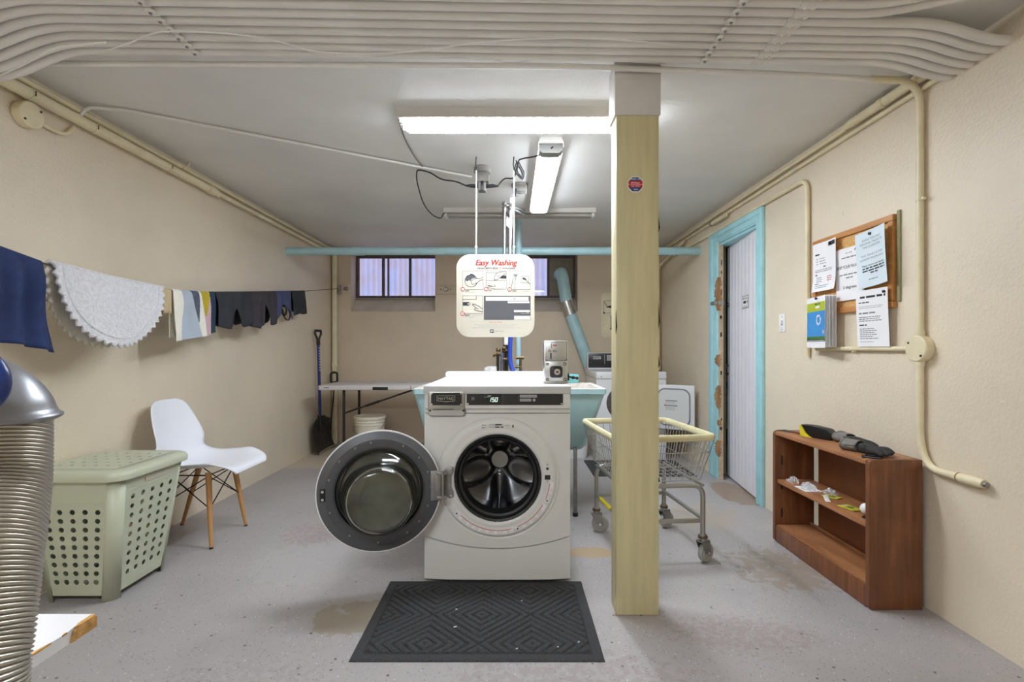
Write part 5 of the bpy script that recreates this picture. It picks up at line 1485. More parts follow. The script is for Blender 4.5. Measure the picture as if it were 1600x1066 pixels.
for p, q_ in ((cF, cR), (cLf, cB)):
    b.tube(fillet([p + V((0, 0, 0.135)), p + V((0, 0, 0.398)), q_ + V((0, 0, 0.398)), q_ + V((0, 0, 0.135))], 0.06, 8), r_, 12)
    b.obox((p + q_) / 2 + V((0, 0, 0.217)), (q_ - p).normalized(), Z3, (q_ - p).normalized().cross(Z3), (q_ - p).length, 0.022, 0.014, 0.003)
for p, q_ in ((cF, cLf), (cR, cB)):
    b.tube([p + V((0, 0, 0.225)), q_ + V((0, 0, 0.225))], 0.010, 10)
    b.tube([p + V((0, 0, 0.398)), q_ + V((0, 0, 0.398))], 0.009, 10)
b.build('frame', t, recalc=False)
b = MB('yellow'); p = cLf.lerp(cF, 0.2); q_ = cLf.lerp(cF, 0.62); b.tube([p + V((0, 0, 0.225)), q_ + V((0, 0, 0.225))], 0.0125, 10); b.build('yellow_tape', t)
for p, yaw in zip(cast, (0.5, 0.55, 0.5, -0.2)):
    c_, s_ = math.cos(yaw), math.sin(yaw)
    ru, rv = V((c_, s_, 0)), V((-s_, c_, 0))
    cw = p + ru * 0.022 + V((0, 0, 0.05))
    b = MB('nickel'); b.cyl(p + V((0, 0, 0.105)), p + V((0, 0, 0.15)), 0.018, 14); b.mat('brass').cyl(p + V((0, 0, 0.128)), p + V((0, 0, 0.138)), 0.024, 14); b.mat('galv')
    for sg in (-1, 1): b.prism([(-0.032, 0.115), (0.03, 0.115), (0.045, 0.05), (0.022, 0.038), (0.0, 0.05)], p + rv * (0.019 * sg), ru, Z3, rv, -0.0015, 0.0015)
    b.obox(p + V((0, 0, 0.113)), ru, rv, Z3, 0.062, 0.041, 0.006)
    cs = b.build('caster', t)
    b = MB('wheel'); b.lathe([(0.008, -0.015), (0.03, -0.015), (0.032, -0.012), (0.040, -0.012), (0.046, -0.013), (0.05, -0.007), (0.05, 0.007), (0.046, 0.013), (0.040, 0.012), (0.032, 0.012), (0.03, 0.015), (0.008, 0.015)], cw, rv, 32)
    b.mat('chrome').cyl(cw - rv * 0.022, cw + rv * 0.022, 0.007, 10); b.build('wheel', cs)
# ------------------------------------------------------------------ clothesline and washing
LINE = [V(p) for p in ((-2.02, -1.59, 1.86), (-1.80, 1.10, 1.52), (-1.82, 1.735, 1.462), (-1.86, 1.95, 1.440), (-1.88, 2.30, 1.424), (-1.89, 2.66, 1.418), (-1.91, 3.05, 1.445), (-1.94, 3.8, 1.535), (-1.975, 4.61, 1.635), (-2.02, 5.71, 1.795))]
def lp(y):
    for a, c in zip(LINE, LINE[1:]):
        if a.y <= y <= c.y:
            return a.lerp(c, (y - a.y) / (c.y - a.y))
    return LINE[-1]
b = MB('rope'); b.tube(LINE, 0.0032, 8)
tag(b.build('clothesline', recalc=False), 'thin brown clothesline strung along the left wall', 'clothesline')

def drape(name, lab, cat, y0, y1, front, back, mat, nu=60, nv=24, gap=0.008, flare=0.02, wav=0.006, wf=5.0, yslant=0.0, mf=None, thick=0.003, seed=1, parent=None, th=None):
    """a cloth folded over the line; front(s), back(s) give the hanging depth"""
    b = MB(mat)
    if mf:
        for k in mf[1]: b.mat(k)
    def P_(s, t):
        y = y0 + (y1 - y0) * s
        w = 2 * t - 1
        w = math.copysign(abs(w) ** 1.5, w)
        side = 1 if w >= 0 else -1
        d = (front(s) if side > 0 else back(s)) * abs(w)
        L_ = lp(y)
        rip = math.sin(s * 2 * PI * wf + seed + d * 6) * wav * min(1, d / 0.1)
        rip += (noise.noise(V((s * 4 + seed, d * 6, seed))) * wav * 1.3) * min(1, d / 0.06)
        rad = 0.0065
        tt = abs(w)
        off = side * (gap * min(1, math.sqrt(d / 0.010)) + flare * d) + rip
        return V((L_.x + off, y + yslant * d * (s * 2 - 1), L_.z + 0.0068 - d))
    f = None
    if mf:
        idx = {k: b.mats.index(M[k]) for k in mf[1] + [mat]}
        f = lambda u, v: idx[mf[0](u, v)]
    # vertices must follow the outline: nv rows each side
    b.surf(lambda u, v: P_(u, v), nu, nv * 2, f)
    o = b.build(name, parent, recalc=False, sharp=180, solid=thick)
    if lab: tag(o, lab, cat)
    return o

drape('navy_shirt', 'navy blue shirt hanging nearest the viewer on the clothesline', 'clothing', 1.28, 1.945,
      lambda s: 0.375 + 0.012 * math.sin(s * 7) - 0.02 * s, lambda s: 0.33 + 0.02 * math.sin(s * 5), 'navy', 90, 30, flare=0.10, wav=0.017, wf=6.2, yslant=0.065, seed=2, thick=0.002)

# scalloped half-round rug
def rug(side, Rr, name, mat, parent=None, shift=0.0):
    b = MB(mat); y0, y1 = 1.985, 2.665
    NA, NR = 132, 26
    def fn(u, v):
        ph = PI * u
        tooth = abs(((u * 26) % 1.0) - 0.5) * 2
        Rt = Rr * v
        if v > 0.93: Rt = Rr * (v + 0.0) - (1 - tooth) * 0.02 * (v - 0.93) / 0.07
        yy = (y0 + y1) / 2 - math.cos(ph) * Rt * ((y1 - y0) / 2 / Rr) + shift
        d = math.sin(ph) * Rt * 0.98
        Lp = lp(yy)
        w = 0.008 * math.sin(yy * 17) * min(1, d / 0.1)
        return V((Lp.x + side * (0.010 + 0.10 * d * (0.6 if side > 0 else 1.0)) + w, yy, Lp.z + 0.008 - d))
    b.surf(fn, NA * 2, NR)
    if side > 0:
        b.surf(lambda u, v: lp(y0 + (y1 - y0) * u) + V((0.010 * math.cos(PI * v), 0, 0.008 + 0.007 * math.sin(PI * v))), 60, 8)
    return b.build(name, parent, recalc=False, sharp=180, solid=0.011)
t = thing('bath_rug', 'round white tufted bath rug with scalloped edge folded over the clothesline', 'rug', lp(2.32))
rug(1, 0.335, 'front_half', 'ruglace', t); rug(-1, 0.335, 'back_half', 'rugback', t, -0.025)
b = MB('ruglace')
pts = []
for k in range(61):
    ph = PI * k / 60; r = 0.288; yy = 2.325 - math.cos(ph) * r * 1.015; d = math.sin(ph) * r * 0.98; Lp = lp(yy)
    pts.append(V((Lp.x + 0.017 + 0.06 * d + 0.008 * math.sin(yy * 17) * min(1, d / 0.1), yy, Lp.z + 0.008 - d)))
b.tube(pts, 0.0035, 6); b.build('stitched_band', t, recalc=False)

drape('beige_cloth', 'small beige cloth on the line between the white rug and striped towel', 'cloth', 2.66, 2.735, lambda s: 0.135, lambda s: 0.14, 'beige', 14, 10, flare=0.01, wav=0.004, seed=4)
drape('towel', 'hand towel with wavy white, grey blue, mustard and pink stripes on the line', 'towel', 2.745, 3.165,
      lambda s: 0.29 - 0.02 * s if s < 0.83 else 0.29 - 0.02 * s - 0.01, lambda s: 0.27, 'tw_white', 170, 60, flare=0.04, wav=0.005, wf=1.5, seed=6, thick=0.004, gap=0.0095,
      mf=(lambda u, v: (lambda t_: (
          'tw_white' if u < 0.16 + 0.03 * math.sin(t_ * 5) else
          'tw_blue' if u < 0.40 + 0.22 * t_ ** 1.2 and not (u > 0.37 + 0.33 * t_ and t_ < 0.76) else
          'tw_slate' if u < 0.60 and t_ < 0.76 and u < 0.57 + 0.03 * math.sin(t_ * 4) else
          'tw_white' if u < 0.62 + 0.11 * t_ else
          'tw_mustard' if t_ < 0.66 and u < 0.80 + 0.06 * math.sin(t_ * 3 + 0.4) - 0.10 * max(0, t_ - 0.25) / 0.4 and u > 0.62 + 0.13 * t_ else
          'tw_pink' if u < 0.845 + 0.02 * math.sin(t_ * 4) and t_ > 0.25 else
          'tw_white' if u < 0.85 else 'tw_teal'))(abs(2 * v - 1)), ['tw_blue', 'tw_slate', 'tw_mustard', 'tw_pink', 'tw_teal']))
def shorts(seed, cdepth, a, c):
    def f(s):
        base = a + (c - a) * s
        n = abs(s - 0.52)
        notch = cdepth * 1.15 * max(0.0, 1 - n / 0.09) ** 0.7
        return base - notch + 0.012 * math.cos((s - 0.25) * 2 * PI * 2)
    return f
drape('black_shorts', 'black boxer shorts next to the striped towel on the clothesline', 'clothing', 3.175, 3.63, shorts(1, 0.10, 0.235, 0.245), shorts(1, 0.09, 0.22, 0.23), 'cl_black', 80, 20, flare=0.10, wav=0.010, wf=3, seed=8)
drape('black_shorts', 'plum black boxer shorts left of the slate blue garment on the line', 'clothing', 3.64, 4.06, shorts(2, 0.13, 0.275, 0.255), shorts(2, 0.11, 0.26, 0.24), 'cl_plum', 80, 20, flare=0.10, wav=0.010, wf=3, seed=9)
t = thing('slate_garment', 'small slate blue garment with black straps on the clothesline', 'clothing', lp(4.22))
drape('cloth_body', None, None, 4.07, 4.375, lambda s: 0.115 + 0.13 * abs(2 * s - 0.95) ** 1.3, lambda s: 0.14, 'cl_navy', 40, 18, flare=0.06, wav=0.008, wf=2, seed=11, parent=t)
b = MB('black'); q0 = lp(4.2)
b.tube(smoothpath([lp(4.13) + V((0.02, 0, -0.13)), lp(4.15) + V((0.03, 0, -0.19)), lp(4.21) + V((0.035, 0, -0.235)), lp(4.27) + V((0.035, 0, -0.24)), lp(4.30) + V((0.03, 0, -0.19)), lp(4.29) + V((0.02, 0, -0.15))], 6), 0.006, 6)
b.tube(smoothpath([lp(4.14) + V((0.025, 0, -0.14)), lp(4.19) + V((0.03, 0, -0.20)), lp(4.23) + V((0.03, 0, -0.15)), lp(4.18) + V((0.028, 0, -0.12))], 6), 0.008, 6)
b.build('strap', t, recalc=False)
drape('charcoal_cloth', 'square charcoal cloth, last item toward the far end of the clothesline', 'clothing', 4.39, 4.70, lambda s: 0.215 + 0.008 * math.sin(s * 9), lambda s: 0.19, 'cl_char', 40, 18, flare=0.05, wav=0.009, wf=2, seed=13)

# ------------------------------------------------------------------ hamper
t = thing('laundry_hamper', 'sage green plastic laundry hamper with holes and closed lid', 'hamper', (-1.87, 2.3, 0))
HB = (-2.03, -1.73, 2.135, 2.475); HT = (-2.065, -1.665, 2.085, 2.52); HZ1 = 0.545
def hcorner(i, f, rr=0.045):
    x0 = HB[0] + (HT[0] - HB[0]) * f; x1 = HB[1] + (HT[1] - HB[1]) * f
    y0 = HB[2] + (HT[2] - HB[2]) * f; y1 = HB[3] + (HT[3] - HB[3]) * f
    return x0, x1, y0, y1
def holepatch(b, fn, u0, u1, v0, v1, nc, nr, rx, skip=None, n=16, stag=0.0):
    """fn(u,v) surface; nc x nr holes inside the sub-rectangle, plain strips outside"""
    b.surf(lambda a, c: fn(a, v0 * c), 6, 1); b.surf(lambda a, c: fn(a, v1 + (1 - v1) * c), 6, 1)
    b.surf(lambda a, c: fn(u0 * a, v0 + (v1 - v0) * c), 1, 6); b.surf(lambda a, c: fn(u1 + (1 - u1) * a, v0 + (v1 - v0) * c), 1, 6)
    du_, dv_ = (u1 - u0) / nc, (v1 - v0) / nr
    for i in range(nc):
        for j in range(nr):
            cu, cv = u0 + du_ * (i + 0.5), v0 + dv_ * (j + 0.5)
            vs = []
            for k in range(n):
                a = 2 * PI * (k + 0.5) / n
                c, s_ = math.cos(a), math.sin(a)
                m = 1 / max(abs(c), abs(s_))
                vs.append(fn(cu + du_ * 0.5 * c * m, cv + dv_ * 0.5 * s_ * m))
            ex = (fn(cu + 0.01, cv) - fn(cu - 0.01, cv)).length / 0.02; ey = (fn(cu, cv + 0.01) - fn(cu, cv - 0.01)).length / 0.02
            for k in range(n):
                a = 2 * PI * (k + 0.5) / n
                vs.append(fn(cu + rx / ex * math.cos(a), cv + rx / ey * math.sin(a)))
            fs = [(k, (k + 1) % n, n + (k + 1) % n, n + k) for k in range(n)]
            b.add(vs, fs)
            # true corners of the cell
            # (the 16-gon boundary meets them exactly at its four corner steps)
            corners = [fn(cu + sx * du_ / 2, cv + sy * dv_ / 2) for sx, sy in ((1, 1), (-1, 1), (-1, -1), (1, -1))]
            q4 = n // 8
            for ci, kk in enumerate((q4 - 1, 3 * q4 - 1, 5 * q4 - 1, 7 * q4 - 1)):
                b.add([vs[kk], corners[ci], vs[(kk + 1) % n]], [(0, 1, 2)])
b = MB('sage'); rr = 0.045; Z0 = 0.03
def side(face):
    def fn(u, v):
        x0, x1, y0, y1 = hcorner(0, v); z = Z0 + (HZ1 - Z0) * v
        if face == 'f': return V((x0 + rr + (x1 - x0 - 2 * rr) * u, y0, z))
        if face == 'b': return V((x1 - rr - (x1 - x0 - 2 * rr) * u, y1, z))
        if face == 'r': return V((x1, y0 + rr + (y1 - y0 - 2 * rr) * u, z))
        return V((x0, y1 - rr - (y1 - y0 - 2 * rr) * u, z))
    return fn
b.smooth = False
holepatch(b, side('f'), 0.02, 0.98, 0.08, 0.76, 5, 9, 0.0118)
holepatch(b, side('r'), 0.04, 0.96, 0.10, 0.85, 5, 9, 0.0118)
holepatch(b, side('b'), 0.02, 0.98, 0.08, 0.76, 5, 9, 0.0118)
b.surf(side('l'), 4, 4)
b.smooth = True
for face in range(4):
    def cfn(u, v, face=face):
        x0, x1, y0, y1 = hcorner(0, v); z = (HZ1) * v
        z = 0.0 + HZ1 * v
        ff = max(0.0, (z - Z0) / (HZ1 - Z0))
        x0, x1, y0, y1 = hcorner(0, ff)
        cx, cyy, a0 = ((x1 - rr, y0 + rr, -PI / 2), (x1 - rr, y1 - rr, 0), (x0 + rr, y1 - rr, PI / 2), (x0 + rr, y0 + rr, PI))[face]
        a = a0 + PI / 2 * u
        return V((cx + rr * math.cos(a), cyy + rr * math.sin(a), z))
    b.surf(cfn, 14, 1)
x0, x1, y0, y1 = hcorner(0, 0.02); b.add([(x0 + .01, y0 + .01, 0.045), (x1 - .01, y0 + .01, 0.045), (x1 - .01, y1 - .01, 0.045), (x0 + .01, y1 - .01, 0.045)], [(0, 1, 2, 3)])
b.build('body', t, recalc=False, sharp=35, solid=0.003, weld=True)
b = MB('sage')
# thin raised frames round the hole fields
def fieldframe(fn, u0, u1, v0, v1):
    pts = []
    for a, c in rrect(0, 0, 1, 1, 0.08, 4): pts.append(fn(u0 + (u1 - u0) * a, v0 + (v1 - v0) * c))
    b.tube(pts, 0.0025, 6, closed=True)
fieldframe(side('f'), 0.0, 1.0, 0.02, 0.80); fieldframe(side('r'), 0.0, 1.0, 0.06, 0.875)
b.build('panel_rim', t, recalc=False)
b = MB('sage'); zc_ = 0.538
def orr(g_, z, r): return [V((a, c, z)) for a, c in rrect(HT[0] - g_, HT[2] - g_, HT[1] + g_, HT[3] + g_, r, 8)]
loops = [orr(0.018, zc_, 0.07), orr(0.026, zc_ + 0.002, 0.075), orr(0.027, zc_ + 0.02, 0.075), orr(0.020, zc_ + 0.034, 0.07), orr(0.004, zc_ + 0.041, 0.06), orr(-0.035, zc_ + 0.044, 0.03)]
b.loft(loops, False)
inner = loops[-1]
lx0, lx1, ly0, ly1 = HT[0] + 0.035, HT[1] - 0.035, HT[2] + 0.035, HT[3] - 0.035
b.smooth = False
holepatch(b, lambda u, v: V((lx0 + (lx1 - lx0) * u, ly0 + (ly1 - ly0) * v, zc_ + 0.044)), 0.02, 0.98, 0.08, 0.92, 6, 5, 0.0085)
ring4 = [V((lx0, ly0, zc_ + 0.044)), V((lx1, ly0, zc_ + 0.044)), V((lx1, ly1, zc_ + 0.044)), V((lx0, ly1, zc_ + 0.044))]
b.build('lid', t, recalc=False, sharp=50, solid=0.003)
b = MB('tag'); fr = side('r'); c = fr(0.55, 0.945); eu_ = (fr(1, .945) - fr(0, .945)).normalized(); ev = (fr(.5, 1) - fr(.5, .9)).normalized(); en_ = eu_.cross(ev)
if en_.x < 0: en_ = -en_
b.prism(rrect(-0.075, -0.02, 0.075, 0.02, 0.006), c, eu_, ev, en_, 0.0, 0.005)
pr = Print(b, c + en_ * 0.0052, eu_, ev, en_); pr.rect(-0.06, -0.011, 0.12, 0.022, 'sage', 1); pr.bars(-0.045, -0.004, 0.09, 1, 0.01, 0.008, 'inkl', 2, 0)
b.build('name_plate', t, recalc=False)

# ------------------------------------------------------------------ shell chair
t = thing('shell_chair', 'white plastic shell chair with beech legs by the left wall', 'chair', (-1.85, 2.89, 0))
prof = [(0.262, 0.405, .165), (0.255, 0.425, .185), (0.225, 0.437, .205), (0.15, 0.435, .225), (0.05, 0.425, .232), (-0.05, 0.42, .232), (-0.12, 0.432, .228), (-0.165, 0.465, .222), (-0.19, 0.52, .212), (-0.208, 0.60, .200), (-0.225, 0.68, .182), (-0.240, 0.75, .155), (-0.249, 0.785, .125), (-0.254, 0.80, .085)]
CXc, CYc = -1.785, 2.89
pp = smoothpath([V((a, c, w)) for a, c, w in prof], 4)
b = MB('chairwhite')
def shell(u, v):
    k = v * (len(pp) - 1); i = min(int(k), len(pp) - 2); p = pp[i].lerp(pp[i + 1], k - i)
    w = 2 * u - 1
    e = abs(w) ** 2.6
    back = min(1.0, max(0.0, (p.y - 0.44) / 0.12)); fade = min(1.0, max(0.0, (0.80 - p.y) / 0.2)); ff = min(1, max(0, (0.26 - p.x) / 0.12))
    return V((CXc + p.x + e * 0.055 * back * (0.3 + 0.7 * fade), CYc + w * p.z, p.y + e * 0.045 * (1 - back) * ff))
b.surf(shell, 28, len(pp) - 1); b.build('seat_shell', t, recalc=False, sharp=180, solid=0.007)
tops = [(-1.70, 2.765), (-1.70, 3.015), (-1.90, 3.015), (-1.90, 2.765)]
bots = [(-1.648, 2.706), (-1.648, 3.06), (-2.055, 3.075), (-2.055, 2.705)]
for (tx_, ty_), (bx_, by_) in zip(tops, bots):
    p0, p1 = V((bx_, by_, 0.0)), V((tx_, ty_, 0.405)); dd = (p1 - p0).normalized()
    b = MB('beech'); b.tube([p0 + dd * 0.008, p0.lerp(p1, 0.5), p1], [0.0095, 0.0135, 0.0165], 14)
    b.mat('rubber').tube([p0, p0 + dd * 0.009], 0.0098, 12); b.build('leg', t)
b = MB('blackwire')
def at(i, f): return V((bots[i][0], bots[i][1], 0)).lerp(V((tops[i][0], tops[i][1], 0.405)), f)
for i in range(4):
    j = (i + 1) % 4
    b.tube([at(i, 0.52), at(j, 0.95)], 0.0032, 6); b.tube([at(j, 0.52), at(i, 0.95)], 0.0032, 6)
    b.tube([at(i, 0.96), at(j, 0.96)], 0.0035, 6)
b.build('brace', t, recalc=False)

# ------------------------------------------------------------------ folding table and what stands near it
t = thing('folding_table', 'long white folding table with dark legs against the far wall', 'table', (-0.96, 5.13, 0))
tx0, tx1, ty0, ty1 = -1.885, -0.07, 4.79, 5.46
b = MB('tabletop'); b.prism(rrect(tx0, ty0, tx1, ty1, 0.03), (0, 0, 0.697), X3, Y3, Z3, 0, 0.044, 0.006)
b.mat('black').box((-1.35, ty0 - 0.002, 0.697), (-1.20, ty0 + 0.02, 0.728), 0.003); b.mat('blue').box((tx0 + 0.06, ty0 - 0.0008, 0.717), (tx0 + 0.11, ty0 + 0.01, 0.724)); b.mat('ink').box((-0.98, ty0 - 0.0008, 0.697), (-0.976, ty0 + 0.01, 0.741))
b.build('tabletop', t)
for x in (-1.655, -0.25):
    for y in (4.87, 5.36):
        b = MB('tableleg'); b.tube([(x, y, 0.012), (x, y, 0.70)], 0.0135, 12); b.mat('rubber').tube([(x, y, 0), (x, y, 0.014)], 0.016, 10); b.build('leg', t)
b = MB('tableleg')
for x, x2 in ((-1.655, -0.98), (-0.25, -0.90)):
    b = MB('tableleg')
    b.tube([(x, 4.87, 0.08), (x, 5.36, 0.08)], 0.009, 8); b.build('crossbar', t)
    b = MB('tableleg')
    b.tube([(x, 4.87, 0.46), (x, 5.36, 0.46)], 0.009, 8)
    b.tube([(x, 4.875, 0.46), (x2, 4.875, 0.69)], 0.0085, 8); b.tube([(x + (x2 - x) * 0.32, 4.875, 0.46 + .23 * .32), (x + (x2 - x) * 0.52, 4.875, 0.46 + .23 * .52)], 0.013, 8)
    b.build('brace', t)
t = thing('bucket', 'white plastic bucket under the folding table', 'bucket', (-1.47, 5.12, 0))
b = MB('bucket')
pr_ = [(0, 0.0), (0.128, 0.0), (0.132, 0.008)] + [(0.132 + 0.02 * z / 0.4, z) for z in (0.1, 0.2, 0.3)]
pr_ += [(0.149, 0.315), (0.156, 0.317), (0.156, 0.322), (0.150, 0.324), (0.150, 0.345), (0.157, 0.347), (0.157, 0.352), (0.151, 0.354), (0.151, 0.372), (0.158, 0.374), (0.158, 0.38), (0.152, 0.384)]
b.lathe(pr_, (-1.47, 5.12, 0), seg=40); b.build('body', t)
b = MB('bucket'); b.lathe([(0.160, 0.378), (0.162, 0.38), (0.162, 0.402), (0.158, 0.406), (0.148, 0.404), (0.142, 0.392), (0, 0.390)], (-1.47, 5.12, 0), seg=40); b.build('lid', t)
b = MB('galv'); b.tube(smoothpath([(-1.625, 5.12, 0.34), (-1.60, 5.0, 0.27), (-1.47, 4.955, 0.22), (-1.34, 5.0, 0.27), (-1.315, 5.12, 0.34)], 6), 0.0025, 6); b.build('handle', t)

t = thing('snow_shovel', 'snow shovel with blue handle and black scoop in the far left corner', 'shovel', (-2.04, 5.2, 0))
b = MB('shovel')
def blade(u, v):
    y = 5.06 + 0.46 * u; z = 0.012 + 0.36 * v
    side_ = (2 * u - 1) ** 4
    bow = 0.05 * math.sin(PI * min(1, v * 0.95)) 
    x = -2.03 - 0.01 * v - bow * 0.6 + 0.02 * side_ + 0.03 * (1 - v)
    rib = 0.004 * (1 if (abs((u * 7) % 1 - 0.5) < 0.14 and 0.12 < v < 0.9) else 0)
    if v > 0.88: z -= 0.05 * (abs(2 * u - 1) ** 2) * (v - 0.88) / 0.12
    return V((x + rib, y, z))
b.surf(blade, 56, 20); b.build('scoop', t, recalc=False, sharp=40, solid=0.005)
b = MB('steel'); b.surf(lambda u, v: blade(u, 0.0) + V((0.008, 0, -0.011 + 0.028 * v)), 24, 1); b.build('edge_strip', t, recalc=False, solid=0.002)
h0, h1 = V((-2.045, 5.27, 0.33)), V((-2.045, 5.22, 1.16))
b = MB('bluehandle'); b.tube([h0, h1], 0.0155, 14)
hd_ = (h1 - h0).normalized(); hn = V((0.35, -0.94, 0)).normalized(); hu = hd_
b.mat('paper')
rn = random.Random(9)
for k in range(9):
    f = 0.93 - k * 0.035
    c = h0.lerp(h1, f) + V((0.0135, -0.010, 0))
    b.obox(c, V((0.5, 0.86, 0)).normalized(), hd_, V((0.86, -0.5, 0)).normalized(), 0.012, 0.004, 0.001); b.obox(c + hd_ * 0.008, V((0.5, 0.86, 0)).normalized(), hd_, V((0.86, -0.5, 0)).normalized(), 0.012, 0.004, 0.001); b.obox(c + hd_ * 0.004, V((0.5, 0.86, 0)).normalized(), hd_, V((0.86, -0.5, 0)).normalized(), 0.004, 0.010, 0.001)
b.build('handle', t)
b = MB('shovel')
b.tube([h1 - hd_ * 0.02, h1 + hd_ * 0.03], 0.020, 12)
gy = V((0.55, 0.83, 0)).normalized(); top = h1 + hd_ * 0.13
for sg in (-1, 1): b.tube(smoothpath([h1 + hd_ * 0.01, h1 + hd_ * 0.06 + gy * 0.018 * sg, top - hd_ * 0.03 + gy * 0.036 * sg, top + gy * 0.030 * sg], 5), 0.0115, 10)
b.tube([top - gy * 0.036, top + gy * 0.036], 0.014, 12); b.tube([h0 - hd_ * 0.1, h0 + hd_ * 0.06], 0.024, 12); b.ball(h0 + V((0.02, 0.06, 0.0)), 0.045, 14, 8, (0.6, 1.0, 1.2))
b.build('grip', t)
t = thing('hand_tool', 'second tool with black loop grip behind the blue shovel', 'tool', (-2.02, 5.6, 0))
b = MB('black'); gx = V((0.95, 0.3, 0)).normalized(); c0 = V((-2.015, 5.60, 0.77))
b.tube([c0 + gx * a + Z3 * z for a, z in rrect(-0.034, -0.055, 0.034, 0.06, 0.025, 5)], 0.013, 10, closed=True); b.build('grip', t)
b = MB('black'); b.tube(smoothpath([c0 - Z3 * 0.05, (-2.018, 5.6, 0.60), (-2.03, 5.59, 0.42), (-2.052, 5.585, 0.2), (-2.06, 5.58, 0.0)], 6), 0.0085, 8); b.build('shaft', t)

# ------------------------------------------------------------------ bookcase and what lies on it
t = thing('bookcase', 'low brown wooden bookcase standing open toward the room on the right', 'bookcase', (1.615, 2.45, 0))
bx0, bx1, by0, by1, bh = 1.503, 1.728, 2.07, 2.835, 0.632
def panel_prof(): return [(bx1, 0.0), (bx1, bh), (bx0 + 0.018, bh), (bx0 + 0.005, bh - 0.005), (bx0, bh - 0.018), (bx0, 0.012), (bx0 + 0.012, 0.0)]
for y0_, y1_ in ((by0, by0 + 0.024), (by1 - 0.024, by1)):
    b = MB('cabinetwood'); b.prism(panel_prof(), (0, 0, 0), X3, Z3, Y3, y0_, y1_, 0.003); b.build('side_panel', t)
b = MB('cabinetwoodh'); b.prism([(bx1, bh), (bx0 + 0.016, bh), (bx0 + 0.004, bh - 0.006), (bx0 + 0.001, bh - 0.014), (bx0 + 0.004, bh - 0.024), (bx1, bh - 0.024)], (0, 0, 0), X3, Z3, Y3, by0 + 0.024, by1 - 0.024); b.build('top', t)
b = MB('cabinetwoodh'); b.box((bx0 + 0.012, by0 + 0.025, 0.335), (bx1 - 0.02, by1 - 0.025, 0.357), 0.004)
b.build('shelf', t)
b = MB('cabinetwoodh'); b.box((bx0 + 0.012, by0 + 0.025, 0.078), (bx1 - 0.008, by1 - 0.025, 0.098), 0.003); b.box((bx1 - 0.03, by0 + 0.025, 0.098), (bx1 - 0.018, by1 - 0.025, 0.112), 0.003); b.build('bottom_shelf', t)
b = MB('cabinetwood'); b.box((bx0 + 0.004, by0 + 0.025, 0.0), (bx0 + 0.024, by1 - 0.025, 0.094), 0.004); b.build('kick_board', t)
b = MB('cabinetback'); b.box((bx1 - 0.008, by0 + 0.024, 0.07), (bx1 - 0.002, by1 - 0.075, bh - 0.02)); b.build('back_panel', t)
b = MB('rubber')
for z in (0.44, 0.30, 0.14): b.box((bx0 + 0.035, by1 - 0.026, z), (bx0 + 0.043, by1 - 0.0235, z + 0.05))
b.build('shelf_groove', t)
ZS = 0.3575
def bag(c, lx, ly, h, lab, mat='plasticclear', seed=0):
    b = MB(mat)
    def fn(u, v):
        a = 2 * PI * u; r = math.sin(PI * v * 0.5)
        n_ = 0.8 + 0.45 * noise.noise(V((math.cos(a) * 1.6 + seed, math.sin(a) * 1.6, v * 3)))
        return V((c[0] + lx * r * math.cos(a) * n_, c[1] + ly * r * math.sin(a) * n_, c[2] + max(0.0, h * math.cos(PI * v * 0.5) * (0.7 + 0.6 * noise.noise(V((u * 9, v * 5, seed)))))))
    b.surf(fn, 30, 12); return tag(b.build('plastic_bag', recalc=True, sharp=30, weld=True), lab, 'bag')
bag((1.565, 2.735, ZS), 0.035, 0.045, 0.04, 'crumpled clear bag at the far end of the bookcase shelf', seed=3)
bag((1.57, 2.60, ZS + 0.004), 0.04, 0.06, 0.035, 'crumpled clear bag on a white card on the bookcase shelf', seed=7)
b = MB('paper'); b.box((1.525, 2.55, ZS), (1.61, 2.655, ZS + 0.0025)); tag(b.build('backing_card'), 'white card under the crumpled bag on the bookcase shelf', 'card')
bag((1.63, 2.52, ZS), 0.035, 0.05, 0.03, 'crumpled clear bag at the back of the shelf behind the yellow packets', seed=11)
def packet(c, yaw, lab, w=0.05, l=0.075):
    t = thing('packet', lab, 'packet', c)
    u_, v_ = V((math.cos(yaw), math.sin(yaw), 0)), V((-math.sin(yaw), math.cos(yaw), 0))
    b = MB('packet'); b.obox(V(c) + Z3 * 0.003, u_, v_, Z3, w, l, 0.005, 0.002)
    pr = Print(b, V(c) + Z3 * 0.0055, u_, v_, Z3); pr.poly([(-0.01, -0.02), (0.012, -0.014), (0.004, 0.012), (-0.014, 0.006)], 'printgreen', 1); pr.bars(-0.018, 0.026, 0.036, 2, 0.007, 0.004, 'paper', 1)
    b.build('packet_body', t, recalc=False)
packet((1.60, 2.46, ZS), 0.5, 'yellow green packet beside the white strip on the shelf'); packet((1.575, 2.29, ZS), 0.25, 'yellow packet nearest the white ball on the shelf', 0.06, 0.085)
b = MB('whiteplastic'); b.obox((1.555, 2.43, ZS + 0.003), V((0.45, 0.9, 0)).normalized(), V((-0.9, 0.45, 0)).normalized(), Z3, 0.11, 0.022, 0.005, 0.002); tag(b.build('plastic_strip'), 'white plastic strip lying across the front of the bookcase shelf', 'strip')
t = thing('light_bulb', 'white round bulb at the near end of the bookcase shelf', 'bulb', (1.59, 2.2, ZS))
b = MB('bulb'); b.ball((1.588, 2.205, ZS + 0.0255), 0.025, 20, 14); b.build('globe', t)
b = MB('galv'); b.tube([(1.602, 2.188, ZS + 0.022), (1.618, 2.16, ZS + 0.016)], [0.014, 0.012], 12); b.build('screw_base', t)
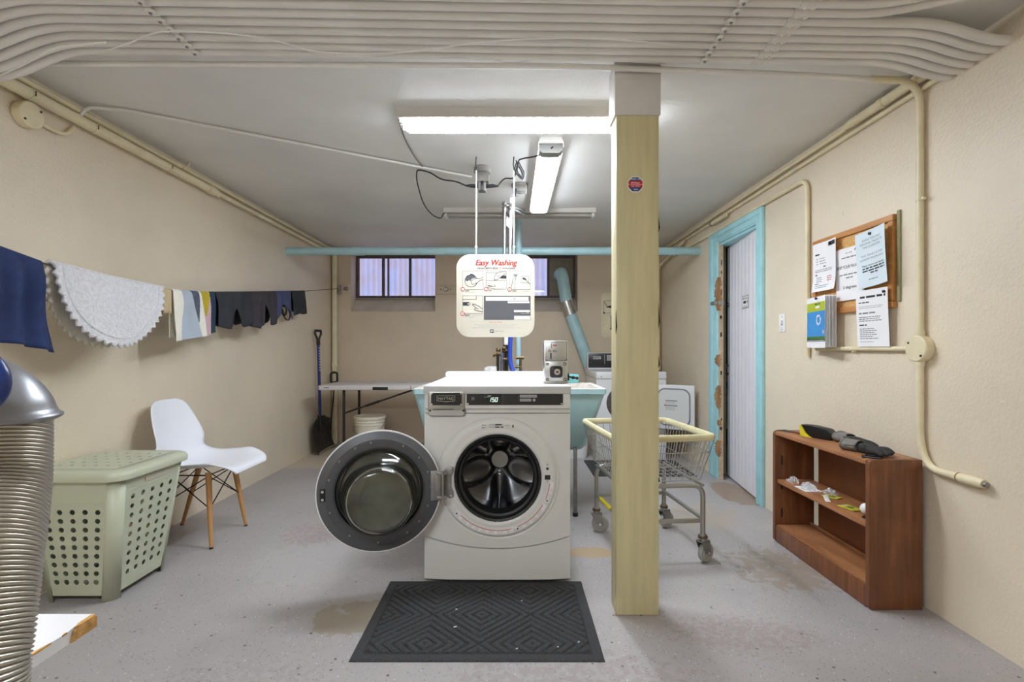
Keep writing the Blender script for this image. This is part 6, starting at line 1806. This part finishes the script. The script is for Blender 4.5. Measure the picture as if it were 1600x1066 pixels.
b = MB('black'); b.tube([(1.555 + 0.013 * math.cos(a * PI / 8), 2.162 + 0.013 * math.sin(a * PI / 8), ZS + 0.003) for a in range(16)], 0.0025, 6, closed=True); tag(b.build('rubber_ring', recalc=False), 'small black ring on the shelf in front of the bulb', 'ring')
# on top
t = thing('putty_knife', 'thin dark putty knife lying flat at the far end of the bookcase top', 'tool', (1.58, 2.72, bh))
b = MB('darkmetal'); b.prism([(0, -0.012), (0.09, -0.03), (0.09, 0.03), (0, 0.012)], (1.57, 2.74, bh + 0.001), V((-0.25, 0.97, 0)), V((0.97, 0.25, 0)), Z3, 0, 0.002); b.build('knife_blade', t)
b = MB('cabinetwood'); b.prism(rrect(-0.09, -0.012, 0.004, 0.012, 0.008), (1.57, 2.74, bh + 0.0005), V((-0.25, 0.97, 0)), V((0.97, 0.25, 0)), Z3, 0, 0.010, 0.002); b.build('knife_handle', t)
t = thing('hand_brush', 'black and yellow wedge shaped tool beside the gloves on the bookcase', 'tool', (1.615, 2.52, bh))
O_ = V((1.575, 2.655, bh)); uu = V((0.42, -0.91, 0)).normalized(); vv = uu.cross(Z3)
b = MB('black'); b.prism([(0.0, 0.062), (0.012, 0.05), (0.03, 0.022), (0.05, 0.006), (0.07, 0.0), (0.16, 0.0), (0.17, 0.03), (0.14, 0.055), (0.06, 0.064)], O_, uu, Z3, vv, -0.028, 0.028, 0.004); b.build('tool_body', t)
b = MB('yellow'); b.prism([(-0.006, 0.058), (0.0, 0.0), (0.066, 0.0), (0.046, 0.006), (0.026, 0.022), (0.008, 0.05)], O_, uu, Z3, vv, -0.031, 0.031, 0.002); b.build('side_plate', t)

def glove(c, yaw, lab, seed, flip=1, lift=0.0, sc=1.0):
    t = thing('work_glove', lab, 'glove', c, 'work gloves on the bookcase')
    f = V((math.cos(yaw), math.sin(yaw), 0)); s_ = V((-math.sin(yaw), math.cos(yaw), 0)) * flip
    C = V(c)
    def W(a, l, h): return C + f * a * sc + s_ * l * sc + Z3 * (h * sc)
    bm = bmesh.new()
    me = bpy.data.meshes.new('work_glove_hand')
    # palm and fingers as one skinned body
    P0 = [W(0.0, 0, 0.026), W(0.045, 0.0, 0.028), W(0.085, 0.0, 0.028)]
    verts, edges, rad = [], [], []
    def addv(p, r): verts.append(p); rad.append(r * sc); return len(verts) - 1
    w0 = addv(P0[0], 0.027); w1 = addv(P0[1], 0.030); edges.append((w0, w1))
    rr_ = random.Random(seed)
    for k, l in enumerate((-0.030, -0.010, 0.011, 0.031)):
        ln = (0.062, 0.075, 0.078, 0.066)[k]
        a = addv(W(0.08, l, 0.026), 0.0155); edges.append((w1, a))
        h = 0.020 + 0.010 * rr_.random(); sp = l * 0.35
        m = addv(W(0.08 + ln * 0.55, l + sp * 0.5, h + 0.006), 0.0125); edges.append((a, m))
        e = addv(W(0.08 + ln, l + sp + 0.006 * rr_.uniform(-1, 1), max(0.0125, h - 0.012)), 0.0115); edges.append((m, e))
    th1 = addv(W(0.035, -0.042, 0.020), 0.0145); edges.append((w1, th1)); th2 = addv(W(0.072, -0.062, 0.016), 0.0125); edges.append((th1, th2)); th3 = addv(W(0.098, -0.068, 0.014), 0.0115); edges.append((th2, th3))
    me.from_pydata([tuple(p - C) for p in verts], edges, [])
    o = bpy.data.objects.new('glove_hand', me); COL.objects.link(o); o.parent = t; ORG[o.name] = C
    md = o.modifiers.new('skin', 'SKIN')
    for i, d in enumerate(me.skin_vertices[0].data): d.radius = (rad[i], rad[i]); d.use_root = (i == 0)
    s2 = o.modifiers.new('sub', 'SUBSURF'); s2.levels = 2; s2.render_levels = 2
    me.materials.append(M['glove'])
    dg = bpy.context.evaluated_depsgraph_get(); dg.update()
    m2 = bpy.data.meshes.new_from_object(o.evaluated_get(dg)); o.modifiers.clear(); o.data = m2
    m2.polygons.foreach_set('use_smooth', [True] * len(m2.polygons))
    if not m2.materials: m2.materials.append(M['glove'])
    zmin = min(v.co.z for v in m2.vertices)
    for v in m2.vertices:
        v.co.z += -zmin + 0.0006 + lift
    b = MB('glovecuff')
    def cuff(u, v):
        a = 2 * PI * u; wr = 1 + 0.07 * noise.noise(V((u * 14, v * 5, seed)))
        return W(-0.055 + 0.07 * v, math.cos(a) * (0.036 + 0.004 * (1 - v)) * wr, 0.0275 + lift / sc + math.sin(a) * 0.0255 * wr)
    b.surf(cuff, 28, 8); b.tube([cuff(i / 28, 0) for i in range(28)], 0.004 * sc, 6, closed=True); b.mat('inkg')
    b.build('cuff', t, recalc=False, solid=0.003, weld=True)
    return t
glove((1.655, 2.425, bh), math.radians(-88), 'grey cuffed black work glove next to the yellow tool on the bookcase', 3, 1, 0.0, 0.95)
glove((1.575, 2.245, bh), math.radians(-70), 'black work glove nearest the front edge of the bookcase top', 5, -1, 0.0, 0.95)
b = MB('black'); b.prism(rrect(-0.035, -0.02, 0.035, 0.02, 0.008), (1.545, 2.115, bh + 0.0005), V((0.8, -0.6, 0)), V((0.6, 0.8, 0)), Z3, 0, 0.006, 0.002); b.tube([(1.53, 2.13, bh + 0.010), (1.555, 2.105, bh + 0.010), (1.57, 2.118, bh + 0.008)], 0.004, 6)
tag(b.build('black_clip'), 'small black strap lying at the near end of the bookcase top', 'strap')

# ------------------------------------------------------------------ notice board and papers
t = thing('notice_board', 'cork notice board in a wooden frame on the right wall', 'notice board', (XR - 0.01, 2.545, 1.29))
n0y, n1y, n0z, n1z = 2.245, 2.845, 1.288, 1.715
b = MB('cork'); b.box((XR - 0.012, n0y + 0.02, n0z + 0.02), (XR, n1y - 0.02, n1z - 0.02)); b.build('cork_sheet', t)
b = MB('corkframe'); xf = XR - 0.024
for lo, hi in (((xf, n0y, n0z), (XR, n1y, n0z + 0.03)), ((xf, n0y, n1z - 0.03), (XR, n1y, n1z)), ((xf, n0y, n0z + 0.03), (XR, n0y + 0.03, n1z - 0.03)), ((xf, n1y - 0.03, n0z + 0.03), (XR, n1y, n1z - 0.03))): b.box(lo, hi, 0.004)
b.build('frame', t)
b = MB('strip'); b.box((XR - 0.010, 2.222, 1.315), (XR - 0.001, 2.239, 1.728), 0.002)
tag(b.build('wooden_strip'), 'narrow grey green strip on the wall along the near edge of the notice board', 'strip')
UY = V((0, -1, 0)); NX = V((-1, 0, 0))
def sheet(name, lab, yc, zc, w, h, off, draw, mat='paper', rot=0.0, curl=None, pin=True):
    b = MB(mat); O = V((XR - off, yc, zc))
    pr = Print(b, O, UY, Z3, NX, curl); pr.rot = rot
    pr.rect(-w / 2, -h / 2, w, h, mat, 0, 14)
    draw(pr)
    if pin:
        b.mat('black'); q = pr.pt(0.0 if pin is True else pin, h / 2 - 0.02, 0); b.lathe([(0, 0.008), (0.007, 0.007), (0.006, 0.0), (0, 0)], q, (-1, 0, 0), 10)
    return tag(b.build(name, recalc=False, sharp=60), lab, 'paper')
def d1(p):
    p.rect(0.03, 0.105, 0.066, 0.022, 'ink', 1); p.bars(0.036, 0.117, 0.054, 2, 0.008, 0.004, 'inkl', 2, 0.2)
    p.bars(-0.085, 0.068, 0.045, 1, 0.01, 0.008, 'ink', 1, 0)
    p.bars(-0.075, 0.045, 0.02, 3, 0.014, 0.004, 'inkg', 1); p.bars(-0.045, 0.045, 0.06, 3, 0.014, 0.004, 'inkg', 1)
    p.bars(-0.012, -0.003, 0.02, 1, 0.01, 0.006, 'ink', 1, 0); p.bars(-0.085, -0.018, 0.165, 2, 0.009, 0.004, 'inkg', 1, .1)
    p.bars(-0.085, -0.045, 0.03, 1, 0.01, 0.006, 'ink', 1); p.bars(-0.075, -0.06, 0.05, 3, 0.011, 0.004, 'inkg', 1); p.bars(0.02, -0.06, 0.05, 3, 0.011, 0.004, 'red', 1)
    p.bars(-0.085, -0.095, 0.035, 1, 0.01, 0.005, 'ink', 1); p.bars(-0.08, -0.106, 0.12, 2, 0.01, 0.004, 'inkg', 1)
def d2(p):
    p.bars(0, 0.105, 0.05, 1, 0.01, 0.005, 'inkl', 1, 0, 'c'); p.bars(0, 0.082, 0.11, 1, 0.01, 0.006, 'inkg', 1, 0, 'c')
    p.text('KEEP YOUR FAUCETS', 0, 0.03, 0.0155, 'ink', 1, width=0.185, bold=0.012)
    p.bars(0, -0.005, 0.15, 1, 0.01, 0.006, 'inkg', 1, 0, 'c'); p.bars(0, -0.022, 0.05, 1, 0.01, 0.006, 'inkg', 1, 0, 'c')
    p.text('0 degrees', 0.0, -0.075, 0.015, 'ink', 1, width=0.10, bold=0.015)
def d3(p):
    for z, s_, w in ((0.088, 'PLEASE TAKE ANY', 0.12), (0.070, 'PERSONAL TRASH TO', 0.15), (0.052, 'THE DUMPSTER', 0.12), (0.012, 'THIS TRASH IS FOR', 0.15), (-0.006, 'LAUNDRY ROOM ONLY', 0.165)):
        p.text(s_, 0.005, z, 0.0095, 'inkg', 1, width=w, spacing=1.1)
    p.text('Please remove your laundry', 0.01, -0.036, 0.0085, 'ink', 1, width=0.15, bold=0.01)
    p.bars(0.01, -0.049, 0.155, 2, 0.012, 0.0065, 'ink', 1, 0.06, 'c'); p.bars(0.01, -0.073, 0.05, 1, 0.012, 0.006, 'ink', 1, 0, 'c'); p.bars(0.0, -0.103, 0.06, 1, 0.01, 0.004, 'inkg', 1, 0, 'c')
def d4(p):
    p.bars(-0.075, 0.098, 0.165, 1, 0.01, 0.010, 'ink', 1, 0); p.bars(-0.085, 0.075, 0.07, 1, 0.01, 0.005, 'ink', 1, 0); p.bars(-0.085, 0.056, 0.16, 2, 0.008, 0.0035, 'inkl', 1, .1)
    p.bars(-0.085, 0.022, 0.11, 1, 0.01, 0.007, 'inkg', 1, 0); p.bars(-0.085, 0.004, 0.16, 3, 0.009, 0.004, 'inkg', 1, .2)
    p.bars(-0.085, -0.035, 0.05, 1, 0.01, 0.006, 'ink', 1, 0); p.bars(-0.085, -0.052, 0.13, 6, 0.0095, 0.0035, 'inkg', 1, .5); p.bars(-0.085, -0.115, 0.1, 1, 0.0095, 0.0035, 'inkl', 1, .1)
sheet('notice_paper', 'white notice at the upper left of the cork board with curled lower edge', 2.713, 1.555, 0.216, 0.272, 0.034, d1, curl=lambda a, c: 0.012 * max(0, (-c - 0.06) / 0.08) ** 2 + 0.010 * max(0, a / 0.1) ** 2, pin=0.05)
sheet('notice_paper', 'white notice about faucets in the middle of the cork board', 2.525, 1.485, 0.210, 0.270, 0.0285, d2, curl=lambda a, c: 0.004 * math.sin(c * 9), pin=0.06)
sheet('notice_paper', 'pale blue tilted notice about trash at the upper right of the board', 2.345, 1.535, 0.208, 0.272, 0.041, d3, 'paperb', math.radians(4), lambda a, c: 0.012 * max(0, a / 0.1) ** 2 + 0.006 * math.sin(c * 8 + 1))
sheet('notice_paper', 'white notice hanging below the frame of the cork board', 2.357, 1.247, 0.208, 0.275, 0.030, d4, curl=lambda a, c: 0.008 * math.sin(c * 6 + 0.4) + 0.003, pin=0.085)
# recycling booklet, its pages fanned out from the wall
t = thing('recycling_booklet', 'blue and green recycling booklet pinned below the cork board', 'booklet', (1.72, 2.74, 1.1))
hinge = V((1.703, 2.838, 1.25))
def fan(near, name, mat, draw=None, z0=1.105, z1=1.385, yb_=2.655):
    near = V(near); u_ = V((near.x - hinge.x, near.y - hinge.y, 0)); wl = u_.length; u_.normalize(); n_ = u_.cross(Z3)
    if n_.x > 0: n_ = -n_
    b = MB(mat); b.obox((hinge.x + u_.x * wl / 2, hinge.y + u_.y * wl / 2, (z0 + z1) / 2), u_, Z3, n_, wl, z1 - z0, 0.0012)
    if draw:
        pr = Print(b, V((hinge.x, hinge.y, z0)) + n_ * 0.0008, u_, Z3, n_); draw(pr, wl, z1 - z0)
    b.build(name, t, recalc=False)
def cover(p, w, h):
    p.rect(0.004, 0.2, w - 0.006, 0.05, 'leafgreen', 1); p.rect(0.004, 0.045, w - 0.006, 0.155, 'printblue', 1); p.rect(0.004, 0.04, w - 0.006, 0.022, 'printgreen', 2); p.rect(0.004, 0.034, w - 0.006, 0.010, 'ink', 3)
    p.bars(w * 0.45, 0.235, 0.07, 1, 0.01, 0.009, 'printgreen', 2, 0); p.bars(w * 0.5, 0.217, 0.05, 1, 0.01, 0.011, 'paper', 2, 0)
    cx, cz, r = w * 0.66, 0.152, 0.024
    for k in range(3):
        a = PI / 2 + k * 2 * PI / 3
        A = [(cx + r * math.cos(a + d_), cz + r * math.sin(a + d_)) for d_ in (-0.62, -0.25, 0.25, 0.62)]
        p.stroke(A, 0.009, 'paper', 3)
        tx_, tz_ = A[-1]; dx_, dz_ = -math.sin(a + .7), math.cos(a + .7)
        p.poly([(tx_ + math.cos(a + .62) * 0.010, tz_ + math.sin(a + .62) * 0.010), (tx_ - math.cos(a + .62) * 0.010, tz_ - math.sin(a + .62) * 0.010), (tx_ + dx_ * 0.015, tz_ + dz_ * 0.015)], 'paper', 3)
    p.circle(w - 0.022, 0.085, 0.011, 'tw_pink', 3); p.bars(0.01, 0.037, w - 0.02, 1, 0.01, 0.003, 'paper', 4, 0)
fan((1.660, 2.605, 0), 'cover', 'paper', cover)
for k in range(6): fan((1.668 + 0.009 * k, 2.602 - 0.004 * (k % 2), 0), 'page', 'paper', None, 1.108, 1.385)
b = MB('black'); b.lathe([(0, 0.008), (0.007, 0.007), (0.006, 0.0), (0, 0)], (1.672, 2.70, 1.375), (-1, 0, 0), 10); b.tube([(1.672, 2.70, 1.375), (XR - 0.026, 2.70, 1.375)], 0.0012, 6); b.build('pin', t)
# switch
t = thing('light_switch', 'white light switch on the right wall between door and notice board', 'switch', (XR, 3.195, 1.21))
b = MB('whiteplastic'); b.prism(rrect(-0.035, -0.058, 0.035, 0.058, 0.006), (XR, 3.195, 1.266), UY, Z3, NX, 0, 0.006, 0.002); b.build('cover_plate', t)
b = MB('whiteplastic'); b.box((XR - 0.016, 3.190, 1.258), (XR - 0.004, 3.200, 1.276), 0.002); b.mat('inkg').box((XR - 0.0065, 3.187, 1.252), (XR - 0.005, 3.203, 1.281)); b.build('toggle', t)
b = MB('galv'); b.cyl((XR - 0.006, 3.195, 1.309), (XR - 0.0075, 3.195, 1.309), 0.004); b.cyl((XR - 0.006, 3.195, 1.223), (XR - 0.0075, 3.195, 1.223), 0.004); b.build('screw', t)

# ------------------------------------------------------------------ near left: flexible duct, laminate board
t = thing('flexible_duct', 'ribbed silver flexible duct with domed metal cap at the near left edge', 'duct', (-0.50, 0.418, 0))
b = MB('ductmetal')
path = smoothpath([(-0.5985, 0.55, 1.024), (-0.581, 0.53, 0.951), (-0.557, 0.495, 0.88), (-0.541, 0.47, 0.823), (-0.529, 0.45, 0.766), (-0.513, 0.43, 0.62), (-0.503, 0.42, 0.40), (-0.50, 0.418, 0.0)], 40)
# even steps along the path, four to a ring
L0 = [0.0]
for a, c in zip(path, path[1:]): L0.append(L0[-1] + (c - a).length)
ln = L0[-1]; step = 0.0047; n = int(ln / step) * 4; pts = []; rs = []; k = 0
for q in range(n + 1):
    d = ln * q / n
    while k < len(path) - 2 and L0[k + 1] < d: k += 1
    pts.append(path[k].lerp(path[k + 1], (d - L0[k]) / max(1e-9, L0[k + 1] - L0[k]))); rs.append((0.0620, 0.0642, 0.0651, 0.0642)[q % 4])
b.tube(pts, rs, 48); b.build('pipe', t, recalc=False, sharp=80)
p1 = V((-0.5985, 0.55, 1.022)); ax_ = Z3
b = MB('dome')
dome_prof = [(0.066, -0.006), (0.0715, -0.003), (0.0738, -0.001), (0.0735, 0.0015), (0.0700, 0.003)] + [(0.068 * (1 - (k / 14) ** 1.6) ** 0.625 if k < 14 else 0.0, 0.004 + 0.070 * k / 14) for k in range(1, 15)]
b.lathe(dome_prof, p1, ax_, 72); b.build('dome_cap', t, sharp=60)
b = MB('bluecap'); b.ball((-0.536, 0.468, 1.068), 0.058, 40, 24, (1, 0.40, 0.72)); b.build('blue_cap', t)
t = thing('laminate_board', 'white laminate board with broken corner at the near left', 'board', (-1.1, 0.5, 0))
b = MB('laminate'); bz = 0.639
pl_ = [(-1.7, 0.15), (-0.721, 0.15), (-0.721, 0.80), (-0.728, 0.835), (-0.722, 0.85), (-0.728, 0.856), (-1.7, 0.856)]
b.prism(pl_, (0, 0, bz - 0.021), X3, Y3, Z3, 0, 0.021)
b.build('board', t)
b = MB('chip')
b.prism([(0.806, -0.021), (0.812, -0.006), (0.822, -0.003), (0.832, 0.0006), (0.850, 0.0006), (0.856, -0.004), (0.856, -0.021)], (-0.7212, 0, bz), Y3, Z3, X3, -0.006, 0.0018)
b.prism([(-0.7205, 0.812), (-0.7200, 0.852), (-0.7265, 0.857), (-0.7275, 0.848), (-0.7255, 0.838), (-0.7265, 0.826), (-0.7225, 0.818)], (0, 0, bz), X3, Y3, Z3, -0.002, 0.0008)
b.prism([(-0.7205, 0.742), (-0.7205, 0.772), (-0.7230, 0.764), (-0.7262, 0.745)], (0, 0, bz), X3, Y3, Z3, -0.002, 0.0008)
b.prism([(-0.7205, 0.790), (-0.7205, 0.800), (-0.7228, 0.797)], (0, 0, bz), X3, Y3, Z3, -0.002, 0.0008)
b.build('broken_edge', t)
for x, y in ((-1.64, 0.22), (-1.64, 0.78), (-0.98, 0.22), (-0.98, 0.60)):
    b = MB('laminate'); b.box((x - 0.02, y - 0.02, 0), (x + 0.02, y + 0.02, bz - 0.021)); b.build('leg', t)

# ------------------------------------------------------------------ daylight, camera, colour
w = bpy.data.worlds.new('sky'); SC.world = w; w.use_nodes = True
bg = w.node_tree.nodes['Background']
bg.inputs[0].default_value = (0.80, 0.86, 1.0, 1); bg.inputs[1].default_value = WORLD
cam = bpy.data.cameras.new('camera'); co = bpy.data.objects.new('camera', cam); COL.objects.link(co)
co.location = (0, 0, CAMZ); co.rotation_euler = (PI / 2, 0, 0)
cam.sensor_fit = 'HORIZONTAL'; cam.sensor_width = 36.0; cam.lens = F * 36.0 / 1600.0
cam.shift_x = (800 - 799) / 1600.0
cam.shift_y = (545 - 533) / 1600.0
cam.clip_start = 0.02
SC.camera = co
vs_ = SC.view_settings
vs_.view_transform = 'Standard'; vs_.look = 'None'; vs_.gamma = 1.0; vs_.use_curve_mapping = False
vs_.exposure = EXPO
SC.cycles.use_denoising = True
SC.cycles.max_bounces = 10; SC.cycles.diffuse_bounces = 6; SC.cycles.transmission_bounces = 8; SC.cycles.transparent_max_bounces = 8
SC.cycles.caustics_reflective = False; SC.cycles.caustics_refractive = False
SC.cycles.sample_clamp_indirect = 6.0
